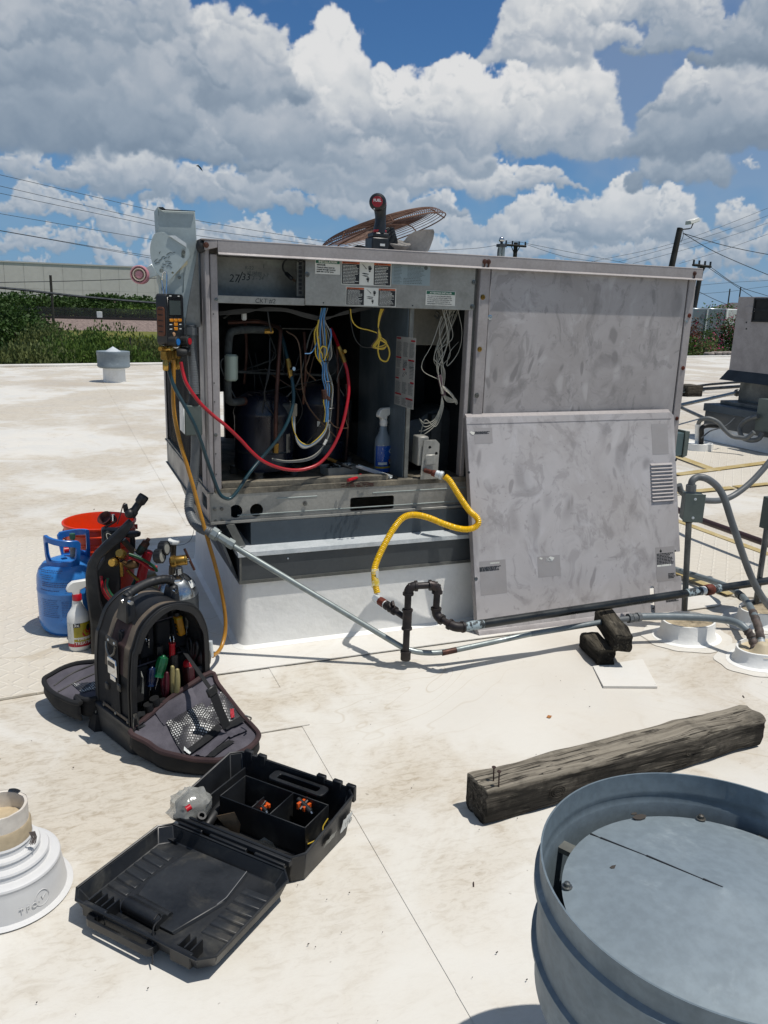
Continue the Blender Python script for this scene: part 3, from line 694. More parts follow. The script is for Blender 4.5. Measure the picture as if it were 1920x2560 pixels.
def tree(px, ptop, y, w, label, m_, n, ls, seed, name='tree', cat='tree', group=None, base=None, up=0, upright=0, clumps=9, flow=0, zb=None, trunk=True):
    rnd = random.Random(seed); b = P(px, ptop, y=y); zb = ZR if zb is None else zb; h = b.z-zb
    t = thing(name, label, cat, (b.x, y, zb), group=group)
    lo = zb+h*(.22 if trunk else .0)
    R = (w/2, w/2*.8, (b.z-lo)/2)
    obj('crown', leaves(rnd, (b.x, y, (b.z+lo)/2), R, n, ls, clumps, up, upright), m_, t, ang=1)
    if flow: obj('blossom', leaves(random.Random(seed+50), (b.x, y, (b.z+lo)/2+R[2]*.15), (R[0]*1.03, R[1]*1.03, R[2]*1.0), flow, ls*.7, clumps, up), flower, t, ang=1)
    mb = MB()
    for k in range(4):
        a = k*1.6+rnd.random(); e_ = Vector((b.x+cos(a)*w*.22, y+sin(a)*w*.2, zb+h*.72))
        mb.tube(spline([(b.x+cos(a)*.03*w, y+sin(a)*.03*w, zb-.1), (b.x+cos(a)*w*.06, y+sin(a)*w*.06, zb+h*.3), e_], 4), .1, 6, rf=lambda L, f: w*.035*(1-.75*f))
    obj('trunk', mb, barkm, t)
    return t
# left: far trees beyond the railway, then the bushes between railway and roof
gT = 'trees behind the railway'
for i, (px, pt, w, lab) in enumerate([(20, 722, 30, 'dark round tree at the photo\'s left edge before the warehouse'), (85, 744, 26, 'dark tree just left of the thin pole before the warehouse'), (150, 738, 30, 'dark tree just right of the thin pole before the warehouse'), (205, 746, 24, 'low dark tree midway along the warehouse wall'),
        (270, 733, 34, 'tallest dark tree before the warehouse, above the signal box'), (322, 748, 24, 'lighter tree between the tallest one and the gauge'), (372, 758, 26, 'light green tree beside the manifold gauge before the warehouse'), (430, 764, 26, 'green tree mostly hidden behind the galvanised switch box')]):
    tree(px, pt, yb+48+(i % 3)*5, w, lab, leaf_d if i < 5 else leaf_m, 5200, .58, 20+i, group=gT, clumps=12, zb=ZR)
for i, (px, pt, y, w, lab, m_, n, ls, up) in enumerate([
        (28, 728, 62, 9, 'big dense green tree at the photo\'s left edge beyond the roof', leaf_d, 11000, .17, 0), (-30, 760, 55, 10, 'dark tree cut off by the photo\'s left edge', leaf_d, 4000, .2, 0),
        (70, 762, 70, 6.5, 'dark bush leaning right of the big green tree', leaf_d, 7000, .18, 0)]):
    tree(px, pt, y, w, lab, m_, n, ls, 60+i, group='trees between railway and roof', clumps=11)
for i, (px, pt, y, w, lab, m_, n, ls) in enumerate([
        (120, 812, 52, 6.5, 'feathery olive bush left of the small roof vent', leaf_o, 2600, .2), (170, 822, 47, 5.5, 'feathery olive bush just left of the small vent', leaf_m, 2300, .2),
        (262, 806, 50, 6.0, 'tall feathery bush rising behind the small roof vent', leaf_m, 3000, .2), (228, 812, 52, 4, 'narrow feathery bush left of the vent cap', leaf_m, 1500, .2), (330, 822, 66, 4.6, 'bright yellow-green bush right of the small vent', leaf_y, 1500, .2),
        (395, 828, 48, 5.5, 'olive bush beside the air conditioner\'s left side', leaf_o, 2300, .2), (350, 850, 42, 4.6, 'low green bush between the vent and the unit', leaf_m, 1700, .18),
        (60, 842, 40, 6, 'low shaggy green bush at the far left behind the roof edge', leaf_o, 2300, .2), (10, 838, 44, 6, 'low shaggy bush in the left corner behind the roof edge', leaf_d, 2000, .2), (450, 830, 50, 6, 'olive bush hidden behind the air conditioner\'s corner', leaf_o, 1500, .2)]):
    tree(px, pt, y, w, lab, m_, n*4, ls*.42, 80+i, name='bush', cat='bush', group='bushes behind the roof edge', upright=1, clumps=26, trunk=False)
rnd = random.Random(5); mb = MB()
for i in range(42000):
    y = rnd.uniform(19, 95); x = rnd.uniform(-.50, .22)*y+rnd.uniform(-2, 2)
    h = rnd.uniform(.3, 1.1); w = rnd.uniform(.02, .05)*(1+y/40); a = rnd.uniform(0, 6.28); dx, dy = cos(a)*w, sin(a)*w; lx, ly = rnd.gauss(0, .2), rnd.gauss(0, .2)
    mb.add([(x-dx, y-dy, ZR), (x+dx, y+dy, ZR), (x+lx, y+ly, ZR+h)], [(0, 1, 2)])
obj('long_grass', mb, leaf_g, None, kind='stuff', ang=1)['label'] = 'long rough grass between the roof edge and the railway'
bpy.data.objects['long_grass']['category'] = 'grass'
# right: shrubs with pink flowers, trailers, trees
for i, (px, pt, y, w, lab, m_, n, fl) in enumerate([
        (1735, 778, 34, 3.6, 'pink-flowering shrub close beside the air conditioner\'s right edge', leaf_r, 8000, 2200), (1765, 815, 31, 3.4, 'magenta-blossomed shrub low in front of the trailers', leaf_m, 8000, 2400),
        (1800, 786, 36, 4.4, 'dark shrub with a few red flowers in front of the trailers', leaf_d, 12000, 500), (1842, 772, 35, 3.6, 'crimson-flowering shrub beside the second rooftop unit', leaf_d, 9000, 1500), (1740, 848, 27, 4.2, 'low green shrub at the roof edge right of the air conditioner', leaf_m, 9000, 0), (1785, 850, 28, 3.4, 'low yellow-green shrub at the roof edge', leaf_o, 7000, 0), (1835, 862, 30, 3, 'low dark shrub above the stone wall', leaf_d, 5000, 0), (1690, 800, 33, 4, 'flowering shrub hidden behind the air conditioner\'s corner', leaf_r, 1200, 200)]):
    tree(px, pt, y, w, lab, m_, n, .085, 120+i, name='flowering_shrub' if fl else 'shrub', cat='shrub', group='shrubs beyond the roof on the right', flow=fl, clumps=13, trunk=False)
for i, (px, pt, y, w, lab, n) in enumerate([(1752, 738, 75, 8, 'round green tree above the trailers beside the leaning pole', 2400), (1858, 738, 70, 7.5, 'bushy green tree rising above the second rooftop unit', 2400), (1905, 738, 78, 9, 'green tree at the photo\'s right edge above the second unit', 2400), (1700, 750, 80, 8, 'green tree hidden behind the air conditioner', 900), (1960, 744, 74, 8, 'green tree cut off by the photo\'s right edge', 1200)]):
    tree(px, pt, y, w, lab, leaf_m, n*2, .22, 150+i, group='trees beyond the trailers', clumps=16)
trl = mat('silver_grey_trailer_skin', '#7b848b', .4, .4, '#838b91', .6, .5, .04, 6); dm_ = mat('dark_diamond_mark', '#5b636b', .6)
for i, (pa, pb, lab) in enumerate([((1733, 770), (1770, 770), 'left grey trailer with a dark diamond mark behind the pink shrubs'), ((1772, 770), (1818, 771), 'middle grey trailer with a dark diamond mark behind the shrubs'), ((1820, 772), (1848, 770), 'right white trailer partly behind the crimson shrub')]):
    a, b = P(*pa, y=52), P(*pb, y=52)
    t = thing('trailer', lab, 'trailer', ((a.x+b.x)/2, 52, ZR), group='trailers behind the shrubs')
    obj('trailer_box', MB().box(a.x, b.x, 52, 60, ZR+1, a.z), trl if i < 2 else gal_box, t, bev=.06)
    obj('corner_post', MB().box(b.x-.12, b.x-.02, 51.9, 52, ZR+1, a.z-.05), gal_box, t)
    for xw in (a.x+.4, b.x-.4): obj('wheel', MB().cyl((xw, 52.5, ZR+.5), (xw, 52.9, ZR+.5), .5, 16), rubber, t)
    if i < 2:
        c = P((pa[0]+pb[0])/2+4, 791, y=51.98); q = .22
        obj('diamond_mark', MB().prism([(-q, 0), (0, -q), (q, 0), (0, q)], c, X_, Z_, .01), dm_, t)
mb = MB(); a = P(1845, 757, y=110)
solo('house_roof', MB().hexa([(a.x-7, 106, a.z-2), (a.x+7, 106, a.z-2), (a.x+7, 114, a.z-2), (a.x-7, 114, a.z-2)], [(a.x-1, 109.5, a.z), (a.x+2, 109.5, a.z), (a.x+2, 110.5, a.z), (a.x-1, 110.5, a.z)]), mat('dark_shingle', '#4c4a4c', .9), 'grey hipped house roof showing between the trees on the right', 'house')
t = thing('stone_wall', 'low rough stone wall below the shrubs beyond the roof edge', 'wall', (P(1815, 885, y=26).x, 26, ZR)); stonem = mat('pale_rubble_stone', '#9a8f86', .9, 0, '#77706a', 5, .8, .2, 30, .4, 20, .02)
a = P(1775, 880, y=26); b = P(1880, 880, y=26); rj = random.Random(9)
xx = a.x
while xx < b.x:
    w = rj.uniform(.25, .5)
    for k in range(2): obj('stone', MB().box(xx+.01, xx+w-.02, 26+rj.uniform(0, .05), 26.4, a.z-.5+k*.27, a.z-.26+k*.27+rj.uniform(-.03, .02)), stonem, t, bev=.05)
    xx += w
obj('wall_base', MB().box(a.x, b.x, 26.06, 26.4, ZR, a.z-.5), stonem, t)

# ------------------------------------------------------------------ poles, lines
polem = mat('dark_weathered_pole', '#3a3733', .9, 0, '#2b2926', 3, .7, .2, 20); linem = mat('black_cable', '#2e353c', .7)
def line(pts, y, r, label, group, name='power_line'):
    q = [P(a, b, y=(y if not isinstance(y, tuple) else y[0]+(y[1]-y[0])*i/(len(pts)-1))) for i, (a, b) in enumerate(pts)]
    solo(name, MB().tube(spline(q, 6), r, 5), linem, label, 'cable', group)
gl = 'overhead lines on the left'
for i, (pts, lab) in enumerate([([(-300, 368), (0, 437), (386, 527), (497, 552), (800, 602), (1000, 627)], 'topmost overhead line on the left, crossing behind the switch box'), ([(-300, 396), (0, 465), (386, 553), (500, 573), (790, 612)], 'second overhead line from the top on the left'),
        ([(-300, 420), (0, 483), (385, 564), (500, 590), (760, 622)], 'third overhead line from the top on the left'), ([(-300, 480), (0, 534), (375, 598), (560, 628)], 'fourth overhead line from the top on the left'), ([(-300, 522), (0, 576), (375, 640), (560, 665)], 'fifth overhead line from the top on the left'), ([(0, 577), (170, 607), (375, 645), (560, 680)], 'lowest thin overhead line against the sky on the left')]):
    line(pts, 60, .016, lab, gl)
line([(-300, 700), (0, 719), (200, 741), (400, 758), (600, 768)], 40, .055, 'thick black cable sagging low before the warehouse', None, 'thick_cable')
line([(-200, 710), (0, 706), (200, 702), (400, 695), (560, 690)], 120, .05, 'faint overhead line crossing the warehouse wall', gl)
a = P(126, 688, y=115); solo('thin_pole', MB().cyl((a.x, 115, ZR), a, .16, 6), polem, 'thin dark pole standing before the warehouse wall', 'pole')
a = P(325, 843, y=42); solo('fence_stake', MB().cyl((a.x, 42, ZR), a, .035, 6), polem, 'thin stake rising beside the small roof vent', 'stake')
gr = 'overhead lines on the right'
for i, (pts, lab) in enumerate([([(1475, 655), (1684, 608), (1920, 520), (2200, 400)], 'highest overhead line rising to the right edge'), ([(1545, 655), (1740, 600), (1920, 539), (2200, 430)], 'second overhead line rising to the right edge'), ([(1582, 659), (1760, 610), (1920, 557), (2200, 450)], 'third overhead line rising to the right edge'),
        ([(1698, 659), (1800, 628), (1920, 585), (2200, 480)], 'fourth overhead line rising right of the lamp pole'), ([(1289, 603), (1428, 631), (1549, 655), (1700, 690)], 'upper line falling right from the small utility pole'), ([(1312, 610), (1410, 641), (1521, 660), (1700, 700)], 'lower line falling right from the small utility pole'),
        ([(1289, 603), (1196, 620), (1050, 628), (900, 640)], 'line running left from the small utility pole'), ([(1749, 713), (1830, 706), (1920, 701), (2100, 690)], 'level line crossing behind the leaning utility pole'), ([(1749, 735), (1830, 728), (1920, 716), (2100, 700)], 'lowest level line above the trailers')]):
    line(pts, 70, .018, lab, gr)
for pts, lab in [([(1707, 583), (1809, 613), (1920, 636), (2100, 665)], 'upper slack cable falling right from the lamp pole'), ([(1707, 583), (1790, 631), (1920, 687), (2100, 760)], 'lower slack cable falling right from the lamp pole')]: line(pts, 45, .024, lab, 'cables from the lamp pole', 'slack_cable')
for pts, lab in [([(1777, 668), (1846, 715), (1920, 740)], 'upper wire falling right from the leaning utility pole'), ([(1772, 670), (1835, 712), (1920, 768)], 'lower wire falling right from the leaning utility pole'), ([(1742, 727), (1790, 750), (1820, 762)], 'black cable dropping from the leaning pole to the trailers')]: line(pts, 55, .024, lab, 'wires from the leaning pole', 'pole_wire')
# lamp pole
t = thing('lamp_pole', 'dark leaning pole with a white floodlight above the air conditioner', 'lamp pole', (P(1672, 700, y=45).x, 45, ZR))
a = P(1700, 570, y=45); b0 = P(1680, 662, y=45); b = b0+(b0-a)*((b0.z-ZR)/(a.z-b0.z))
obj('pole', MB().tube([b, a], .2, 10, rf=lambda L, f: .26-.07*f), polem, t)
c = P(1731, 552, y=45)
obj('arm', MB().tube([a+Vector((0, 0, -.1)), P(1722, 572, y=45), P(1728, 570, y=44.9), P(1733, 558, y=44.9)], .04, 6), polem, t)
d1 = (P(1741, 546, y=45)-P(1713, 560, y=45)).normalized(); n1_ = Vector((-d1.z, 0, d1.x))
obj('floodlight', MB().hexa([c-d1*.42-n1_*.1+Y_*-.3, c+d1*.36-n1_*.18+Y_*-.3, c+d1*.36-n1_*.18+Y_*.3, c-d1*.42-n1_*.1+Y_*.3], [c-d1*.34+n1_*.14+Y_*-.25, c+d1*.40+n1_*.06+Y_*-.25, c+d1*.40+n1_*.06+Y_*.25, c-d1*.34+n1_*.14+Y_*.25]), white_pl, t, bev=.03)
obj('drop_wire', MB().tube(spline([P(1707, 575, y=45), P(1708, 590, y=45), P(1702, 606, y=45)], 5), .02, 5), linem, t)
def upole(pt, pb, y, lab, arm, n=2):
    a, b0 = P(*pt, y=y), P(*pb, y=y); b = b0+(b0-a)*((b0.z-ZR)/(a.z-b0.z))
    t = thing('utility_pole', lab, 'utility pole', b, group='utility poles')
    obj('pole', MB().tube([b, a], .2, 8), polem, t)
    q0, q1 = P(*arm[0], y=y-.25), P(*arm[1], y=y-.25); obj('crossarm', MB().tube([q0, q1], .11, 6), polem, t)
    for k in range(4):
        c = q0.lerp(q1, (.04, .34, .66, .96)[k]); obj('insulator', MB().cyl(c, c+Vector((0, 0, .4)), .08, 8), linem, t)
    mdl = q0.lerp(q1, .5)
    for s in (.28, .72): obj('brace', MB().tube([q0.lerp(q1, s), mdl+(b-a).normalized()*.9], .045, 5), polem, t)
upole((1290, 606), (1287, 645), 70, 'small utility pole with a crossarm rising behind the unit roof', ((1263, 612), (1315, 616)))
upole((1755, 664), (1742, 735), 55, 'leaning utility pole right of the air conditioner\'s top corner', ((1732, 662), (1777, 667)))
for (px, pt, lab) in ((1825, 722, 'thin antenna mast left of the bushy tree'), (1852, 718, 'thin antenna mast in front of the bushy tree')):
    a = P(px, pt, y=90); solo('antenna_mast', MB().cyl((a.x, 90, ZR), a, .09, 6), polem, lab, 'mast', 'thin masts')
# chimney-like chrome stack behind
t = thing('exhaust_stack', 'shiny twin exhaust pipes topped by a chrome ball behind the unit roof', 'exhaust pipe', (P(1255, 640, y=16).x, 16, 0))
for px in (1250, 1258): a = P(px, 616, y=16); obj('pipe', MB().cyl((a.x, 16, 0), a, .045, 10), emt, t)
obj('ball_cap', MB().sphere(P(1254, 599, y=16), .06, 16), chrome, t); a = P(1254, 614, y=16); obj('collar', MB().cyl(a, P(1254, 603, y=16), .03, 10).box(a.x-.09, a.x+.09, 15.93, 16.07, a.z-.03, a.z+.03), linem, t)
obj('side_pipe', MB().tube(spline([P(1246, 600+48, y=16), P(1247, 625, y=16), P(1252, 612, y=16)], 4), .03, 6), linem, t)
# bird
a = P(489, 415, y=40); solo('bird', MB().add([a, a+Vector((.12, 0, .06)), a+Vector((.26, 0, -.06)), a+Vector((.13, .1, .0)), a+Vector((.34, .05, -.22))], [(0, 1, 3), (1, 2, 3), (2, 4, 3)]), linem, 'small dark bird flying among the clouds', 'bird')
# ================================================================== ROOFTOP UNIT
UX0, UX1, UY0, UY1, ZT, ZB, ZP = .453, 2.440, 2.70, 3.865, 1.378, .459, .566
def F(px, py, dy=0.0): return P(px, py, y=UY0+dy)
U = thing('rooftop_air_conditioner', 'big grey rooftop air conditioner with its service compartment open, on a white curb', 'air conditioner', (1.4, 3.18, ZB))
def part(name, mb, m_, par=None, **k): return obj(name, mb, m_, par or U, **k)
def screw(par, c, nrm=(0, -1, 0), r=.0065, m_=None):
    c = Vector(c); n_ = Vector(nrm).normalized()
    return obj('screw', MB().lathe([(r*1.5, 0), (r*1.5, .0012), (r, .0015), (r*.95, r*.8), (r*.5, r*.8), (r*.45, r*.45), (0, r*.45)], c, 6 if False else 10, n_), m_ or screwm, par)
# base rail, front, pressed with a ridge and pierced by lifting holes
L = UX1-UX0; H = ZP-ZB
def railholes():
    h = []
    for px, py, rpx in ((590, 1279, 18), (642, 1276, 17.5)):
        c = F(px, py); h.append(circ(c.x-UX0, c.z-ZB, .0235, 20))
    a, b = F(876, 1283), F(986, 1240); h.append(rrect(a.x-UX0, b.x-UX0, a.z-ZB+.006, b.z-ZB+.002, .008, 3))
    h.append(rrect(1.52, 1.66, .035, .075, .008, 3)); return h
part('base_rail', MB().prism([(0, 0), (L, 0), (L, H), (0, H)], (UX0, UY0+.004, ZB), X_, Z_, -.003, railholes()), galv)
part('rail_ridge', MB().hexa([(UX0+.09, UY0+.0005, ZB+.040), (UX1-.02, UY0+.0005, ZB+.040), (UX1-.02, UY0+.0038, ZB+.034), (UX0+.09, UY0+.0038, ZB+.034)], [(UX0+.09, UY0+.0005, ZB+.046), (UX1-.02, UY0+.0005, ZB+.046), (UX1-.02, UY0+.0038, ZB+.052), (UX0+.09, UY0+.0038, ZB+.052)]).box(UX0+.2, UX0+.46, UY0-.002, UY0+.0036, ZB+.0745, ZB+.0775).box(UX0+.75, UX1-.02, UY0-.002, UY0+.0036, ZB+.0745, ZB+.0775) if False else
     MB().tube([(UX0+.235, UY0+.0045, ZB+.073), (UX0+.385, UY0+.0045, ZB+.073)], .0025, 6).tube([(UX0+.095, UY0+.0045, ZB+.020), (UX1-.02, UY0+.0045, ZB+.020)], .0025, 6).tube([(UX0+.60, UY0+.0045, ZB+.073), (UX1-.1, UY0+.0045, ZB+.073)], .0025, 6), mat('matt_zinc', '#8f9894', .75, .1))
part('rail_flange', MB().box(UX0, UX1, UY0-.006, UY0+.05, ZB-.004, ZB-.001).box(UX0, UX1, UY0-.010, UY0-.006, ZB-.004, ZB+.006), galv, bev=.001)
part('corner_bracket', MB().prism(rrect(0, .068, .004, H-.004, .004, 2), (UX0+.004, UY0+.0005, ZB), X_, Z_, -.003), galv)
for px, py in ((537, 1273), (554, 1272), (539, 1302), (555, 1301)):
    c = F(px, py); screw(U, (c.x, UY0-.0026, c.z), r=.0042)
c = F(763, 1259); screw(U, (c.x, UY0, c.z), r=.006)
# left side rail
part('side_rail', MB().prism([(0, 0), (UY1-UY0, 0), (UY1-UY0, H), (0, H)], (UX0+.003, UY1, ZB), -Y_, Z_, .003,
     [rrect(UY1-UY0-.44, UY1-UY0-.33, .03, .082, .01, 3), rrect(UY1-UY0-.16, UY1-UY0-.06, .03, .078, .01, 3)]), galv)
part('side_rail_lip', MB().box(UX0-.008, UX0+.01, UY0, UY1, ZP-.003, ZP+.003).box(UX0-.008, UX0+.01, UY0, UY1, ZB-.003, ZB), galv_dark)
part('back_rail', MB().box(UX0+.003, UX1, UY1-.003, UY1, ZB, ZP).box(UX1-.003, UX1, UY0, UY1-.003, ZB, ZP), galv_dark)
# base pan: sheet with a raised front lip
part('base_pan', MB().box(UX0+.01, UX1-.01, UY0+.012, UY1-.01, ZP-.004, ZP+.004).box(UX0+.02, UX1-.02, UY0+.002, UY0+.012, ZP-.01, ZP+.010), mat('dusty_pan_steel', '#6f6a5e', .75, .2, '#4e4a42', 9, .9, .25, 90, dirt='#958b78', dv=7, dlo=.45, dhi=.7), bev=.001)
lip = MB(); a = UX0+.045
lip.box(a, a+.62, UY0+.014, UY0+.045, ZP+.0045, ZP+.030).box(a+.66, a+.80, UY0+.014, UY0+.030, ZP+.0045, ZP+.012)
part('pan_rim', lip, MATS['dusty_pan_steel'], bev=.003)
# posts
def cpost(name, x0, x1, y0, y1, z0, z1, m_): return part(name, MB().box(x0, x1, y0, y1, z0, z1), m_, bev=.003, seg=2)
xa, xb, xc = UX0, F(528, 900).x, F(549, 900).x
cpost('corner_post', xa, xb, UY0-.004, UY0+.045, ZP+.0, ZT-.012, mauve_trim)
cpost('post_flange', xb+.0025, xc, UY0+.004, UY0+.03, ZP+.002, ZT-.03, mauve_trim)
part('post_side', MB().box(UX0-.002, UX0+.004, UY0+.046, UY0+.13, ZP, ZT-.02), mauve_trim, bev=.001)
for px, py in ((543, 749), (534, 785), (536, 958), (537, 1005), (540, 1135), (541, 1186)):
    c = F(px, py); part('rivet_hole', MB().cyl((c.x, UY0+.0035, c.z), (c.x, UY0+.0025, c.z), .0022, 8), inkk)
for px, py in ((541, 749), (540, 1088)): c = F(px, py); screw(U, (c.x, UY0+.003, c.z), r=.004)
x1_, x2_ = F(1174, 900).x, F(1186, 900).x; x3_, x4_ = F(1187, 900).x, F(1212, 900).x
cpost('opening_jamb', x1_-.012, x1_+.006, UY0+.004, UY0+.04, ZP+.01, ZT-.03, mauve_trim)
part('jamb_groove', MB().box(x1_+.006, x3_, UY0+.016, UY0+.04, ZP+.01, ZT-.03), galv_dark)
cpost('center_post', x3_, x4_, UY0-.006, UY0+.03, ZP+.002, ZT-.012, mauve_trim)
for px, py in ((1205, 743), (1197, 873), (1190, 988)): c = F(px, py); screw(U, (c.x, UY0-.006, c.z), r=.0065, m_=brass if py < 900 else screwm)
# access panel on the right
xe = F(1712, 900).x
part('access_panel', MB().box(x4_+.004, UX1-.040, UY0-.001, UY0+.02, ZP+.01, ZT-.016), mauve, bev=.002)
cpost('corner_post', UX1-.036, UX1, UY0-.004, UY0+.04, ZP, ZT-.012, mauve_trim)
for px, py, xx_ in ((1224, 793, None), (1714, 803, None), (1727, 789, 1), (1710, 920, 1), (1691, 1046, 1)):
    c = F(px, py); screw(U, (c.x if not xx_ else UX1-.016, UY0-.002 if not xx_ else UY0-.005, c.z), r=.006, m_=chrome if not xx_ else rust)
# side walls and roof
part('right_wall', MB().box(UX1-.004, UX1, UY0+.041, UY1, ZP, ZT-.01), mauve_trim)
part('back_wall', MB().box(1.19, UX1-.004, UY1-.004, UY1, ZP, ZT-.01), mauve_trim)
lid = MB().box(UX0-.012, UX1+.012, UY0-.022, UY1+.012, ZT+.010, ZT+.014)
part('top_panel', lid, mauve_trim, bev=.002)
# the bent drip edge with a small return
e = MB()
def edge(e, x0, x1, y):
    e.hexa([(x0, y+.001, ZT-.028), (x1, y+.001, ZT-.028), (x1, y+.004, ZT-.028), (x0, y+.004, ZT-.028)], [(x0, y+.001, ZT+.012), (x1, y+.001, ZT+.012), (x1, y+.004, ZT+.012), (x0, y+.004, ZT+.012)])
    e.hexa([(x0, y-.008, ZT-.034), (x1, y-.008, ZT-.034), (x1, y+.003, ZT-.028), (x0, y+.003, ZT-.028)], [(x0, y-.009, ZT-.032), (x1, y-.009, ZT-.032), (x1, y+.001, ZT-.025), (x0, y+.001, ZT-.025)])
edge(e, UX0+.04, UX1+.012, UY0-.022)
e.box(UX0-.012, UX0-.009, UY0+.02, UY1+.012, ZT-.02, ZT+.012)
part('drip_edge', e, mauve_trim, bev=.0008)
part('edge_cap', MB().hexa([(UX0-.004, UY0-.02, ZT-.022), (UX0+.04, UY0-.021, ZT-.012), (UX0+.04, UY0-.017, ZT-.012), (UX0-.004, UY0-.016, ZT-.022)], [(UX0-.002, UY0-.02, ZT+.008), (UX0+.04, UY0-.021, ZT+.012), (UX0+.04, UY0-.017, ZT+.012), (UX0-.002, UY0-.016, ZT+.008)]), mauve_trim, bev=.002)
part('torn_corner_sealant', MB().sphere((UX0-.012, UY0-.006, ZT-.01), .016, 10, (.9, 1, 1.4)).sphere((UX0-.006, UY0-.012, ZT-.018), .010, 8), rubber)
for px in (1212, 1222, 1741): c = P(px, 650, y=UY0-.022); part('edge_screw', MB().lathe([(.009, 0), (.009, .002), (.006, .003), (.005, .007), (0, .007)], (c.x, UY0-.021, ZT-.008), 10, (0, -1, 0)).box(c.x-.003, c.x+.003, UY0-.024, UY0-.022, ZT-.026, ZT-.009), copper)
c = P(515, 610, y=UY0-.02); part('edge_screw', MB().lathe([(.009, 0), (.009, .002), (.006, .003), (.005, .007), (0, .007)], (c.x, UY0-.021, ZT-.006), 10, (0, -1, 0)), copper)
# left side: condenser coil, rail post and guard
part('side_coil', MB().box(UX0+.012, UX0+.045, UY0+.13, UY1-.06, ZP+.012, ZT-.03), coilmat)
mb = MB()
for k in range(150):
    y = UY0+.132+k*.0062
    if y > UY1-.062: break
    mb.box(UX0+.006, UX0+.012, y, y+.0018, ZP+.014, ZT-.032)
part('coil_fins', mb, coilmat, kind='stuff')
part('back_corner_post', MB().box(UX0-.002, UX0+.04, UY1-.05, UY1, ZP, ZT-.01), mauve_trim, bev=.002)
part('coil_edge_rod', MB().box(UX0-.003, UX0+.003, UY1-.075, UY1-.062, ZP, ZT-.01), dark_int)
part('side_sill', MB().box(UX0-.004, UX0+.03, UY0+.13, UY1-.05, ZP, ZP+.012), galv_dark)
# back coil: open under it at the left
mb = MB()
for k in range(150):
    z = .80+k*.0038
    if z > ZT-.03: break
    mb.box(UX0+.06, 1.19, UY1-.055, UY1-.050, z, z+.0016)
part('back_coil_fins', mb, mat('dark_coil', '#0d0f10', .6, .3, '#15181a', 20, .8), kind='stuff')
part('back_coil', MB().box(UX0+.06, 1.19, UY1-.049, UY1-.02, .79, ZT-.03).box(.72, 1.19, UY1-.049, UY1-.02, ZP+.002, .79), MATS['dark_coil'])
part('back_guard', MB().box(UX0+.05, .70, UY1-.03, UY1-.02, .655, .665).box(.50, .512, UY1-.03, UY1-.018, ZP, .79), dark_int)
# inside sheets
part('partition', MB().prism([(0, ZP+.005), (.50, ZP+.005), (.50, ZT-.12), (0, ZT-.12)], (1.183, UY0+.53, 0), -Y_, Z_, .003), dark_int if False else mat('dull_blue_grey_sheet', '#65727a', .55, .3, '#4f5c63', 5, .8, .1, 80, st=(1, 1, .4), dirt='#66706f', dv=4))
part('partition_fold', MB().box(1.183, 1.199, UY0+.020, UY0+.030, ZP+.005, ZT-.12), galv_dark, bev=.001)
part('rear_partition', MB().box(1.183, 1.187, UY0+.531, UY1-.06, ZP+.005, ZT-.03), dark_int)
mb = MB()
for k in range(5): mb.hexa([(1.177, UY0+.30, .72+k*.014), (1.183, UY0+.30, .724+k*.014), (1.183, UY0+.18, .724+k*.014), (1.177, UY0+.18, .72+k*.014)], [(1.181, UY0+.30, .73+k*.014), (1.184, UY0+.30, .73+k*.014), (1.184, UY0+.18, .73+k*.014), (1.181, UY0+.18, .73+k*.014)])
part('partition_louver', mb, MATS['dull_blue_grey_sheet'])
part('heat_section_back', MB().box(1.199, x1_+.02, UY0+.42, UY0+.425, ZP+.005, ZT-.12), dark_int)
part('heat_section_side', MB().box(x1_+.012, x1_+.016, UY0+.04, UY0+.42, ZP+.005, ZT-.12), dark_int)
part('control_plate', MB().box(1.207, 1.44, UY0+.235, UY0+.240, 1.06, ZT-.125).box(1.42, 1.44, UY0+.20, UY0+.235, 1.06, ZT-.125), mat('dull_cream_sheet', '#8d897d', .5, .2, '#77746b', 5, .7, .08, 80), bev=.001)
part('relay', MB().box(1.415, 1.47, UY0+.17, UY0+.20, 1.185, 1.245).box(1.412, 1.473, UY0+.165, UY0+.199, 1.175, 1.184), white_pl if False else mat('aged_relay_plastic', '#77786f', .5), bev=.002)
# blower housing low in the heat section
mb = MB(); mb.lathe([(.05, -.03), (.085, -.028), (.09, 0), (.085, .06), (.05, .07), (0, .07)], (1.285, UY0+.20, .69), 24, (0, -1, .1))
part('inducer_motor', mb, mat('grey_cast_housing', '#32383b', .5, .3, '#23282b', 14, .8))
mb = MB(); mb.lathe([(.02, -.1), (.13, -.09), (.14, -.05), (.14, .05), (.13, .07), (.1, .08), (0, .08)], (1.40, UY0+.24, .685), 28, (0, -1, 0)).box(1.34, 1.385, UY0+.13, UY0+.2, .66, .80)
part('blower_housing', mb, MATS['grey_cast_housing'], bev=.002)
# gas valve bracket
a = F(1050, 1218); br = MB()
br.prism([(0, 0), (.072, 0), (.074, .135), (.058, .15), (.01, .15), (.006, .12)], (a.x-.002, UY0-.004, ZP+.008), X_, Z_, -.003, [circ(.034, .122, .006, 12), circ(.062, .098, .006, 12)])
part('gas_bracket', br, galv_bright if False else galv, bev=.0006)
part('gas_valve', MB().box(a.x-.012, a.x+.03, UY0+.004, UY0+.06, ZP+.06, ZP+.17).box(a.x+.014, a.x+.054, UY0-.012, UY0-.005, ZP+.064, ZP+.104), galv, bev=.004)
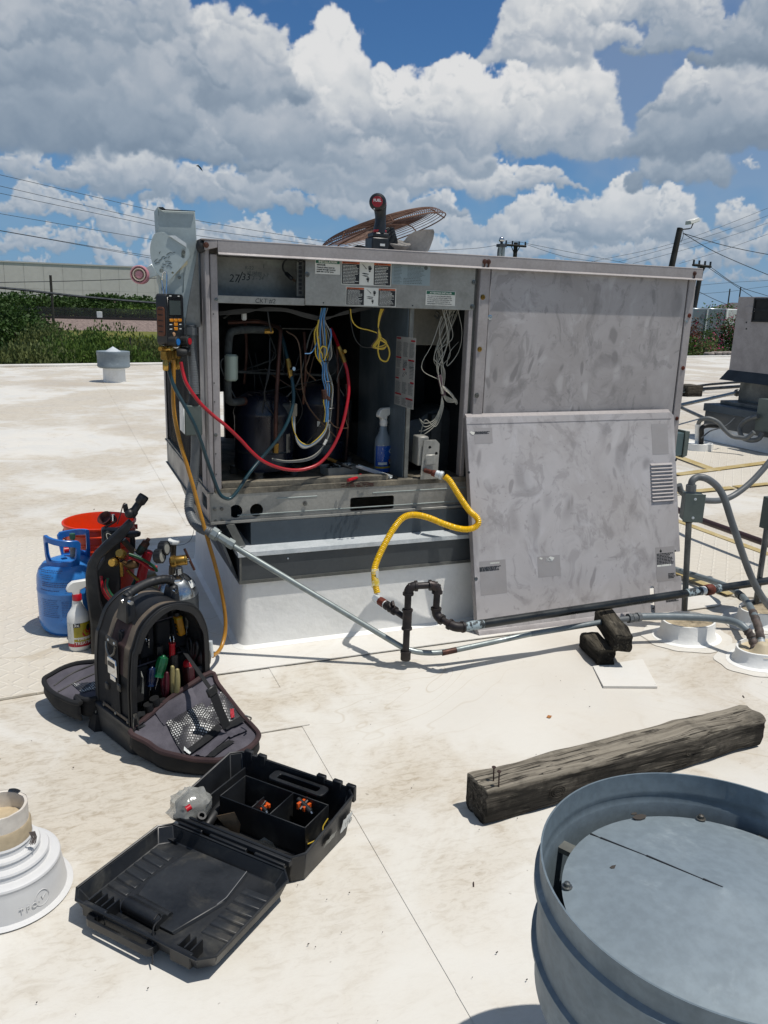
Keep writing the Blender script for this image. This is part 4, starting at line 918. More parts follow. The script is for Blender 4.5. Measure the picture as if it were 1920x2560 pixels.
# control box above the opening
zc0 = F(700, 762).z; zc1 = ZT-.03; zr0 = F(700, 745).z
xr = F(758, 690).x; xq = F(764, 690).x
part('recess_back', MB().box(xc-.002, xr+.02, UY0+.16, UY0+.164, zr0-.01, zc1), galv)
part('recess_floor', MB().box(xc-.002, xr+.02, UY0+.010, UY0+.16, zr0-.006, zr0-.003), galv)
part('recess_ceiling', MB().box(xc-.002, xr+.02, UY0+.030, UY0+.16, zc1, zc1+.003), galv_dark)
part('recess_side', MB().box(xr+.018, xr+.021, UY0+.010, UY0+.16, zr0-.006, zc1), galv)
part('box_strip', MB().box(xc-.002, xq-.001, UY0+.006, UY0+.010, zc0, zr0+.002), galv, bev=.0006)
# terminal strip: light frame with dark slots
part('terminal_strip', MB().box(xr-.012, xr+.012, UY0+.035, UY0+.045, zr0+.008, zc1-.01), galv_dark)
for k in range(9): part('terminal_slot', MB().box(xr-.006, xr+.004, UY0+.031, UY0+.035, zr0+.016+k*.0135, zr0+.025+k*.0135), inkk)
z1s = [F(764, 638).z, F(1197, 640).z]
part('control_panel', MB().box(xq, x1_+.005, UY0+.002, UY0+.006, F(900, 767).z, zc1), galv, bev=.0006)
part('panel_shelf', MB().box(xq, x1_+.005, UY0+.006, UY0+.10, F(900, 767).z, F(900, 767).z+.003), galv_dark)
for px, py in ((768, 686), (1185, 706), (1181, 767)): c = F(px, py); screw(U, (c.x, UY0+.002, c.z), r=.006)
for px, py in ((809, 757), (1032, 764)): c = F(px, py); part('panel_hole', MB().cyl((c.x, UY0+.0019, c.z), (c.x, UY0+.001, c.z), .0026, 8), inkk)

# decals on the control panel ---------------------------------------
ds = random.Random(11)
def decal(name, pa, pb, dy=.0015, m_=paper):
    """plate between photo points pa (top left) and pb (bottom right) on the front plane"""
    a, b = F(*pa, dy), F(*pb, dy); w, h = b.x-a.x, a.z-b.z
    org = Vector((a.x, UY0+dy, b.z)); o = obj(name, plate(org, X_, Z_, w, h), m_, U)
    return o, org-Y_*.0010, w, h
def band(par, org, w, h, fy0, fy1, m_, fx0=0, fx1=1, name='band'):
    return obj(name, MB().add([org+X_*w*fx0+Z_*h*fy0, org+X_*w*fx1+Z_*h*fy0, org+X_*w*fx1+Z_*h*fy1, org+X_*w*fx0+Z_*h*fy1], [(0, 1, 2, 3)]), m_, par)
def sub(par, nm, s, org, w, h, fx, fy, size, m_, align='LEFT', bold=0):
    return text(nm, s, org-Y_*.0003+X_*w*fx+Z_*h*fy, X_, Z_, size, m_, par, align, bold)
d_, o_, w, h = decal('installation_label', (788, 649), (850, 687))
band(d_, o_, w, h, .76, .97, inkg, .02, .98); sub(d_, 'lettering', 'INSTALLATION', o_, w, h, .5, .80, h*.21, paper, 'CENTER', .0004)
sub(d_, 'lettering', 'INSTALLER', o_, w, h, .06, .60, h*.14, inkk, 'LEFT', .0003)
for k, s in enumerate(('Control wires must be', 'routed through raceway', 'built into corner post.')): sub(d_, 'lettering', s, o_, w, h, .06, .42-k*.15, h*.15, inkk, 'LEFT', .0003)
def warn(pa, pb, s1, s2, big):
    d_, o_, w, h = decal('warning_label', pa, pb)
    band(d_, o_, w, h, .03, .87, inkk, .01, .355); band(d_, o_, w, h, .03, .87, inkk, .645, .985)
    band(d_, o_, w, h, .88, .97, inko, .01, .355); band(d_, o_, w, h, .88, .97, inko, .645, .985)
    sub(d_, 'lettering', s1, o_, w, h, .06, .89, h*.085, inkk); sub(d_, 'lettering', s2, o_, w, h, .74, .89, h*.085, inkk)
    for fx in (.03, .69): obj('warning_triangle', MB().add([o_-Y_*.0003+X_*w*fx+Z_*h*.89, o_-Y_*.0003+X_*w*(fx+.03)+Z_*h*.89, o_-Y_*.0003+X_*w*(fx+.015)+Z_*h*.96], [(0, 1, 2)]), inkk, d_)
    mb = MB(); lines(mb, o_-Y_*.0003+X_*w*.03+Z_*h*.06, X_, Z_, w*.31, h*.78, 13, ds, .38, .10); lines(mb, o_-Y_*.0003+X_*w*.665+Z_*h*.06, X_, Z_, w*.30, h*.78, 12, ds, .38, .10)
    obj('small_print', mb, paper, d_)
    # hand and spark / hand and blade pictograms
    def hand(cx, cy, s, flip=1):
        mb = MB(); z = o_-Y_*.0003
        def q(pts): mb.add([z+X_*(w*cx+a*s*flip)+Z_*(h*cy+b*s) for a, b in pts], [tuple(range(len(pts)))])
        q([(-.35, -.5), (.35, -.5), (.42, .1), (-.42, .1)])
        for i in range(4): q([(-.42+i*.22, .1), (-.24+i*.22, .1), (-.26+i*.22, .62+.12*(i in (1, 2))), (-.40+i*.22, .62+.12*(i in (1, 2)))])
        q([(.35, -.3), (.5, -.25), (.68, .2), (.56, .26), (.38, -.05)]); q([(-.3, -.62), (.3, -.62), (.22, -.95), (-.22, -.95)])
        return mb
    obj('hand_pictogram', hand(.56, .72, h*.16), inkk, d_); obj('hand_pictogram', hand(.53, .26, h*.13, -1), inkk, d_)
    mb = MB(); z = o_-Y_*.0003
    def zz_(pts): mb.add([z+X_*w*a+Z_*h*b for a, b in pts], [tuple(range(len(pts)))])
    zz_([(.40, .90), (.42, .88), (.47, .77), (.455, .77)]); zz_([(.455, .77), (.47, .77), (.50, .70), (.485, .68)]); zz_([(.40, .50), (.44, .47), (.54, .46), (.54, .49), (.45, .52)]); zz_([(.40, .42), (.47, .37), (.53, .38), (.53, .41), (.46, .42)])
    obj('spark_pictogram', mb, inkk, d_)
    return d_
warn((854, 651), (977, 716), 'ADVERTENCIA', 'WARNING', 1)
warn((865, 716.5), (989, 767), 'ADVERTENCIA', 'WARNING', 0)
clearm = mat('faded_metallic_label', '#8b9697', .4, .3, '#78878a', 14, .6)
d_, o_, w, h = decal('schematic_label', (981, 648), (1074, 715), m_=clearm)
mb = MB(); lines(mb, o_+X_*w*.04+Z_*h*.04, X_, Z_, w*.22, h*.9, 16, ds, .3, .12); lines(mb, o_+X_*w*.4+Z_*h*.3, X_, Z_, w*.48, h*.66, 13, ds, .3, .09); lines(mb, o_+X_*w*.3+Z_*h*.05, X_, Z_, w*.6, h*.25, 4, ds, .35, .07)
obj('faded_print', mb, inkgrey, d_); obj('round_mark', MB().add([o_+X_*(w*.88+cos(a/9*2*pi/1)*h*.085)+Z_*(h*.72+sin(a/9*2*pi)*h*.085)-Y_*.0002 for a in range(9)], [tuple(range(9))]), inkgrey, d_)
d_, o_, w, h = decal('attention_label', (1065, 726), (1137, 765))
band(d_, o_, w, h, .75, .97, inkg, .02, .98); sub(d_, 'lettering', 'ATTENTION INSTALLER', o_, w, h, .5, .80, h*.16, paper, 'CENTER', .0003)
for k, s in enumerate(('The control circuit of this unit is factory', 'wired for use on a 230 volt supply. If unit', 'is to be supplied by a 208 volt system, the', 'transformer must be rewired. Refer to', 'wiring diagram or installation instructions.')): sub(d_, 'lettering', s, o_, w, h, .05, .60-k*.13, h*.115, inkk, 'LEFT', .00015)
# marker writing in the recess and on the strip
def scrawl(s, px, py, dy, size, up=Z_, m_=inkk, shear=.15, bold=0): 
    c = F(px, py, dy); return text('marker_writing', s, (c.x, c.y, c.z), X_, up, size, m_, U, 'LEFT', bold, shear)
tt = Vector((.12, 0, 1))
scrawl('27', 572, 704, .1595, .036, tt); scrawl('/', 594, 706, .1595, .052, tt); scrawl('33', 603, 700, .1595, .032, tt)
for s, px, py, sz in (('R-22', 612, 673, .016), ('all takes', 617, 684, .016), ('written 3-7', 622, 690, .015), ('3 - 24', 630, 699, .017), ('1', 655, 670, .02)): scrawl(s, px, py, .1595, sz, tt, inkgrey)
scrawl('CKT #2', 637, 757, .0058, .021)
# cable in the recess
part('recess_cable', MB().tube(spline([F(757, 640, .05), F(735, 636, .08), F(712, 652, .1), F(707, 672, .1), F(720, 689, .1), F(729, 698, .08)], 6), .003, 6).tube(spline([F(716, 684, .1), F(724, 692, .07), F(730, 697, .07)], 4), .007, 6), wire_k)
mb = MB()
for k in range(3): mb.tube(spline([F(730, 697-k, .07), F(738, 704-2*k, .06), F(753, 695+k*3, .035)], 5), .0013, 5)
part('recess_wires', mb, wire_br)

# components inside -------------------------------------------------
def compressor(cx, cy, r, top, name_label):
    o_ = part('compressor', MB().lathe([(r*1.0, ZP+.035), (r*1.02, ZP+.06), (r, ZP+.07), (r, top-.09), (r*1.03, top-.085), (r*1.03, top-.075), (r*.98, top-.06), (r*.85, top-.025), (r*.6, top-.006), (0, top)], (cx, cy, 0), 40), comp_mat, label=name_label)
    for k in range(4):
        a = pi/4+k*pi/2+.4; c = Vector((cx+cos(a)*r*1.05, cy+sin(a)*r*1.05, ZP+.004))
        obj('rubber_foot', MB().lathe([(.016, 0), (.018, .01), (.014, .02), (.018, .03), (0, .032)], c, 14), mat('grommet', '#4b4a45', .7) if 'grommet' not in MATS else MATS['grommet'], o_)
    obj('mounting_foot', MB().lathe([(r*1.15, ZP+.030), (r*1.2, ZP+.034), (r*.95, ZP+.040)], (cx, cy, 0), 4, a0=.78+.4), comp_mat, o_)
    obj('weld_band', MB().lathe([(r*1.001, ZP+.098), (r*1.015, ZP+.101), (r*1.001, ZP+.105)], (cx, cy, 0), 40), MATS['grey_cast_housing'], o_)
    return o_
c1 = compressor(.700, 2.945, .108, .885, 'left dark compressor'); c2 = compressor(.975, 3.13, .118, .90, 'right dark compressor')
a = Vector((.745, 2.79, .70)); t_ = Vector((cos(-.9), sin(-.9), 0))
def wrap_label(par, cx, cy, r, a0, a1, z0, z1, m_):
    return obj('wrap_label', MB().grid(lambda u, v_: Vector((cx+cos(a0+(a1-a0)*u)*r, cy+sin(a0+(a1-a0)*u)*r, z0+(z1-z0)*v_)), 6, 2), m_, par)
wl = wrap_label(c1, .700, 2.945, .1095, -.95, -.72, .665, .735, MATS['dull_cream_sheet'])
wrap_label(c1, .700, 2.945, .1097, -.82, -.75, .675, .725, inkk)
wl = wrap_label(c2, .975, 3.13, .1197, -.62, -.45, .67, .76, MATS['dull_cream_sheet'])
for k in range(4): wrap_label(c2, .975, 3.13, .1199, -.57, -.50, .68+k*.02, .69+k*.02, inkk)
part('terminal_cover', MB().box(.72, .81, 2.86, 2.90, .80, .85), MATS['grey_cast_housing'], bev=.008)
def I(px, py, y): return P(px, py, y=y+.08)
pipe_ins = mat('grey_pipe_insulation', '#3c4140', .85, 0, '#2a2e2e', 20, .9, .2, 90, .3, 60, .001)
part('suction_line', MB().tube(spline([I(672, 825, 2.80), I(620, 824, 2.78), I(585, 828, 2.76), I(574, 838, 2.75), I(570, 880, 2.75), I(569, 940, 2.75), I(570, 990, 2.75), I(578, 1005, 2.77), I(606, 1003, 2.80)], 6), .0135, 12), pipe_ins)
part('suction_coupling', MB().cyl(I(590, 1005, 2.79), I(612, 1002, 2.81), .0155, 14), copper)
part('discharge_line', MB().tube(spline([I(570, 806, 2.85), I(640, 804, 2.84), I(675, 812, 2.83), I(697, 820, 2.80), I(701, 838, 2.78), I(697, 900, 2.76), I(691, 1000, 2.74), I(689, 1090, 2.735), I(690, 1112, 2.735)], 6), .0075, 10), copper)
part('line_fitting', MB().tube([I(690, 1108, 2.735), I(689, 1132, 2.735)], .011, 8), brass); part('line_fitting', MB().tube([I(660, 828, 2.79), I(682, 827, 2.79)], .011, 8), brass)
part('filter_drier', MB().tube([I(578, 886, 2.72), I(578, 893, 2.72), I(578, 944, 2.72), I(578, 952, 2.72)], .02, 14, rf=lambda L, f: (.008, .024, .024, .008)[int(round(f*3))] if False else .023), mat('pale_green_drier', '#93a096', .4, .1, '#7b8a80', 12, .7), bev=.006)
part('drier_strap', MB().box(I(575, 927, 2.70).x-.02, 1.0, 2.745, 2.748, I(700, 930, 2.745).z-.008, I(700, 930, 2.745).z+.006) if False else MB().tube([I(576, 928, 2.80), I(640, 932, 2.92), I(812, 938, 3.0)], .006, 4), pipe_ins)
part('capillary_tube', MB().tube([I(705, 821, 3.1), I(790, 823, 3.1)], .0025, 6).tube(spline([I(560, 795, 2.8), I(575, 786, 2.85), I(600, 778, 2.85), I(616, 780, 2.85)], 5), .003, 6), galv_dark)
part('white_sensor', MB().box(I(611, 790, 2.78).x-.009, I(611, 790, 2.78).x+.009, 2.86, 2.87, I(611, 790, 2.78).z-.015, I(611, 790, 2.78).z+.012), gal_box, bev=.004)
part('condenser_motor', MB().lathe([(0, -.05), (.05, -.048), (.055, 0), (.03, .01), (0, .012)], I(840, 918, 3.15), 20, (0, -1, 0)), MATS['grey_cast_housing'])
part('shelf_box', MB().box(1.03, 1.17, 3.28, 3.48, .71, .81), MATS['grey_cast_housing'], bev=.004)
part('rear_gap_plate', MB().box(1.12, 1.181, UY1-.2, UY1-.19, .78, .80), galv_bright)
# wiring ------------------------------------------------------------
def wire(name, pts, r, m_, par=None, n=6, seg=6): return obj(name, MB().tube(spline(pts, n), r, seg), m_, par or U)
wr = random.Random(4)
yh = 2.68
trunkp = [(812, 770), (806, 800), (806, 830), (808, 862), (809, 890), (811, 915), (816, 945), (821, 970), (820, 1000), (820, 1030), (818, 1055)]
cols = [wire_y, wire_b, wire_g, wire_y, wire_b, wire_br, wire_w, wire_g, wire_b, wire_y, wire_k, wire_g, wire_w]
for k, m_ in enumerate(cols):
    off = (k-6)*1.5; yy = yh+wr.uniform(-.015, .015)
    pts = [I(px+off*(2.0 if 800 < py < 895 else (.75 if py < 940 or py > 1010 else 1.1))+wr.uniform(-2, 2), py, yy) for px, py in trunkp]
    wire('harness_wire', pts, .0020 if m_ is not wire_y and m_ is not wire_b else .0024, m_)
for py in (903, 953, 1020): part('cable_tie', MB().lathe([(.017, -.002), (.019, 0), (.017, .002)], I(812+(py-903)*.1, py, yh), 14, (0, 0, 1)), wire_k)
wire('harness_wire', [I(797, 800, 2.66), I(793, 830, 2.65), I(798, 870, 2.66), I(806, 888, 2.67), I(802, 905, 2.67)], .0028, wire_y)
wire('harness_wire', [I(800, 905, 2.66), I(799, 880, 2.66), I(806, 866, 2.66), I(816, 870, 2.66), I(816, 885, 2.66), I(808, 905, 2.67)], .0026, wire_y)
wire('harness_wire', [I(826, 822, 2.66), I(828, 840, 2.65), I(823, 862, 2.66), I(815, 890, 2.67)], .0026, wire_b)
wire('loose_wire', [I(797, 842, 2.67), I(790, 862, 2.66), I(778, 882, 2.65), I(762, 884, 2.65)], .0018, wire_b)
part('wire_nut', MB().tube([I(810, 975, 2.65), I(812, 998, 2.65)], .010, 8).tube([I(818, 992, 2.65), I(824, 1000, 2.65)], .006, 6), copper)
for k in range(6):
    m_ = (wire_y, wire_g, wire_b, wire_w, wire_w, wire_g)[k]; s = k*1.8
    wire('harness_loop', [I(818+k, 1050, 2.67), I(812, 1075+s, 2.67), I(790, 1100+s, 2.67), I(768-s, 1112+s, 2.68), I(745-s*.4, 1098+s*.5, 2.69), I(732+s*.6, 1065, 2.70), I(730+s, 1030, 2.71)], .0019, m_)
part('wire_connector', MB().box(I(734, 1015, 2.71).x-.011, I(734, 1015, 2.71).x+.011, 2.78, 2.80, I(734, 1040, 2.71).z, I(734, 1008, 2.71).z), mat('connector_tan', '#80796a', .6), bev=.002)
for k in range(3): wire('control_wire', [I(822+k*2, 1060, 2.67), I(822-k, 1090, 2.67), I(800, 1125+k*3, 2.665), I(770, 1145+k*3, 2.66), I(720, 1152+k*2, 2.67), I(680, 1146+k*2, 2.69)], .0015, wire_g if k else wire_w)
part('in_line_splice', MB().tube([I(810, 1112, 2.66), I(817, 1099, 2.66)], .005, 6), paper)
wire('control_wire', [I(822, 1050, 2.67), I(840, 1068, 2.68), I(868, 1070, 2.7), I(868, 1062, 2.7), I(860, 1035, 2.7)], .0015, wire_br)
for k in range(4): wire('black_cable', [I(548, 786-k*2, 2.72), I(610, 782-k*3, 2.71), I(660, 770+k*2, 2.70), I(715, 772+k*2, 2.69), I(765, 784+k*3, 2.68), I(810, 793+k*2, 2.68), I(860, 785-k*2, 2.70), I(930, 770-k*2, 2.73)], .0032, wire_k)
wire('black_cable', [I(668, 768, 2.70), I(672, 800, 2.70), I(678, 830, 2.72)], .003, wire_k)
for k, (m_, dx) in enumerate(((wire_y, 0), (wire_y, 6), (wire_br, 10), (wire_y, 3))):
    wire('harness_wire', [I(952+dx, 772, 2.68), I(947+dx*.5, 795, 2.68), I(946, 820, 2.68), I(952-dx, 845, 2.68), I(938-dx, 868, 2.68), I(960, 872-k*3, 2.68), I(966, 855, 2.68), I(950, 842, 2.68)], .0022, m_)
wire('harness_wire', [I(950, 848, 2.68), I(968, 862, 2.68), I(974, 885, 2.68), I(966, 903, 2.68), I(950, 896, 2.68), I(945, 870, 2.68), I(952, 842, 2.68)], .003, wire_y)
wire('harness_wire', [I(876, 772, 2.70), I(880, 800, 2.70), I(895, 818, 2.70), I(925, 826, 2.69), I(950, 835, 2.68)], .0022, wire_y)
wire('harness_wire', [I(874, 785, 2.72), I(885, 840, 2.72), I(905, 866, 2.72), I(935, 866, 2.70), I(950, 846, 2.68)], .0022, wire_k)
for k in range(16):   # dark wires and small tubes crossing the back of the bay
    m_ = (wire_k, wire_g, wire_br, wire_k, pipe_ins)[k % 5]; xa_ = wr.uniform(565, 860); ya_ = wr.uniform(772, 900); xb_ = wr.uniform(600, 885); yb_2 = wr.uniform(920, 1150); yy = wr.uniform(2.74, 2.98)
    wire('bay_wire', [I(xa_, ya_, yy), I(xa_+wr.uniform(-30, 40), ya_+wr.uniform(20, 90), yy-.03), I((xa_+xb_)/2+wr.uniform(-40, 40), (ya_+yb_2)/2+40, yy-.02), I(xb_, yb_2, yy)], wr.uniform(.0014, .0030), m_)
for k, (xa_, ya_, yb_2) in enumerate(((590, 1010, 1180), (612, 800, 960), (760, 830, 1010), (842, 850, 1130), (866, 960, 1150))): wire('copper_line', [I(xa_, ya_, 2.95), I(xa_+4, (ya_+yb_2)/2, 2.93), I(xa_-2, yb_2, 2.95)], .006, copper)
for k in range(7): part('service_tag', MB().box(I(0+600+k*38, 1000, 2.8).x, I(600+k*38, 1000, 2.8).x+.012, 2.86, 2.862, .66+.05*(k % 3), .68+.05*(k % 3)), paper) if k in (2, 5) else None
# pale wires of the heating section
for k in range(11):
    m_ = wire_w; a0 = 1106+k*4.2; ym = 2.66+.004*k
    mid = [(1098+wr.uniform(0, 34), 830+wr.uniform(-15, 15)), (1082+wr.uniform(0, 45), 878+wr.uniform(-15, 15)), (1092+wr.uniform(-4, 20), 918+wr.uniform(-8, 8))]
    wire('heat_wire', [I(a0, 774, ym)]+[I(px, py, ym) for px, py in mid]+[I(1106+wr.uniform(-3, 3), 985, ym)], .0014, m_)
for k in range(5): wire('heat_wire', [I(1105, 960, 2.68), I(1112+k*5, 975+k*3, 2.66), I(1132+k*2, 990+k*5, 2.66), I(1142, 1004, 2.66), I(1118, 1004-k*3, 2.67), I(1106, 985, 2.68)], .0013, wire_w)
for k in range(5): wire('heat_wire', [I(1105, 990, 2.68), I(1100+k*2, 1020, 2.68), I(1085+k, 1050+k*4, 2.68), I(1062, 1058+k*9 if k < 4 else 1050, 2.68), I(1048, 1050+k*14 if k > 1 else 1046, 2.70)], .0014, wire_w)
wire('heat_wire', [I(1145, 775, 2.67), I(1155, 830, 2.67), I(1146, 880, 2.67), I(1118, 915, 2.67), I(1125, 880, 2.68), I(1146, 855, 2.7)], .0013, wire_w)
wire('heat_wire', [I(1104, 790, 2.66), I(1080, 860, 2.66), I(1056, 905, 2.66), I(1060, 930, 2.66), I(1100, 950, 2.67)], .0013, wire_w)
part('wire_tape', MB().tube([I(1097, 938, 2.67), I(1103, 960, 2.68), I(1110, 988, 2.68)], .009, 8), mat('mauve_wires', '#5c4750', .6))
part('wire_coil', MB().tube(spline([I(1090, 778, 2.8), I(1098, 786, 2.8), I(1094, 796, 2.8), I(1086, 788, 2.8)], 6), .004, 6), galv_dark)
# red-and-white safety notice on the partition
o0 = P(992, 840, x=1.1793); u_ = -Y_; top = P(992, 840, x=1.1793); tr_ = P(1040, 850, x=1.1793); bl = P(987, 1010, x=1.1793)
w, h = top.y-tr_.y, top.z-bl.z; org = Vector((1.1793, top.y, bl.z)); nl = mat('notice_paper', '#a3a39e', .6, 0, '#93938e', 12, .5)
d_ = obj('notice', MB().prism([(0, 0), (w, 0), (w, h), (0, h)], org, u_, Z_, .0006), nl, U)
on = org-X_*.0010
def nb(x0, x1, y0, y1, m_): obj('print_block', MB().add([on+u_*w*x0+Z_*h*y0, on+u_*w*x1+Z_*h*y0, on+u_*w*x1+Z_*h*y1, on+u_*w*x0+Z_*h*y1], [(0, 1, 2, 3)]), m_, d_)
for x0, x1, y0 in ((.02, .25, .975), (.76, .99, .955), (.02, .3, .70), (.66, .98, .68), (.4, .52, .54), (.02, .2, .40), (.8, .98, .37), (.02, .36, .17), (.6, .96, .13)): nb(x0, x1, y0-.012, y0+.012, inkr)
mb = MB()
for c0 in (.04, .38, .7):
    for y0, y1 in ((.72, .93), (.56, .68), (.19, .36), (.02, .13)): lines(mb, on+u_*w*c0+Z_*h*y0, u_, Z_, w*.27, h*(y1-y0), int((y1-y0)*70), ds, .4, .12)
for c0, y0, y1 in ((.04, .42, .54), (.75, .42, .6)): lines(mb, on+u_*w*c0+Z_*h*y0, u_, Z_, w*.22, h*(y1-y0), 9, ds, .4, .15)
obj('small_print', mb, inkgrey, d_)
mb = MB()
for cy_ in (.60, .47): mb.tube(spline([on+u_*w*(.5+.1*cos(a))+Z_*h*(cy_+.04*sin(a*1.3)) for a in range(7)], 4), .0007, 4)
obj('line_drawing', mb, inkgrey, d_)

# ------------------------------------------------------------------ roof curb
KX0, KX1, KY0, KY1 = .552, 2.30, 2.648, 3.70
K = thing('roof_curb', 'white membrane-covered roof curb with a metal cap ledge under the air conditioner', 'roof curb', (1.4, 3.2, 0))
fl = MB(); zk = .262
def skirt(u, v_):
    # wrapped, slightly flaring foot with soft corner
    per = [(KX0, KY1), (KX0, KY0), (KX1, KY0), (KX1, KY1)]
    return None
prof = [(0.0, zk+.01), (.003, .20), (.005, .12), (.009, .05), (.016, .018), (.028, .0105), (.034, .0085)]
def ring(off, z, n=5):
    r = .02+off*.9
    return [Vector((a, b, z)) for a, b in rrect(KX0-off, KX1+off, KY0-off, KY1+off, r, n)]
rr = [ring(o, z) for o, z in prof]; n_ = len(rr[0])
fl.add([p for R_ in rr for p in R_], [(i*n_+k, i*n_+(k+1) % n_, (i+1)*n_+(k+1) % n_, (i+1)*n_+k) for i in range(len(rr)-1) for k in range(n_)])
obj('flashing', fl, flash_m, K)
zL = P(602, 1383, y=KY0-.012).z
cf = mat('charcoal_flashing_metal', '#4c5052', .5, .35, '#414548', 5, .6, .05, 60)
def ringbox(mb, x0, x1, y0, y1, z0, z1, th):
    mb.box(x0, x1, y0, y0+th, z0, z1).box(x0, x1, y1-th, y1, z0, z1).box(x0, x0+th, y0+th, y1-th, z0, z1).box(x1-th, x1, y0+th, y1-th, z0, z1); return mb
obj('counter_flashing', ringbox(MB(), KX0-.012, KX1+.012, KY0-.012, KY1+.012, zk-.012, zL-.014, .004), cf, K)
obj('flashing_lip', ringbox(MB(), KX0-.015, KX1+.015, KY0-.015, KY1+.015, zk-.013, zk-.001, .0028), galv_dark, K)
obj('cap_edge', ringbox(MB(), KX0-.019, KX1+.019, KY0-.019, KY1+.019, zL-.014, zL+.002, .004), galv_bright, K, bev=.001)
mb = MB()  # sloping bright ledge, narrower inner wall
x0, x1, y0, y1 = KX0-.019, KX1+.019, KY0-.019, KY1+.019; i_ = .058
a4 = [(x0, y0), (x1, y0), (x1, y1), (x0, y1)]; b4 = [(x0+i_, y0+i_), (x1-i_, y0+i_), (x1-i_, y1-i_), (x0+i_, y1-i_)]
mb.add([Vector((*p, zL+.002)) for p in a4]+[Vector((*p, zL+.010)) for p in b4]+[Vector((*p, zL+.0005)) for p in b4], [(k, (k+1) % 4, (k+1) % 4+4, k+4) for k in range(4)])
obj('cap_ledge', mb, galv_bright, K)
obj('adapter_wall', ringbox(MB(), x0+i_, x1-i_, y0+i_, y1-i_, zL+.008, ZB-.005, .004), mat('blue_grey_adapter', '#454f57', .5, .35, '#39434b', 5, .6, .05, 60), K)
obj('adapter_strut', MB().hexa([(x0+i_-.05, y0+.05, zL+.012), (x0+i_-.02, y0+.05, zL+.012), (x0+i_-.02, y0+.06, zL+.012), (x0+i_-.05, y0+.06, zL+.012)], [(x0-.03, y0+.05, ZB-.005), (x0+.0, y0+.05, ZB-.005), (x0+.0, y0+.06, ZB-.005), (x0-.03, y0+.06, ZB-.005)]), galv_dark, K)
obj('side_wedge', MB().hexa([(x0-.002, KY0+.02, zk), (x0+.006, KY0+.02, zk), (x0+.006, KY1, zk), (x0-.002, KY1, zk)], [(UX0+.01, KY0+.05, ZB-.006), (UX0+.02, KY0+.05, ZB-.006), (UX0+.02, KY1, ZB-.006), (UX0+.01, KY1, ZB-.006)]), cf, K)
obj('corner_seam', MB().box(KX0-.0135, KX0-.0125+.006, KY0-.0145, KY0-.0125, zk-.01, zL-.015), galv_dark, K)
c = P(720, 1396, y=KY0-.013); obj('rivet', MB().sphere((c.x, KY0-.0125, c.z), .0035, 8), galv_bright, K)
# patch of welded membrane at the curb's corner

# ------------------------------------------------------------------ panel leaning against the unit
pa, pb = P(1197, 1592), P(1703, 1530); ptl, ptr = P(1165, 1045, y=UY0-.028), P(1680, 1030, y=UY0-.028)
ex = (pb-pa); ex.z = 0; wbot = ex.length; ex.normalize()
mid_t = (ptl+ptr)/2; mid_b = (pa+pb)/2; ey = (mid_t-mid_b); hgt = ey.length; ey.normalize(); ex = (ex-ey*ex.dot(ey)).normalized(); ez = ex.cross(ey).normalized()
if ez.y > 0: ez = -ez
wpan = ((ptr-ptl).length+wbot)/2
Mx = Matrix((ex, ey, ez)).transposed().to_4x4(); Mx.translation = mid_b-ex*wpan/2
D = thing('removed_panel', 'removed grey access panel with louvres, leaning against the air conditioner', 'metal panel', (0, 0, 0), mtx=Mx)
def dp(name, mb, m_, par=None, **k): return obj(name, mb, m_, par or D, world=False, **k)
def pl(px, py):
    """photo point on the panel's face, in panel coordinates"""
    v_ = ray(px, py); Mi = Mx.inverted(); o = Mi @ CAM; dd = Mi.to_3x3() @ v_; t = (.004-o.z)/dd.z; q = o+dd*t; return Vector((q.x, q.y, .004))
lo_a, lo_b = pl(1624, 1157), pl(1685, 1252)
sl = pl(1631, 1490); nt = pl(1700, 1400)
notch_h = [nt.y-.05, nt.y+.06]
outer = [(0, 0), (wpan, 0), (wpan, pl(1705, 1440).y), (wpan-.03, pl(1705, 1440).y), (wpan-.03, pl(1705, 1378).y), (wpan, pl(1705, 1378).y), (wpan, hgt-.012), (wpan-.014, hgt), (0, hgt)]
slot = rrect(sl.x-.011, sl.x+.011, pl(1631, 1555).y, pl(1631, 1465).y, .0105, 5)
lw, lh = lo_b.x-lo_a.x, lo_a.y-lo_b.y
dp('panel_sheet', MB().prism(outer, (0, 0, 0), X_, Y_, .004, [slot]), mauve2, bev=.001)
dp('folded_edge', MB().box(0, wpan, -.001, .0015, -.022, .0).box(-.0015, .0, 0, hgt, -.022, .002).box(wpan, wpan+.0015, 0, pl(1705, 1440).y, -.022, .002).box(wpan, wpan+.0015, pl(1705, 1378).y, hgt-.012, -.022, .002), mauve_trim)
dp('top_flange', MB().box(.002, wpan-.014, hgt-.026, hgt-.0245, .004, .0055).hexa([(.002, hgt-.001, .0), (wpan-.014, hgt-.001, .0), (wpan-.014, hgt+.012, -.014), (.002, hgt+.012, -.014)], [(.002, hgt+.0, .004), (wpan-.014, hgt+.0, .004), (wpan-.014, hgt+.015, -.012), (.002, hgt+.015, -.012)]), mauve_trim)
dp('bottom_flange', MB().hexa([(.002, .0, .004), (wpan*.72, .0, .004), (wpan*.72, .026, .0042), (.002, .026, .0042)], [(.002, .0, .012), (wpan*.72, .0, .012), (wpan*.72, .024, .006), (.002, .024, .006)]), mauve_trim)
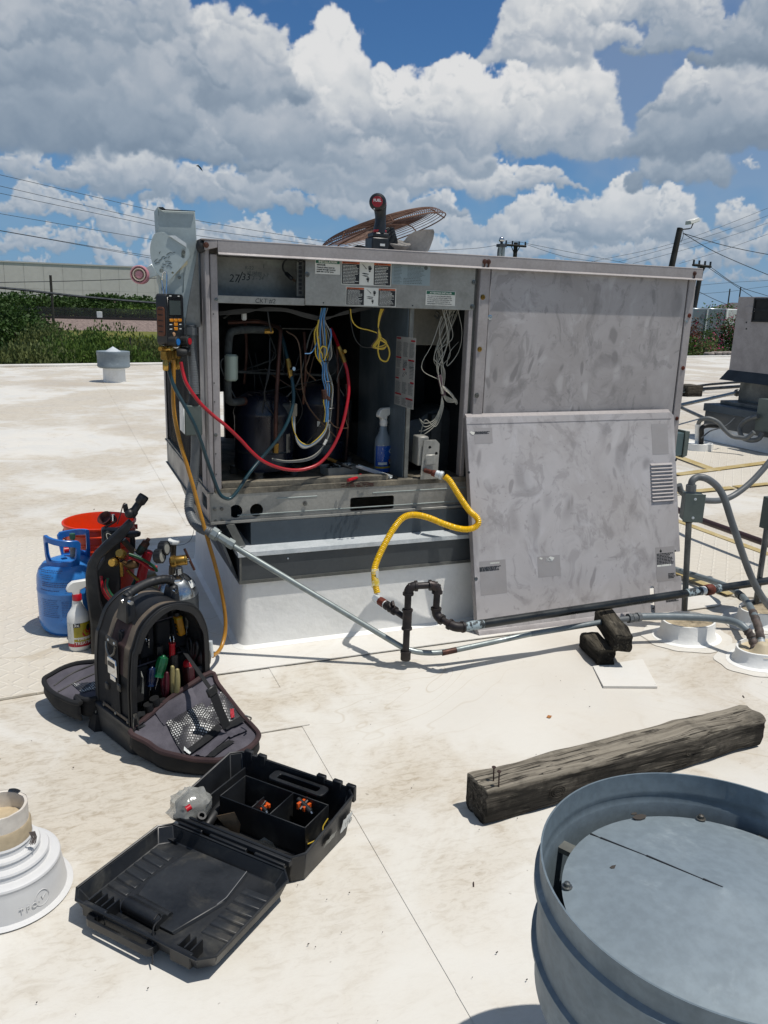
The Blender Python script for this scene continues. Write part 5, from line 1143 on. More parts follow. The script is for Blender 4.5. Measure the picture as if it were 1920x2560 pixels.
for k in range(11):
    y = lo_b.y+lh*(k+.5)/11; s = lh/11
    L_ = MB().hexa([(lo_a.x, y-s*.38, .0035), (lo_b.x, y-s*.38, .0035), (lo_b.x, y+s*.30, .0035), (lo_a.x, y+s*.30, .0035)], [(lo_a.x+.003, y-s*.34, .0115), (lo_b.x-.003, y-s*.34, .0115), (lo_b.x-.003, y+s*.22, .0045), (lo_a.x+.003, y+s*.22, .0045)])
    dp('louver', L_, mauve_trim, bev=.0006)
    dp('louver_gap', MB().box(lo_a.x+.002, lo_b.x-.002, y-s*.40, y-s*.385, .0042, .010), inkk)
residue = mat('label_residue', '#989492', .4, .1, '#8e8a88', 12, .6)
def dlab(nm, p0, p1, m_=residue, z=.0045):
    a, b = pl(*p0), pl(*p1); return dp(nm, MB().box(a.x, b.x, b.y, a.y, .0041, z), m_), Vector((a.x, b.y, z+.0003)), b.x-a.x, a.y-b.y
for p0, p1, rows in (((1185, 1070), (1232, 1108), 0), ((1198, 1404), (1268, 1482), 0), ((1343, 1392), (1402, 1438), 0), ((1638, 1369), (1690, 1450), 1), ((1628, 1060), (1672, 1135), 0)):
    o_, q, w, h = dlab('label_patch', p0, p1)
    if rows:
        mb = MB(); lines(mb, q+X_*w*.05+Y_*h*.48, X_, Y_, w*.88, h*.34, 8, ds, .7, .12); dp('worn_print', mb, inkk, o_)
        mb = MB(); lines(mb, q+X_*w*.05+Y_*h*.42, X_, Y_, w*.88, h*.07, 1, ds, .8, .3); dp('pale_print', mb, paper, o_)
        mb = MB(); lines(mb, q+X_*w*.6+Y_*h*.06, X_, Y_, w*.36, h*.16, 4, ds, .7, .2); dp('worn_print', mb, inkk, o_)
        c = q+X_*w*.27+Y_*h*.88; dp('flame_mark', MB().lathe([(.004, 0), (.0055, 0)], c, 12).add([c+X_*-.003, c+X_*.003, c+Y_*.012], [(0, 1, 2)]), inkk, o_)
def worn(px, py, px2, py2, n, m_=inkk, wd=.1):
    a, b = pl(px, py2), pl(px2, py); mb = MB(); lines(mb, Vector((a.x, a.y, .0052)), X_, Y_, b.x-a.x, b.y-a.y, n, ds, .75, wd); dp('worn_print', mb, m_)
worn(1187, 1078, 1224, 1086, 3); worn(1199, 1413, 1256, 1430, 5); worn(1665, 1494, 1700, 1506, 3); worn(1225, 1404, 1250, 1412, 1, paper, .06)
for px, py, s in ((1180, 1084, .018), (1352, 1397, .012), (1378, 1397, .02)):
    c = pl(px, py); dp('paper_scrap', MB().add([c+Vector(q)*s for q in ((-.6, .3, .08), (-.2, .5, .08), (.7, .2, .08), (.3, -.3, .08), (-.1, -.2, .08))], [(0, 1, 2, 3, 4)]), paper)
dc = pl(1372, 1399); dp('lettering', text('lettering', 'ICE', dc+Vector((-.012, -.006, .002)), X_, Y_, .02, gal_box, None).data, gal_box)
for o in [o for o in bpy.data.objects if o.name.startswith('lettering') and o.parent is None]: bpy.data.objects.remove(o)
for px, py, r in ((1172, 1181, .004), (1190, 1447, .006), (1690, 1150, .004), (1238, 1587, .005), (1633, 1521, .004), (1700, 1425, .005), (1688, 1377, .003)):
    c = pl(px, py); dp('screw_hole', MB().lathe([(r*1.3, 0), (r*1.1, .0012), (r*.7, .0012), (r*.65, .0003), (0, .0003)], (c.x, c.y, .0041), 12), screwm if r > .0045 else inkk)
# ================================================================== THINGS AROUND THE UNIT
def PP(px, py, org, n_):
    v_ = ray(px, py); t = (Vector(org)-CAM).dot(n_)/v_.dot(n_); return CAM+v_*t
# white roof vents ---------------------------------------------------
c = P(283, 955); yv = P(283, 957).y+.15
cx_ = P(284, 905, y=yv).x
t = thing('roof_vent', 'small round zinc-capped roof vent near the far roof edge', 'roof vent', (cx_, yv, 0))
s = yv/2007.4*.88; zc = P(283, 905, y=yv).z; zt_ = P(283, 878, y=yv).z; zm = P(283, 912, y=yv).z
obj('wrapped_stack', MB().lathe([(29*s, 0), (28.5*s, .1), (28.5*s, zc*.6), (28*s, zm)], (cx_, yv, 0), 28), flash_m, t)
obj('metal_stack', MB().lathe([(27*s, zm-.02), (27*s, zc)], (cx_, yv, 0), 28), galv, t)
obj('cap_band', MB().lathe([(38*s, zm-.04), (42*s, zm-.02), (42*s, zm), (41.5*s, zm+.01), (41.5*s, zt_-.06), (42.5*s, zt_-.05), (42.5*s, zt_)], (cx_, yv, 0), 32), galv_lit, t)
obj('cone_top', MB().lathe([(40*s, zt_-.02), (20*s, zt_), (0, zt_+.07)], (cx_, yv, 0), 24), galv_bright, t)
# pvc stack with stepped boot
BX, BY = -.168, 1.60
t = thing('vent_pipe_boot', 'white stepped rubber boot around an old plastic pipe in the lower left corner', 'vent pipe', (BX, BY, 0))
R0 = .117
obj('boot', MB().lathe([(R0+.012, .004), (R0, .008), (R0-.003, .03), (R0-.008, .060), (R0-.010, .070), (R0-.0085, .074), (R0-.010, .078), (R0-.014, .080), (R0-.022, .0805), (R0-.030, .081), (R0-.0315, .090), (R0-.029, .0935), (R0-.031, .0975), (R0-.036, .0985), (R0-.046, .099), (R0-.0475, .108), (R0-.045, .1115), (R0-.047, .1155), (R0-.052, .1165), (R0-.059, .117), (R0-.0605, .126), (R0-.058, .1295), (R0-.060, .1335), (R0-.064, .1345), (.056, .136)], (BX, BY, 0), 64), mat('white_rubber', '#c9c9c8', .45, 0, '#bcbcba', 5, .4, .02, 60, dirt='#b8ab96', dv=5, dlo=.66, dhi=.85), t)
pm = mat('old_pvc', '#d6d0c6', .55, 0, '#bfb6aa', 12, .8, .12, 50, .1, 60, .001, dirt='#8d8073', dv=9, dlo=.58, dhi=.8)
obj('pipe', MB().grid(lambda u, v_: Vector((BX+cos(u*2*pi)*.0535, BY+sin(u*2*pi)*.0535, .05+v_*(.152+.003*noise.noise((cos(u*6.28)*3, sin(u*6.28)*3, 0))))), 48, 6, True)
    .grid(lambda u, v_: Vector((BX+cos(u*2*pi)*.0475, BY+sin(u*2*pi)*.0475, .05+v_*(.150+.003*noise.noise((cos(u*6.28)*3, sin(u*6.28)*3, 0))))), 48, 6, True)
    .grid(lambda u, v_: Vector((BX+cos(u*2*pi)*(.0475+.006*v_), BY+sin(u*2*pi)*(.0475+.006*v_), .2005+.0025*noise.noise((cos(u*6.28)*3, sin(u*6.28)*3, 0)))), 48, 2, True), pm, t)
obj('sealant_band', MB().lathe([(.0538, .128), (.057, .131), (.0575, .160), (.0545, .166)], (BX, BY, 0), 40), mat('tan_sealant', '#b3a387', .7, 0, '#988970', 10, .8, .1, 60, .2, 30, .002), t)
mb = MB(); c = P(82, 2084, z=.150)
for k in range(7): mb.tube([c+Vector((-.006+k*.0016, -.002, .006)), c+Vector((-.002+k*.0014, -.004, -.006-.003*(k%3))), c+Vector((-.007+k*.0018, -.006, -.018-.003*(k%2)))], .0011, 5)
obj('frayed_tape', mb, MATS['tar_grey'] if 'tar_grey' in MATS else mat('tar_grey', '#5d5552', .7), t)
obj('pipe_chip', MB().grid(lambda u, v_: Vector((BX+cos(.75+u*.5)*(.046+.0085*v_), BY+sin(.75+u*.5)*(.046+.0085*v_), .2035+.002*sin(u*3.1))), 8, 2), rubber, t)
# raised lettering on the boot
for s_, a in (('T', -1.28), ('P', -1.17), ('O', -1.06)):
    n_ = Vector((cos(a), sin(a), .12)).normalized(); r_ = Vector((-sin(a), cos(a), 0))
    text('raised_lettering', s_, Vector((BX+cos(a)*(R0-.0005), BY+sin(a)*(R0-.0005), .024)), r_, n_.cross(r_), .015, MATS['white_rubber'], t, 'CENTER', 0, 0, .0007)
a = -.90; cc = Vector((BX+cos(a)*(R0-.004), BY+sin(a)*(R0-.004), .034)); nn = Vector((cos(a), sin(a), .12)).normalized(); rr_ = Vector((-sin(a), cos(a), 0)); uu = nn.cross(rr_)
mb = MB().tube([cc+rr_*cos(k/20*2*pi)*.016+uu*sin(k/20*2*pi)*.016+nn*.0008 for k in range(20)], .0007, 5, closed=True)
mb.tube([cc+rr_*-.008+uu*-.004+nn*.001, cc+rr_*-.003+uu*.006+nn*.001, cc+rr_*.0+uu*-.003+nn*.001, cc+rr_*.008+uu*.005+nn*.001], .0012, 5)
obj('raised_emblem', mb, MATS['white_rubber'], t)
# big round vent lower right
VX, VY, VR, VZ = .762, .659, .235, .500
t = thing('round_roof_vent', 'large round zinc roof vent with a shallow cone lid in the lower right corner', 'roof vent', (VX, VY, 0))
bz = mat('blue_grey_zinc', '#6f7c84', .55, .25, '#5e6b73', 5, .9, .12, 70, .25, 9, .004, dirt='#8e9ca3', dv=8)
bo = mat('brown_grey_zinc', '#77787a', .5, .4, '#666769', 5, .8, .05, 90, st=(1, 1, .3), dirt='#84817c', dv=10)
obj('wind_band', MB().lathe([(VR-.012, .300), (VR-.006, .304), (VR-.004, VZ-.143), (VR+.003, VZ-.139), (VR+.003, VZ-.133), (VR-.003, VZ-.129), (VR-.002, VZ-.052), (VR+.006, VZ-.047), (VR+.006, VZ-.036), (VR+.000, VZ-.031), (VR+.001, VZ), (VR-.0015, VZ), (VR-.003, VZ-.029), (VR-.004, VZ-.033), (VR-.0025, VZ-.038), (VR-.005, VZ-.048), (VR-.006, VZ-.05), (VR-.009, VZ-.143), (VR-.012, .300)], (VX, VY, 0), 96), bz, t)
obj('cone_lid', MB().lathe([(VR-.034, VZ-.062), (VR-.032, VZ-.056), (VR-.05, VZ-.0525), (.11, VZ-.038), (.027, VZ-.024), (0, VZ-.019)], (VX, VY, 0), 80), galv_lit, t)
a0 = PP(1462, 2068, (VX, VY, VZ-.05), Z_); dirv = Vector((a0.x-VX, a0.y-VY, 0)).normalized(); pe = Vector((-dirv.y, dirv.x, 0))
def cone(rf_): return (VZ-.018)+(-.0305)*min(1, rf_/(VR-.05)) if rf_ < .21 else VZ-.0495
mb = MB(); q = []
for r_ in (.0, .027, .11, VR-.05, VR-.033):
    zz0 = {.0: VZ-.019, .027: VZ-.024, .11: VZ-.038, VR-.05: VZ-.0525, VR-.033: VZ-.0555}[r_]
    q.append(Vector((VX, VY, zz0))+dirv*r_)
for i in range(len(q)-1): mb.hexa([q[i]-pe*.0006, q[i+1]-pe*.0014, q[i+1]+pe*.0014, q[i]+pe*.0006], [q[i]-pe*.0006+Z_*.0006, q[i+1]-pe*.0014+Z_*.0012, q[i+1]+pe*.0014+Z_*.0012, q[i]+pe*.0006+Z_*.0006])
obj('lid_seam', mb, inkk, t)
for px, py in ((1418, 2210), (1753, 2041), (1790, 2560)):
    c = PP(px, py, (VX, VY, VZ-.049), Z_); rr_ = (Vector((c.x-VX, c.y-VY))).length
    obj('lid_screw', MB().lathe([(.0075, 0), (.0075, .001), (.0045, .0015), (.0042, .006), (.001, .007), (0, .006)], (c.x, c.y, VZ-.0530), 10), screwm if py < 2500 else galv, t)
for px, py, sc_ in ((1535, 2176, 1.0), (1600, 2038, 1.8), (1586, 2030, .8)):
    c = PP(px, py, (VX, VY, VZ-.049), Z_); c.z = VZ-.0535+.0135*max(0, (VR-.05-hypot(c.x-VX, c.y-VY))/(VR-.16))+.0008
    obj('tar_fleck', MB().prism([(cos(k*.9)*.007*sc_*(1+.5*sin(k*3.1)), sin(k*.9)*.0035*sc_) for k in range(7)], c, X_, Y_, .001), mat('tar', '#3a3530', .8) if 'tar' not in MATS else MATS['tar'], t)
obj('inner_stack', MB().lathe([(.155, 0), (.155, VZ-.08)], (VX, VY, 0), 48), bo, t)
for k in range(4):
    a = k*pi/2+.5; obj('lid_bracket', MB().obox((VX+cos(a)*(VR-.05), VY+sin(a)*(VR-.05), VZ-.072), (cos(a)*.046, sin(a)*.046, 0), (-sin(a)*.010, cos(a)*.010, 0), (0, 0, .004)), galv_dark, t)
obj('boot_flange', MB().lathe([(.28, .003), (.26, .0045), (.20, .012), (.16, .06)], (VX, VY, 0), 48), roof_clean, t)


# timber beam --------------------------------------------------------
def beam(name, label, a, b, w, h, m_, seed, z0=0.0, up=None, amp=.006, tag='timber', nseg=110):
    """rough sawn timber between the end centres a and b (bottom line)"""
    a, b = Vector(a), Vector(b); d_ = (b-a); Ln = d_.length; d_.normalize(); side = Vector((d_.y, -d_.x, 0)).normalized(); up_ = side.cross(d_).normalized()
    if up_.z < 0: up_ = -up_
    Mb = Matrix((d_, -side, up_)).transposed().to_4x4(); Mb.translation = a
    prof = rrect(-w/2, w/2, 0, h, min(w, h)*.14, 3); sub_ = []
    for i in range(len(prof)):
        p, q = prof[i], prof[(i+1) % len(prof)]; n = max(1, int(hypot(q[0]-p[0], q[1]-p[1])/(w/9)))
        for k in range(n): sub_.append((p[0]+(q[0]-p[0])*k/n, p[1]+(q[1]-p[1])*k/n))
    n = len(sub_); vs = []; fs = []
    for i in range(nseg+1):
        x = Ln*i/nseg; sh = 1-.02*(i in (0, nseg))
        for j, (p, q) in enumerate(sub_):
            nv = noise.noise((x*5+seed, p*30, q*30))*amp+noise.noise((x*14+seed, p*110, q*110))*amp*.55
            knot = .007*exp(-((x-Ln*.72)**2)/.0018)*(1 if q > h*.5 else 0)-.004*exp(-((x-Ln*.9)**2)/.003)
            l_ = hypot(p, q-h/2) or 1; e_ = 1+(nv+knot)/l_
            xx_ = x+(noise.noise((p*60, q*60, seed+i*.0))*.008 if i in (0, nseg) else 0)
            vs.append(Vector((xx_, p*e_*sh, max(.0005, h/2+(q-h/2)*e_*sh))))
    for i in range(nseg):
        for j in range(n): fs.append((i*n+j, i*n+(j+1) % n, (i+1)*n+(j+1) % n, (i+1)*n+j))
    fs += [tuple(range(n-1, -1, -1)), tuple(range(nseg*n, nseg*n+n))]
    t = thing(name, label, tag, a, mtx=Mb); mb = MB(); mb.add(vs, fs)
    return t, mb, Mb
gl1, gl2, gr1 = P(1165, 2035), P(1213, 2068), P(1905, 1860)
gb = P(1903, 1862)
A_ = (P(1170, 2020)+P(1213, 2068))/2; n0 = P(1213, 2068); f0 = P(1903, 1868)
dd = (f0-n0).normalized(); sd_ = Vector((-dd.y, dd.x, 0)); wb = .092
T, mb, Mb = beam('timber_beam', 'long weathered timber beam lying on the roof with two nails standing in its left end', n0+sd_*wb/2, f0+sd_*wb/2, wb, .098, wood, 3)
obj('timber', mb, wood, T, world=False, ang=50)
Mi = Mb.inverted()
for px, py, hh in ((1234, 1953, .038), (1247, 1968, .042)):
    c = PP(px, py, (0, 0, .097), Z_)
    obj('nail', MB().tube([c-Z_*.01, c+Z_*hh+X_*-.002], .0018, 8).lathe([(.0052, 0), (.0052, .0015), (0, .0018)], c+Z_*hh+X_*-.002, 10), rust_wire, T)
# knot rings on the near face
for fx, fz, r_ in ((.22, .045, .02), (.70, .055, .018)):
    Ln = (f0-n0).length; mb = MB()
    for k in range(3): mb.tube([Vector((Ln*fx+cos(a/12*6.283)*r_*(1-.28*k)*1.2, -wb/2-.003, fz+sin(a/12*6.283)*r_*(1-.28*k)*.8)) for a in range(12)], .0016, 5, closed=True)
    obj('knot', mb, wood, T, world=False)
# blocks under the pipes
A1, B1, C1 = P(1485, 1665), P(1541, 1666), P(1440, 1614)
ax = (A1-C1).normalized(); mid = (A1+B1)/2
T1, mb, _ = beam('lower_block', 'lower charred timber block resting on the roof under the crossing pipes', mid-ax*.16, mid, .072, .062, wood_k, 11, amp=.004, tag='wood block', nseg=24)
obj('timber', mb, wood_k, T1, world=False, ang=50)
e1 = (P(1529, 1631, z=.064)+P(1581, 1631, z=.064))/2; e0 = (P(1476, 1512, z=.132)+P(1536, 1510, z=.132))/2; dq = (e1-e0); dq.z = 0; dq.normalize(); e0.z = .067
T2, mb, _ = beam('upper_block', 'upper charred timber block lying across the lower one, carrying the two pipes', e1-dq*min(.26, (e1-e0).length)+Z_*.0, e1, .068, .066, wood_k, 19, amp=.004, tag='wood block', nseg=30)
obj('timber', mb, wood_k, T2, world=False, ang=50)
q4 = [P(1482, 1668), P(1508, 1721), P(1643, 1722), P(1606, 1650)]
solo('white_board', MB().hexa([p+Z_*.001 for p in q4], [p+Z_*.0045+Z_*(.004 if i in (1, 2) else 0) for i, p in enumerate(q4)]), roof_clean, 'thin white board lying on the roof under the charred blocks', 'board')

# gas piping ---------------------------------------------------------
t = thing('gas_pipe', 'rusty black iron gas pipe with a U-shaped trap, valve and long run to the right', 'gas pipe', (1.05, 2.32, 0))
def at(px, py, y): return P(px, py, y=y)
RY, QY = 2.32, 2.30
e1 = at(1021, 1466, RY); e2 = at(1094, 1462, QY); te = at(1018, 1548, RY); cap = at(1014, 1640, RY); e3 = at(1089, 1540, QY); e4 = at(1140, 1570, 2.225)
e1.x = te.x = cap.x = (e1.x+te.x)/2; cap.z = max(cap.z, .022)
z4 = e4.z; pr = .0115
zr1, zr2 = P(1530, 1508, y=2.25).z, 0
pe_ = P(1925, 1453, z=.15)
pend = pe_+(pe_-P(1160, 1573, z=.135)).normalized()*2.2
obj('drip_leg', MB().cyl(cap, te, pr, 16), blackiron, t)
obj('drip_cap', MB().lathe([(.016, -.014), (.0175, -.012), (.0175, .012), (.019, .013), (.019, .018), (.013, .019)], cap, 18), blackiron, t)
obj('tee', MB().lathe([(.0185, -.036), (.0185, -.030), (.0158, -.029), (.0158, .029), (.0185, .030), (.0185, .036)], te, 18), blackiron, t)
obj('riser', MB().cyl(te, e1-Z_*.01, pr, 16), blackiron, t)
def elbow(c, d1, d2, r=.0158, n=9):
    """threaded elbow with collars towards d1 and d2"""
    d1, d2 = Vector(d1).normalized(), Vector(d2).normalized(); k = .026; mb = MB()
    pts = [c+d1*k*(1-s)**2+d2*k*s**2 for s in [i/n for i in range(n+1)]]
    mb.tube(pts, r, 16); mb.cyl(c+d1*(k-.004), c+d1*(k+.004), r*1.18, 16); mb.cyl(c+d2*(k-.004), c+d2*(k+.004), r*1.18, 16); return mb
obj('elbow', elbow(e1, -Z_, e2-e1), blackiron, t); obj('elbow', elbow(e2, e1-e2, e3-e2), blackiron, t)
obj('nipple', MB().cyl(e1, e2, pr, 16), blackiron, t); obj('down_leg', MB().cyl(e2, e3, pr, 16), blackiron, t)
obj('elbow', elbow(e3, e2-e3, e4-e3), blackiron, t); obj('nipple', MB().cyl(e3, e4, pr, 16), blackiron, t)
pst = e4; run = P(1920, 1452, z=.15)
obj('elbow', elbow(e4, e3-e4, run-e4, .0165), blackiron, t)
rr0 = e4+(run-e4).normalized()*.02
up_end = run+(run-e4).normalized()*2.5
obj('long_run', MB().tube([rr0, run, up_end], .0155, 18), pipe_paint, t)
dl = (run-e4).normalized()
def ongas(px):
    # parameter on the run nearest a photo column
    best = min(((abs((ray(px, 1500).normalized()).dot(_rt)/(ray(px, 1500).normalized()).dot(_fw)-((e4+dl*s-CAM).dot(_rt)/(e4+dl*s-CAM).dot(_fw))), s) for s in [i*.005 for i in range(600)])); return e4+dl*best[1]
blot = mat('white_primer_blotches', '#8f9ea3', .6, 0, '#23292c', 60, 1.0, lo=.45, hi=.55)
for a_, b_, m_, r_ in ((1158, 1205, blot, .0160), (1715, 1750, blot, .0162), (1752, 1760, gal_box, .0175), (1784, 1800, blot, .0162)):
    obj('primer_patch' if m_ is blot else 'thread_tape', MB().tube([ongas(a_), ongas(b_)], r_, 18), m_, t)
c = ongas(1771); obj('union', MB().lathe([(.019, -.02), (.0215, -.016), (.0225, 0), (.0215, .016), (.019, .02)], c, 20, dl), rust, t)
# valve towards the yellow hose
v0 = te; v1 = at(940, 1495, 2.465); dv_ = (v1-v0)
def L_(f): return v0+dv_*f
obj('valve_nipple', MB().cyl(L_(.05), L_(.5), pr*.9, 14), blackiron, t)
vd = dv_.normalized()
o_ = obj('valve', MB().lathe([(.012, -.026), (.016, -.024), (.016, -.014), (.013, -.012), (.017, 0), (.013, .012), (.016, .014), (.016, .024), (.012, .026)], L_(.52), 16, vd).cyl(L_(.52), L_(.52)+Vector((0, -.012, .016)), .011, 12), blackiron, t)
obj('valve_key', MB().obox(L_(.52)+Vector((.001, -.016, .022)), (.004, 0, 0), (0, .006, .006), (0, -.004, .004)), blackiron, o_)
obj('rusty_union', MB().lathe([(.013, -.014), (.0155, -.012), (.0155, .012), (.013, .014)], L_(.80), 8, vd), rust, t)
obj('thread_tape', MB().cyl(L_(.69), L_(.73), .013, 14), gal_box, t)
# yellow hose
ypts = [(1112, 1191, 2.62), (1125, 1203, 2.605), (1148, 1240, 2.585), (1172, 1275, 2.57), (1194, 1297, 2.555), (1192, 1314, 2.55), (1172, 1323, 2.55), (1145, 1321, 2.555), (1110, 1310, 2.56), (1070, 1294, 2.565), (1035, 1287, 2.565), (1008, 1294, 2.56), (985, 1320, 2.55), (962, 1360, 2.535), (944, 1398, 2.52), (936, 1425, 2.50), (937, 1455, 2.485), (943, 1483, 2.47)]
yp = spline([P(a, b, y=c) for a, b, c in ypts], 26)
YH = thing('yellow_gas_hose', 'bright yellow corrugated gas hose looping from the bracket to the black gas pipe', 'hose', P(943, 1483, y=2.47))
obj('jacket', MB().tube(yp, .011, 14, rf=lambda L, f: .0112+.0011*sin(L*2*pi/.0062)), yellow, YH)
obj('end_fitting', MB().lathe([(.011, -.016), (.014, -.014), (.014, .0), (.0165, .002), (.0165, .012), (.011, .014)], P(1099, 1187, y=2.635), 14, P(1115, 1193, y=2.57)-P(1085, 1182, y=2.60)), galv_bright, YH)
obj('end_fitting', MB().lathe([(.012, -.015), (.0155, -.013), (.0155, .013), (.012, .015)], L_(.955), 6, vd), galv_bright, YH)
obj('rusty_nipple', MB().tube([P(1062, 1176, y=2.69), P(1080, 1181, y=2.66)], .0085, 12).lathe([(.009, -.012), (.0125, -.01), (.0125, .01), (.009, .012)], P(1087, 1184, y=2.652), 12, P(1115, 1193, y=2.57)-P(1085, 1182, y=2.60)), rust, YH)
q0, q1 = P(936, 1420, y=2.503), P(938, 1462, y=2.482)
obj('caution_tag', MB().grid(lambda u, v_: q0.lerp(q1, v_)+Vector((cos(-2.6+u*2.6)*(.0135+.003*sin(v_*9)), sin(-2.6+u*2.6)*.0135, 0)), 8, 8), mat('yellow_film', '#b9a02a', .3, 0, '#d8d2b0', 40, .9), YH)
obj('torn_tag_end', MB().add([q1+Vector((-.014, -.013, .012)), q1+Vector((-.006, -.014, .004)), q1+Vector((-.022, -.014, -.004))], [(0, 1, 2)]), MATS['yellow_film'], YH)
q2 = q0.lerp(q1, .35); obj('white_tag', MB().add([q2+Vector((-.004, -.0165, .014)), q2+Vector((.008, -.016, .020)), q2+Vector((.009, -.0165, -.012)), q2+Vector((.0, -.017, -.008))], [(0, 1, 2, 3)]), paper, YH)

# thin steel conduit from the left side to the pitch pan ----------------
t = thing('electrical_conduit', 'thin steel conduit running down from the left corner and along the roof to the right', 'conduit', P(1060, 1633, y=2.32))
cp = [P(575, 1360, y=2.575), P(975, 1600, y=2.355)]
tail = spline([P(975, 1600, y=2.355), P(1005, 1617, y=2.335), P(1040, 1629, y=2.315), P(1085, 1632, y=2.305), P(1130, 1627, y=2.295)], 8)
cz = P(1130, 1627, y=2.295).z
run1 = [P(1130, 1627, y=2.295), P(1330, 1584, z=cz+.03), P(1555, 1547, z=.11)]
obj('steel_tube', MB().tube([cp[0]]+tail+[run1[1]], .0098, 14), emt, t)
obj('rusty_stretch', MB().tube([run1[0].lerp(run1[1], -.12), run1[0].lerp(run1[1], .05)], .0104, 14), copper, t)
obj('coated_tube', MB().tube([run1[1].lerp(run1[0], .02), run1[1].lerp(run1[2], .95)], .0102, 14), pvcgrey, t)
obj('rusty_stretch', MB().tube([P(1510, 1554, z=.11), P(1535, 1550, z=.11)], .0108, 14), rust, t)
d_ = (P(1620, 1540, z=.11)-P(1555, 1547, z=.11)).normalized()
obj('coupling', MB().tube([P(1530, 1551, z=.11), P(1620, 1541, z=.11)], .0105, 14).cyl(P(1570, 1546, z=.11), P(1578, 1545, z=.11), .0185, 8).cyl(P(1580, 1545, z=.11), P(1590, 1544, z=.11), .0165, 12).cyl(P(1592, 1543, z=.11), P(1600, 1542, z=.11), .018, 8), flex, t)
obj('flexible_tail', MB().tube(spline([P(1600, 1542, z=.11), P(1660, 1541, z=.11), P(1740, 1543, z=.11), P(1800, 1548, z=.115), P(1840, 1556, z=.12), P(1862, 1570, z=.11), P(1878, 1592, z=.085), P(1888, 1622, z=.05)], 8), .0135, 14), pvcgrey, t)
obj('tape_wrap', MB().tube(spline([P(1866, 1574, z=.107), P(1878, 1592, z=.085), P(1887, 1618, z=.055)], 5), .0155, 10, rf=lambda L, f: .0155+.002*sin(f*40)), mat('tar_tape', '#5b4f49', .7, 0, '#2c2724', 30, .9), t)
fd = (P(690, 1430, y=2.51)-P(575, 1360, y=2.575)).normalized(); fa = P(537, 1335, y=2.595)
obj('swivel_fitting', MB().lathe([(.019, -.014), (.022, -.012), (.022, .008), (.017, .010), (.0145, .012), (.0145, .05), (.018, .051), (.018, .072), (.0125, .074)], fa, 8, fd).lathe([(.0195, .010), (.0195, .015), (.015, .016)], fa, 20, fd), emt, t)
# flexible conduit on the unit's left side
t = thing('flexible_conduit', 'grey flexible conduit and junction box down the unit\'s left side', 'conduit', P(475, 1045, y=2.72))
obj('upper_hose', MB().tube(spline([P(478, 812, y=2.74), P(480, 870, y=2.74), P(484, 930, y=2.73), P(486, 985, y=2.72)], 30), .0165, 14, rf=lambda L, f: .0165+.0006*sin(L*2*pi/.008)), flex, t)
obj('upper_nut', MB().lathe([(.022, -.012), (.022, .012)], P(478, 828, y=2.74), 8), flex, t)
obj('boot', MB().lathe([(.022, 0), (.022, .006), (.018, .02), (.017, .03)], P(486, 1012, y=2.72), 16), rubber, t)
a, b = P(461, 1014, y=2.70), P(508, 1088, y=2.70)
obj('junction_box', MB().box(a.x, b.x-.002, 2.70, 2.76, b.z, a.z), boxgrey, t, bev=.003)
obj('box_cover', MB().box(a.x-.004, a.x-.0005, 2.700, 2.795, b.z+.005, a.z+.004), gal_box, t, bev=.002)
obj('lower_hose', MB().tube(spline([P(490, 1086, y=2.73), P(489, 1140, y=2.73), P(484, 1200, y=2.73), P(476, 1240, y=2.72), P(473, 1270, y=2.70), P(481, 1298, y=2.67), P(498, 1318, y=2.64), P(518, 1328, y=2.615), P(533, 1333, y=2.60)], 26), .0165, 14, rf=lambda L, f: .0165+.0006*sin(L*2*pi/.008)), flex, t)
obj('hose_band', MB().lathe([(.0175, -.001), (.0175, .001)], P(477, 1285, y=2.69), 14, (.3, -.2, -.9)), rubber, t)
# galvanised switch box with lever
Y0 = 2.758
def K8(u, v_): return (360+u/8.295, 500+v_/8.295)
def poly(pts, y, org=None):
    return [(P(a, b, y=y).x, P(a, b, y=y).z) for a, b in pts]
def fprism(pts, y, th, holes=()):
    """plate lying in a plane of constant y, its outline taken at that plane"""
    q = poly(pts, y); s_ = sum(q[i][0]*q[(i+1) % len(q)][1]-q[(i+1) % len(q)][0]*q[i][1] for i in range(len(q)))
    if s_ < 0: q.reverse()
    return MB().prism(q, (0, y, 0), X_, Z_, -th, [poly(h, y) for h in holes])
t = thing('switch_box', 'tall galvanised switch box with a rounded lever plate on the unit\'s left corner', 'switch box', P(445, 818, y=Y0))
zinc = mat('pale_zinc_sheet', '#a3aeaf', .45, .35, '#8a9596', 6, .7, .05, 80, .03, 40, .001, dirt='#b8bfba', dv=5)
obj('housing', fprism([K8(290, 160), K8(375, 165), K8(375, 215), K8(1060, 240), K8(1095, 860), K8(1110, 1060), K8(1172, 2600), (447, 820), (425, 760), K8(300, 1700)], Y0, .055), zinc, t, bev=.002)
obj('side_flange', MB().hexa([P(385, 530, y=Y0+.03), P(394, 517, y=Y0-.001), P(404, 745, y=Y0-.001), P(398, 745, y=Y0+.03)], [p+X_*.0015 for p in (P(385, 530, y=Y0+.03), P(394, 517, y=Y0-.001), P(404, 745, y=Y0-.001), P(398, 745, y=Y0+.03))]), zinc, t)
obj('bent_top_lip', fprism([K8(290, 150), K8(385, 150), K8(440, 195), K8(1050, 228), K8(1055, 240), K8(375, 215)], Y0-.002, -.008), dark_int, t)
obj('door_fold', fprism([K8(1108, 1060), K8(1118, 1070), K8(1172, 2640), (462, 818), (468, 770)], Y0-.004, -.003), galv, t, bev=.001)
obj('front_skirt', fprism([K8(900, 1260), K8(910, 1240), K8(1100, 1060), (480, 760), (468, 800), (425, 760), K8(820, 1900), K8(830, 1500)], Y0-.0025, -.002), zinc, t)
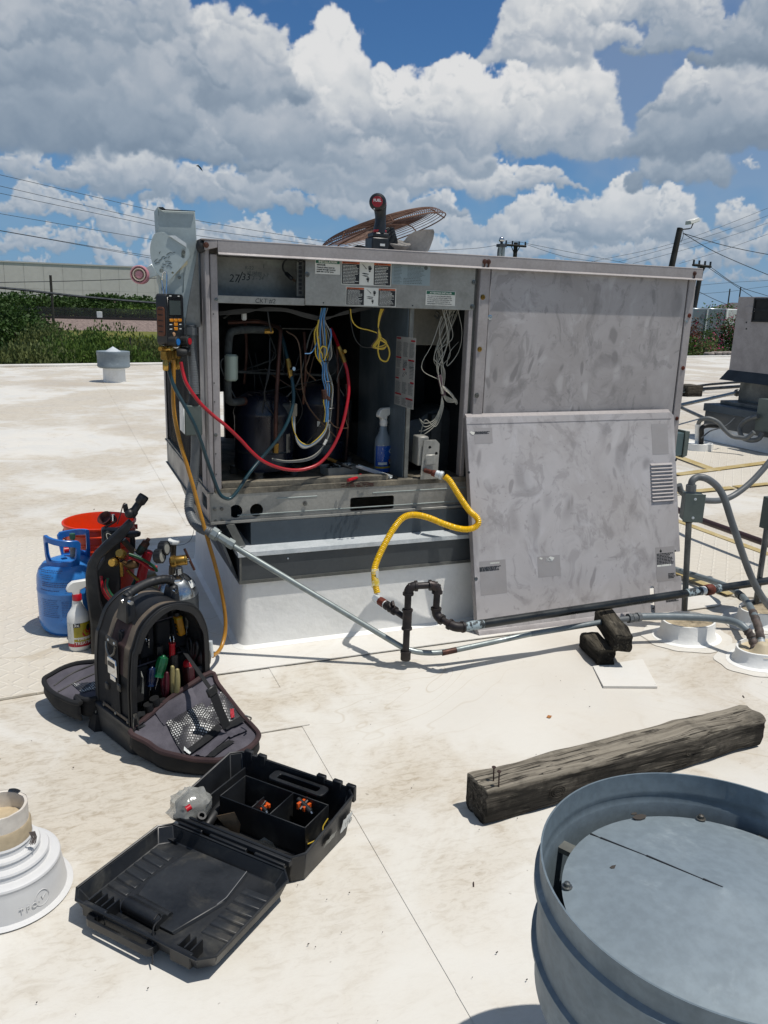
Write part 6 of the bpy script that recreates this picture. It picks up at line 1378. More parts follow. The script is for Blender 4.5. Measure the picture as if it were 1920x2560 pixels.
obj('lever_guide', fprism([K8(890, 1220), K8(900, 1330), K8(480, 1700), K8(440, 1640), K8(600, 1480)], Y0-.008, -.005), mat('cream_guide', '#a8a48c', .5), t)
disc = [K8(u, v_) for u, v_ in ((225, 700), (330, 668), (420, 678), (505, 740), (640, 830), (890, 990), (945, 1080), (935, 1180), (885, 1260), (530, 1660), (480, 1695), (400, 1640), (270, 1520), (200, 1385), (150, 1230), (125, 1050), (140, 900), (180, 775))]
qd = poly(disc, Y0-.03); qd3 = spline([Vector((a, b, 0)) for a, b in qd], 4, True); qd = [(p.x, p.y) for p in qd3]
s_ = sum(qd[i][0]*qd[(i+1) % len(qd)][1]-qd[(i+1) % len(qd)][0]*qd[i][1] for i in range(len(qd)))
if s_ < 0: qd.reverse()
slot = [K8(815+45*cos(a), 1010+40*sin(a) if a > pi else 1190+0*a) for a in ()]
hole1 = [K8(815+44*cos(k/12*2*pi), 1105+(58 if sin(k/12*2*pi) > 0 else -58)+44*sin(k/12*2*pi)) for k in range(12)]
hole2 = [K8(590+26*cos(k/8*2*pi), 1510+26*sin(k/8*2*pi)) for k in range(8)]; hole3 = [K8(360+48*cos(k/10*2*pi), 1470+50*sin(k/10*2*pi)) for k in range(10)]
obj('lever_plate', MB().prism(qd, (0, Y0-.03, 0), X_, Z_, .003, [poly(h, Y0-.03) for h in (hole1, hole2, hole3)]), zinc, t, bev=.001)
obj('pivot_bolt', MB().cyl(P(K8(820, 1080)[0], K8(820, 1080)[1], y=Y0-.027), P(K8(820, 1080)[0], K8(820, 1080)[1], y=Y0-.002), .006, 10).cyl(P(449, 694, y=Y0-.006), P(449, 694, y=Y0), .005, 8), screwm, t)
obj('folded_rib', fprism([K8(505, 738), K8(640, 738), K8(870, 900), K8(880, 985)], Y0-.034, -.006), galv_bright, t)
mb = MB(); rw = random.Random(8)
for (u, v_, ln, an) in ((330, 1090, 60, -1.1), (250, 1250, 110, -.7), (400, 1190, 90, -.5), (500, 1120, 90, -.5), (560, 1100, 70, .3), (330, 1250, 80, -.6), (450, 1200, 80, -.4), (500, 1280, 130, .1), (280, 1310, 110, -.3), (420, 1330, 90, .2), (540, 1330, 80, -.1), (390, 1390, 70, .3), (500, 1370, 80, -.2), (560, 1390, 60, .4), (520, 1180, 60, -.7), (360, 1230, 60, -.9), (620, 1090, 60, -.1)):
    p0 = K8(u-ln/2*cos(an), v_-ln/2*sin(an)); p1 = K8(u+ln/2*cos(an), v_+ln/2*sin(an)); pm_ = K8(u+rw.uniform(-12, 12), v_+rw.uniform(-12, 12)-8)
    mb.tube(spline([P(*p0, y=Y0-.0335), P(*pm_, y=Y0-.0335), P(*p1, y=Y0-.0335)], 3), .0011, 4, rf=lambda L, f: .0005+.0012*sin(f*pi))
obj('scribbled_ink', mb, inkgrey, t)
arm = fprism([(378, 659), (393, 689), (375, 695), (362, 702), (358, 674)], Y0-.02, -.02)
obj('lever_arm', arm, zinc, t, bev=.002)
c = P(351, 687, y=Y0-.03); cy = (P(351, 687, y=Y0-.03)-CAM).normalized(); pk = mat('faded_pink_plastic', '#a8707a', .5, 0, '#b58d90', 12, .6); cr = mat('cream_plastic', '#c3b5a6', .5)
k_ = obj('lever_knob', MB().lathe([(.0285, -.012), (.0285, .02), (.026, .026), (.024, .026), (.022, .018), (.0, .016)], c, 32, (-.25, -.9, 0)), pk, t)
obj('knob_ring', MB().lathe([(.021, .018), (.019, .027), (.0165, .027), (.0155, .018)], c, 28, (-.25, -.9, 0)), cr, k_)
obj('knob_core', MB().lathe([(.0125, .017), (.0115, .0245), (0, .0245)], c, 24, (-.25, -.9, 0)), pk, k_)
obj('bottom_plug', MB().cyl(P(480, 794, y=Y0-.006), P(480, 794, y=Y0), .011, 14), galv, t)

# digital manifold ---------------------------------------------------
rz = radians(50); gc = P(428, 862, y=2.70)
GT = thing('digital_gauge_set', 'black digital gauge set with brown grip hanging from a hook by the unit', 'gauge', gc, rz)
def gp(name, mb, m_, par=None, **k): return obj(name, mb, m_, par or GT, world=False, **k)
HB = .158
prof2 = rrect(-.05, .05, 0, HB, .012, 4)
gp('body', MB().prism(prof2, (0, .018, 0), X_, Z_, .036), black_pl, bev=.004, seg=2)
sc_ = gp('screen_frame', MB().box(-.041, .036, -.0195, -.0175, .088, .149), mat('black_bezel', '#0e1013', .3), bev=.002); gp('screen', MB().box(-.034, .030, -.0205, -.0196, .094, .138), screen_m, sc_)
for k in range(3): gp('function_button', MB().box(-.034+k*.024, -.014+k*.024, -.0210, -.0178, .073, .082), amber_p, bev=.001)
for k, z in enumerate((.060, .046)):
    gp('arrow_button', MB().box(-.010, .010, -.0210, -.0178, z, z+.010), amber_p, bev=.001)
    gp('key_symbol', MB().box(-.034, -.020, -.0186, -.0179, z+.003, z+.006).box(.022, .034, -.0186, -.0179, z+.003, z+.006), gal_box)
gp('round_button', MB().lathe([(.0065, 0), (.0065, .003), (0, .004)], (-.012, -.0178, .034), 14, (0, -1, 0)), mat('peach_button', '#b08a6a', .4))
gr_ = gp('side_grip', MB().prism(rrect(-.014, .013, .028, .118, .008, 3), (-.0502, 0, 0), -Y_, Z_, .0035), brown_grip, bev=.001)
for k in range(5): gp('grip_slot', MB().box(-.0555, -.0538, -.009, .009, .040+k*.017, .044+k*.017), rust_wire, gr_, bev=.001)
for x, m_, s_ in ((-.034, bluet, 'blue'), (.034, red_p, 'red')):
    kn = gp('valve_knob', MB().lathe([(.012, 0), (.0165, .002), (.0165, .028), (.014, .030), (0, .030)], (x, -.017, .012), 14, (0, -1, 0)), rubber, label='black knob with a %s cap' % s_)
    gp('knob_cap', MB().lathe([(.0105, .0302), (.0105, .032), (0, .0325)], (x, -.017, .012), 18, (0, -1, 0)), m_, kn)
gp('clear_washer', MB().lathe([(.0165, .006), (.0175, .008), (.0175, .014), (.0165, .016)], (-.018, -.017, .008), 16, (0, -1, 0)), white_pl)
br = gp('valve_block', MB().box(-.045, .045, -.012, .012, -.018, -.002).box(-.046, -.024, -.010, .012, -.045, -.018).box(-.008, .010, -.010, .010, -.055, -.018).box(.026, .042, -.01, .01, -.045, -.018), brass, bev=.002)
for x in (-.035, .001, .034): gp('hose_coupling', MB().lathe([(.0075, -.080), (.010, -.076), (.010, -.052), (.0085, -.050), (.0085, -.044)], (x, 0, 0), 12), brass_b if x < 0 else brass, br)
gp('black_coupler', MB().lathe([(.010, 0), (.013, .004), (.013, .028), (.009, .034)], (.01, -.012, -.024), 12, (.5, -.85, 0)).lathe([(.009, .0), (.016, .008), (.013, .026), (.016, .034), (0, .034)], (.030, -.012, -.022), 8, (.6, -.8, .0)), rubber, br)
gp('service_port', MB().lathe([(.006, 0), (.006, .012), (.008, .013), (.008, .020), (.004, .020)], (-.040, -.01, -.012), 10, (-.2, -1, .2)), brass_b, br)
gp('side_port', MB().lathe([(.005, 0), (.005, .02), (.007, .021), (.007, .026), (0, .026)], (-.046, 0, -.008), 10, (-1, -.2, -.1)), brass, br)
gp('brand_mark', MB().box(-.03, -.018, -.0184, -.0177, .1505, .1535).box(.018, .028, -.0184, -.0177, .1505, .1535), gal_box)
ht = WM[GT.name].inverted()
hk = [P(408, 691, y=2.727), P(407, 684, y=2.722), P(413, 679, y=2.718), P(417, 690, y=2.716), P(416, 730, y=2.712), P(413, 752, y=2.705)]
obj('hanging_hook', MB().tube(spline([P(405, 700, y=2.730)]+hk[1:], 8), .0022, 8).tube([P(405, 700, y=2.730), P(411, 748, y=2.707)], .0022, 8), chrome, GT)
def hose(name, label, pts, r, m_, grp_='charging hoses of the gauge set', fit=None):
    q = [P(a, b, y=c+.075*max(0, min(1, (a-470)/60))*(1 if c > 2.56 or a > 520 else 0)*(0 if 'amber' in label else 1)) for a, b, c in pts]; t = thing(name, label, 'hose', q[0]); obj('hose_tube', MB().tube(spline(q, 10), r, 12), m_, t); return t, q
tH, q = hose('charging_hose', 'dark teal charging hose sagging from the gauge set into the open compartment', [(421, 907, 2.69), (424, 932, 2.685), (437, 970, 2.67), (460, 1012, 2.65), (484, 1058, 2.62), (501, 1100, 2.60), (518, 1152, 2.585), (535, 1200, 2.575), (548, 1232, 2.575), (560, 1244, 2.575), (575, 1246, 2.58), (592, 1230, 2.59), (622, 1185, 2.62), (652, 1148, 2.65), (688, 1106, 2.66), (716, 1062, 2.67), (730, 1022, 2.69), (734, 990, 2.70), (731, 955, 2.71), (727, 938, 2.72)], .0062, teal_h)
obj('brass_coupler', MB().tube([P(727, 945, y=2.795), P(725, 930, y=2.795), P(721, 905, y=2.805), P(719, 896, y=2.805)], .009, 10, rf=lambda L, f: .0075 if f < .1 or f > .9 else .0098), brass, tH); obj('lever', MB().tube([P(728, 922, y=2.790), P(735, 922, y=2.775)], .007, 8), chrome, tH)
obj('hose_end', MB().tube(spline([P(719, 898, y=2.805), P(712, 868, y=2.835), P(704, 838, y=2.875), P(698, 815, y=2.925)], 8), .0062, 12), teal_h, tH)
tH, q = hose('charging_hose', 'crimson charging hose hanging in a deep loop across the open compartment', [(452, 905, 2.69), (457, 930, 2.685), (468, 962, 2.67), (498, 1005, 2.63), (530, 1036, 2.585), (562, 1062, 2.575), (600, 1098, 2.575), (628, 1128, 2.58), (655, 1151, 2.585), (690, 1167, 2.60), (728, 1175, 2.61), (765, 1172, 2.62), (800, 1157, 2.63), (830, 1122, 2.64), (852, 1075, 2.65), (865, 1025, 2.66), (872, 975, 2.68), (868, 930, 2.70), (861, 905, 2.71)], .0058, red_h)
obj('brass_coupler', MB().tube([P(861, 905, y=2.785), P(858, 895, y=2.785), P(850, 875, y=2.795), P(846, 866, y=2.795)], .009, 10), brass, tH); obj('lever', MB().tube([P(857, 882, y=2.790), P(863, 878, y=2.775)], .007, 8), brass_b, tH)
obj('hose_end', MB().tube(spline([P(846, 866, y=2.795), P(838, 845, y=2.835), P(828, 822, y=2.875)], 8), .0062, 12), red_h, tH)
tH, q = hose('charging_hose', 'amber charging hose hanging from the gauge set down to the roof beside the tool bag', [(433, 900, 2.69), (434, 940, 2.69), (433, 1000, 2.685), (438, 1050, 2.68), (450, 1105, 2.665), (468, 1165, 2.65), (484, 1220, 2.635), (500, 1280, 2.62), (520, 1350, 2.605), (541, 1425, 2.60), (556, 1490, 2.595), (563, 1540, 2.59), (563, 1580, 2.575), (555, 1613, 2.545), (545, 1630, 2.51), (532, 1640, 2.46)], .0066, yel_h)
obj('silver_coupler', MB().tube([P(528, 1641, y=2.45), P(527, 1628, y=2.45), P(525, 1603, y=2.45)], .0085, 10), galv_bright, tH)
# pitch pans, posts and boxes on the right -----------------------------
def pan(label, pts_top, zt, fill, h=.0):
    q = [P(a, b, z=zt) for a, b in pts_top]; cx_ = sum(p.x for p in q)/len(q); cy_ = sum(p.y for p in q)/len(q)
    t = thing('pitch_pan', label, 'pitch pan', (cx_, cy_, 0), group='white pitch pans')
    return t, cx_, cy_
def oval_pan(label, cx_, cy_, rx, ry, zt, fillm):
    t = thing('pitch_pan', label, 'pitch pan', (cx_, cy_, 0), group='white pitch pans')
    def ov(r, z): return [Vector((cx_+cos(a/40*2*pi)*(rx+r), cy_+sin(a/40*2*pi)*(ry+r), z)) for a in range(40)]
    rr = [ov(.03, .0035), ov(.012, .007), ov(.003, .02), ov(0, zt), ov(-.006, zt+.001), ov(-.008, zt-.012)]
    obj('rim', MB().add([p for R_ in rr for p in R_], [(i*40+k, i*40+(k+1) % 40, (i+1)*40+(k+1) % 40, (i+1)*40+k) for i in range(5) for k in range(40)]), flash_m, t)
    obj('flange', MB().add([Vector((cx_+cos(a/48*2*pi)*(rx+.07+.006*sin(a*1.3)), cy_+sin(a/48*2*pi)*(ry+.065+.006*cos(a*.9)), .0022)) for a in range(48)]+[Vector((cx_+cos(a/48*2*pi)*rx*.9, cy_+sin(a/48*2*pi)*ry*.9, .0036)) for a in range(48)], [(k, (k+1) % 48, 48+(k+1) % 48, 48+k) for k in range(48)]), roofm, t)
    obj('filling', MB().grid(lambda u, v_: Vector((cx_+cos(u*2*pi)*(rx-.007)*v_, cy_+sin(u*2*pi)*(ry-.007)*v_, zt-.012+.006*noise.noise((cos(u*6.28)*v_*6, sin(u*6.28)*v_*6, cx_)))), 30, 8, True), fillm, t)
    return t
silt = mat('cracked_tan_filler', '#a89a80', .85, 0, '#7c705c', 14, .9, .25, 50, .8, 16, .008, dirt='#5a5142', dv=6, dlo=.6, dhi=.7)
smooth_f = mat('smooth_tan_filler', '#c0b295', .6, 0, '#ada085', 5, .6, .05, 60)
pc = P(1712, 1548, z=.07); oval_pan('white oval pitch pan behind the leaning panel with cracked filling and a post', pc.x+.01, pc.y-.01, .108, .085, .072, silt)
pc2 = P(1905, 1620, z=.05); oval_pan('white oval pitch pan at the right edge where two taped conduits enter', pc2.x+.045, pc2.y, .145, .085, .055, smooth_f)
pc3 = P(1915, 1518, z=.06); oval_pan('white oval pitch pan at the right edge behind the black gas pipe', pc3.x+.03, pc3.y+.0, .15, .09, .06, silt)
pb_ = P(1711, 1533, z=.06); yj = pb_.y
t = thing('box_on_post', 'grey junction box on a steel post beside the leaning panel, with an arching conduit', 'junction box', (pb_.x, yj, 0))
pt_ = P(1722, 1304, y=yj)
obj('post', MB().tube([pb_-Z_*.01, pt_], .0115, 12), mat('mottled_steel_post', '#5f6364', .4, .6, '#3d4041', 10, .9, .1, 60), t)
obj('locknut', MB().cyl(P(1722, 1304, y=yj), P(1722, 1296, y=yj), .018, 12), rubber, t)
b0, b1 = P(1712, 1300, y=yj), P(1747, 1232, y=yj); jr = radians(-28)
jb = Matrix.Translation((b0+b1)/2) @ Matrix.Rotation(jr, 4, 'Z'); bw = .034; bh = (b1.z-b0.z)/2; bd_ = .032
mb = MB().box(-bw, bw, -bd_, bd_, -bh, bh); mb.v = [jb @ p for p in mb.v]; obj('box', mb, boxgrey, t, bev=.002)
mb = MB().box(-bw-.003, bw+.003, -bd_-.003, -bd_-.0005, -bh-.002, bh+.004); mb.v = [jb @ p for p in mb.v]; cv = obj('cover', mb, boxgrey, t, bev=.001)
for z in (-bh*.7, bh*.7): screw(t, jb @ Vector((0, -bd_-.003, z)), jb.to_3x3() @ Vector((0, -1, 0)), .0035, galv_bright)
tp = P(1727, 1222, y=yj)
obj('box_nut', MB().cyl(P(1727, 1228, y=yj), P(1728, 1212, y=yj), .019, 8), flex, t)
arch = [(1728, 1216, yj), (1731, 1202, yj), (1742, 1194, yj), (1758, 1194, yj-.01), (1776, 1202, yj-.02), (1796, 1220, yj-.03), (1812, 1250, yj-.05), (1828, 1300, yj-.07), (1845, 1350, yj-.09), (1862, 1400, yj-.10), (1882, 1450, yj-.11), (1905, 1492, yj-.12), (1935, 1530, yj-.12)]
obj('arching_conduit', MB().tube(spline([P(a, b, y=c) for a, b, c in arch], 8), .0135, 14), flex, t)
arc2 = [(1697, 1212), (1706, 1232), (1740, 1247), (1775, 1252), (1805, 1250), (1835, 1238), (1870, 1212), (1900, 1182), (1940, 1135)]
t = solo('grey_conduit', MB().tube(spline([P(a, b, y=yj+.33) for a, b in arc2], 8), .0135, 14), flex, 'grey conduit swinging behind the post box and up to the right edge', 'conduit')
t = thing('steel_post', 'dark steel post at the right edge standing in the rear pitch pan', 'post', P(1890, 1505, z=.05))
obj('post', MB().tube([P(1890, 1508, z=.05), P(1917, 1320, y=P(1890, 1508, z=.05).y)], .0115, 12), MATS['mottled_steel_post'], t)
yq = P(1890, 1508, z=.05).y; q = P(1945, 1270, y=yq)
obj('box', MB().box(P(1916, 1290, y=yq).x, q.x+.05, yq-.03, yq+.03, P(1916, 1322, y=yq).z, P(1916, 1245, y=yq).z), boxgrey, t, bev=.002)
solo('brown_pipe', MB().tube([P(1640, 1250, z=.12), P(1740, 1296, z=.12), P(1930, 1364, z=.12)], .017, 12), mat('brown_painted_pipe', '#3a2624', .5, .1, '#2b1d1c', 8, .7), 'dark brown pipe crossing the walkway pads behind the post box', 'pipe')
t = thing('taped_conduit', 'grey conduit lying behind the leaning panel and bending into the front pitch pan', 'conduit', P(1800, 1460, z=.05))
cpts = [P(1640, 1408, z=.03), P(1716, 1432, z=.04), P(1780, 1452, z=.06), P(1830, 1472, z=.09), P(1862, 1498, z=.11), P(1882, 1530, z=.11), P(1895, 1565, z=.09), P(1902, 1598, z=.06), P(1905, 1612, z=.045)]
obj('conduit_tube', MB().tube(spline(cpts, 8), .0135, 14), pvcgrey, t)
obj('tape_wrap', MB().tube(spline(cpts[5:8], 6), .0155, 12, rf=lambda L, f: .0155+.0012*sin(f*30)), MATS['tar_tape'], t)
obj('coupling', MB().cyl(cpts[3].lerp(cpts[4], .5), cpts[3].lerp(cpts[4], .8), .0165, 12), rubber, t)
obj('bare_end', MB().cyl(P(1903, 1600, z=.06), P(1905, 1622, z=.035), .012, 10), galv_bright, t)
c = P(1905, 1630, z=.05); obj('sealant_cone', MB().lathe([(.045, -.006), (.03, .006), (.02, .03), (.012, .036)], c, 20), smooth_f, t)
# grey box at the right end of the unit
yb2 = 2.9; t = thing('disconnect_box', 'blue-grey metal box on the unit\'s right end, seen past its edge', 'electrical box', P(1705, 1140, y=yb2))
a, b = P(1650, 1142, y=yb2), P(1712, 1082, y=yb2)
obj('box', MB().box(max(a.x, UX1+.005), b.x-.0, yb2, yb2+.2, a.z, b.z), mat('blue_grey_enamel', '#4f6264', .4, .2, '#44575a', 6, .6), t, bev=.003)
obj('door', MB().hexa([(b.x, yb2-.006, a.z-.01), (b.x+.028, yb2-.004, a.z+.0), (b.x+.028, yb2+.2, a.z), (b.x, yb2+.206, a.z-.01)], [(b.x, yb2-.006, b.z+.01), (b.x+.028, yb2-.004, b.z+.006), (b.x+.028, yb2+.2, b.z+.006), (b.x, yb2+.206, b.z+.01)]), boxgrey, t, bev=.002)
# second unit ---------------------------------------------------------
X2 = 6.06
t2 = thing('second_rooftop_unit', 'second grey rooftop unit on its own curb, cut off by the photo\'s right edge', 'air conditioner', (7.0, 5.6, 0))
Yb = P(1757, 1100, x=X2).y
zc1_ = P(1775, 1060, x=X2).z; zc2_ = P(1770, 1028, x=X2-.02).z
obj('curb', MB().hexa([(X2-.05, 4.2, .004), (8.2, 4.2, .004), (8.2, Yb+.02, .004), (X2-.05, Yb+.02, .004)], [(X2, 4.2, zc1_), (8.2, 4.2, zc1_), (8.2, Yb-.02, zc1_), (X2, Yb-.02, zc1_)]), flash_m, t2)
obj('counter_flashing', MB().box(X2-.015, 8.2, 4.2, Yb, zc1_-.02, zc2_), cf, t2)
obj('cap_edge', MB().box(X2-.03, 8.2, 4.2, Yb+.02, zc2_, zc2_+.075), MATS['blue_grey_adapter'], t2, bev=.004)
obj('cap_rail', MB().box(X2+.12, 8.2, 4.2, Yb-.04, zc2_+.075, zc2_+.11), galv_dark, t2, bev=.004)
x3 = X2+.28
yb3 = P(1843, 1015, x=x3).y
obj('plenum', MB().box(x3, 8.2, 4.0, yb3, zc2_+.10, P(1850, 950, x=x3).z), galv_dark, t2)
x4 = x3-.04
yt3 = P(1846, 745, x=x4).y
zb4 = P(1842, 932, x=x4).z; zt4 = P(1850, 742, x=x4).z
obj('cabinet', MB().box(x4, 8.2, 3.9, yt3, zb4, zt4), mauve_trim, t2, bev=.004)
obj('bottom_skirt', MB().hexa([(x4-.06, 3.9, zb4-.08), (8.2, 3.9, zb4-.08), (8.2, yt3+.05, zb4-.08), (x4-.06, yt3+.05, zb4-.08)], [(x4-.004, 3.9, zb4+.02), (8.2, 3.9, zb4+.02), (8.2, yt3+.004, zb4+.02), (x4-.004, yt3+.004, zb4+.02)]), mat('dark_skirt_metal', '#2a3136', .5, .3, '#20262a', 5, .6), t2)
a, b = P(1888, 748, x=x4-.006), P(1960, 805, x=x4-.006)
obj('coil_opening', MB().box(x4-.004, x4+.002, 4.1, a.y, b.z, a.z), MATS['dark_coil'], t2)
for yy in [a.y]+[a.y-.28*k for k in range(1, 5)]: obj('guard_bar', MB().box(x4-.012, x4-.004, yy-.008, yy+.008, b.z-.01, a.z+.01), dark_int, t2)
for f_ in (0, .5, 1): z = b.z+(a.z-b.z)*f_; obj('guard_bar', MB().box(x4-.012, x4-.005, 4.1, a.y, z-.008, z+.008), dark_int, t2)
c = P(1873, 775, x=x4-.004); obj('oval_badge', MB().prism([(cos(k/16*6.283)*.075, sin(k/16*6.283)*.035) for k in range(16)], c, -Y_, Z_, .004), mauve_trim, t2)
for px, py in ((1866, 806), (1866, 822), (1850, 930)): c = P(px, py, x=x4); obj('screw_hole', MB().cyl(c, c-X_*.003, .008, 8), inkk, t2)
xd = X2-.12; a, b = P(1885, 1075, x=xd), P(1925, 1000, x=xd)
t = thing('grey_disconnect', 'grey disconnect box with looping conduits on the second unit\'s curb', 'electrical box', (xd, a.y-.12, a.z))
obj('box', MB().box(xd, xd+.1, a.y-.30, a.y, a.z, b.z), boxgrey, t, bev=.004)
cl_ = [P(1895, 1040, x=xd-.02), P(1868, 1050, x=xd-.03), P(1852, 1065, x=xd-.04), P(1850, 1080, x=xd-.05), P(1858, 1095, x=xd-.05), P(1878, 1101, x=xd-.05), P(1897, 1097, x=xd-.04), P(1906, 1082, x=xd-.02)]
obj('loop_conduit', MB().tube(spline(cl_, 8), .022, 12), flex, t)
pv = P(1745, 1112); pvx = P(1745, 1112, z=.05)
t = thing('conduit_riser', 'white-footed conduit riser with pipes bending to the second unit', 'conduit', (pvx.x, pvx.y, 0))
obj('pan', MB().lathe([(.17, .004), (.135, .006), (.13, .07), (.12, .072), (.115, .06), (0, .06)], (pvx.x, pvx.y, 0), 28), flash_m, t)
yv = pvx.y
obj('riser', MB().tube([P(1745, 1112, y=yv), P(1746, 1060, y=yv)], .03, 10), flash_m, t); obj('dark_riser', MB().tube([P(1753, 1110, y=yv-.05), P(1754, 1080, y=yv-.05)], .022, 10), rubber, t)
obj('conduit', MB().tube(spline([P(1746, 1060, y=yv), P(1752, 1050, y=yv-.05), P(1772, 1046, y=yv-.1), P(1795, 1056, y=yv-.15), P(1812, 1075, y=yv-.2), P(1830, 1090, y=yv-.25), P(1850, 1094, y=yv-.3), P(1868, 1094, y=yv-.35), P(1885, 1080, y=yv-.4)], 8), .02, 10), flex, t)
obj('black_elbow', MB().tube(spline([P(1754, 1085, y=yv-.05), P(1755, 1070, y=yv-.05), P(1768, 1064, y=yv-.05), P(1795, 1065, y=yv)], 6), .022, 10), rubber, t)
obj('thin_cable', MB().tube(spline([P(1753, 1096, y=yv-.1), P(1775, 1078, y=yv-.1), P(1800, 1070, y=yv-.1), P(1818, 1062, y=yv-.1), P(1836, 1045, y=yv-.05)], 6), .006, 6), linem, t)
for i, (pp, r_, lab, m_) in enumerate([([(1640, 975), (1704, 970), (1775, 961), (1850, 955), (1950, 948)], .02, 'farthest black pipe running to the second unit', pipe_paint), ([(1640, 982), (1704, 976), (1780, 971), (1850, 966), (1950, 955)], .026, 'rust-brown pipe resting on a dark block before the second unit', pipe_paint), ([(1640, 988), (1704, 980), (1760, 976)], .018, 'grey pipe under the rust-brown one before the second unit', pvcgrey)]):
    solo('roof_pipe', MB().tube([P(a, b, y=P(1775, 992).y+.1+(.5 if i == 0 else 0)) for a, b in pp], r_, 8), m_, lab, 'pipe', 'pipes running to the second unit')
c = P(1733, 992); solo('pipe_block', MB().box(c.x-.12, P(1756, 992, y=c.y).x, c.y, c.y+.3, 0, .17), wood_k, 'dark wooden block under the far pipes before the second unit', 'wood block', bev=.01)
z0 = .25
solo('slanting_pipe', MB().tube([P(1640, 1030, z=z0), P(1701, 1013, z=z0), P(1848, 980, z=z0)], .022, 8).sphere(P(1843, 982, z=z0), .05, 10), pipe_paint, 'black pipe slanting up to a fitting on the second unit', 'pipe')
solo('slanting_pipe', MB().tube([P(1640, 998, z=z0), P(1701, 1018, z=z0), P(1762, 1046, z=z0)], .018, 8), pipe_paint, 'black pipe slanting down to the white-footed riser', 'pipe')

# ------------------------------------------------------------------ fan guard and drill on the unit
fc = P(949, 569, y=3.12); fn_ = Vector((-.275, .17, .95)).normalized(); RF = .262
fr = rot_to(fn_); FM = fr.to_4x4(); FM.translation = fc
FG = thing('fan_guard', 'rusty round wire fan guard with fan blades tilted on top of the unit', 'fan guard', fc, mtx=FM)
def dish(r): return .012*(1-(r/RF)**2)-.03*max(0, (r/RF-.82)/.18)**2
nr = 26
for i in range(nr):
    r = .055+(RF-.055)*i/(nr-1); mb = MB().tube([(cos(k/56*2*pi)*r, sin(k/56*2*pi)*r, dish(r)) for k in range(56)], (.0014 if i < nr-1 else .0026), 5, closed=True); obj('wire_ring', mb, guard_wire, FG, world=False)
for k in range(4):
    a = k*pi/4+.35; obj('spoke', MB().tube([(cos(a)*s_*RF*1.01, sin(a)*s_*RF*1.01, dish(abs(s_)*RF)-.003) for s_ in [i/10-1 for i in range(21)]], .0026, 5), guard_wire, FG, world=False)
obj('hub_plate', MB().lathe([(0, .016), (.05, .014), (.062, .009), (.062, .006), (0, .008)], (0, 0, 0), 28), guard_wire, FG, world=False)
obj('motor', MB().lathe([(.0, -.012), (.05, -.014), (.055, -.02), (.055, -.11), (.04, -.118), (0, -.12)], (0, 0, 0), 24), dark_int, FG, world=False)
bladem = mat('dusty_aluminium_blade', '#b0aca4', .6, .1, '#716e69', 9, .7, .1, 90)
yb4 = 3.02
pts = [(1003, 628), (1012, 603), (1022, 588), (1034, 579), (1060, 574), (1084, 573), (1088, 580), (1087, 596), (1078, 624), (1070, 633), (1036, 632)]
bp = fprism(pts, yb4, .002); cxb = P(1045, 600, y=yb4)
bp.v = [Vector((p.x, p.y+.5*(p.x-cxb.x)**2*6-(p.z-cxb.z)*.25, p.z)) for p in bp.v]
obj('fan_blade', bp, bladem, FG)
pts = [(972, 622), (970, 600), (985, 590), (991, 590), (995, 606), (992, 618), (975, 628)]
obj('fan_blade', fprism(pts, 3.0, .002), dark_int, FG)
obj('fan_blade', fprism([(926, 634), (900, 632), (880, 620), (893, 612), (930, 618)], 3.05, .002), dark_int, FG)
c = P(993, 622, y=3.03); obj('blade_hub', MB().lathe([(0, -.02), (.02, -.02), (.03, -.01), (.032, .0), (.05, .02), (.05, .024), (0, .024)], c, 20, (0, -.3, 1)), bladem, FG)
yd = 2.80; zt0 = ZT+.014
DT = thing('cordless_drill', 'black and red cordless impact driver standing upright on the unit top', 'power tool', (P(946, 620, y=yd).x, yd, zt0))
bx = P(947, 620, y=yd).x; k_ = yd/2007.4
zt1 = P(950, 602, y=yd).z
obj('battery', MB().box(bx-.037, bx+.026, yd-.03, yd+.045, zt0, zt0+.045).box(bx-.030, bx+.030, yd-.022, yd+.04, zt0+.045, zt0+.062), black_pl, DT, bev=.005, seg=2)
hc = P(944, 505, y=yd-.03); kz = (hc.z-zt0-.018)/.19
lo_ = MB(); hs = [(zt0+.060, .023, .028, 0), (zt0+.085, .023, .026, 0), (zt0+.115, .020, .023, .002), (zt0+.145, .0195, .023, .002), (zt0+.175, .021, .027, 0), (zt0+.20, .024, .03, -.002)]
lo_.grid(lambda u, v_: (lambda i: Vector((bx+.003+hs[i][3]+cos(u*2*pi)*hs[i][1]*(1 if abs(cos(u*2*pi)) < .9 else .96), yd+.005+sin(u*2*pi)*hs[i][2], zt0+.060+(hs[i][0]-zt0-.060)*kz*.9)))(int(round(v_*5))), 18, 6, True)
obj('handle', lo_, black_pl, DT)
obj('label_plate', MB().box(bx-.008, bx+.010, yd-.0335, yd-.0305, zt0+.016, zt0+.024), gal_box, DT)
obj('red_collar', MB().lathe([(.0225, 0), (.024, .003), (.024, .009), (.0215, .012)], (bx+.003, yd+.003, zt0+.062), 20), red_p, DT)
hc = P(944, 505, y=yd-.03); hd = Vector((.42, .9, .02)).normalized()
obj('head', MB().lathe([(0, -.012), (.020, -.011), (.0265, -.004), (.028, .004), (.028, .062), (.024, .082), (.017, .10), (0, .10)], hc, 28, hd), mat('scuffed_dark_red', '#a11a28', .5, 0, '#701420', 30, .9, .2, 90, dirt='#a86a66', dv=25, dlo=.6, dhi=.75), DT)
obj('rear_cap_rim', MB().lathe([(.020, -.0125), (.026, -.009), (.0295, .0), (.0300, .010), (.0285, .016)], hc, 28, hd), rubber, DT)
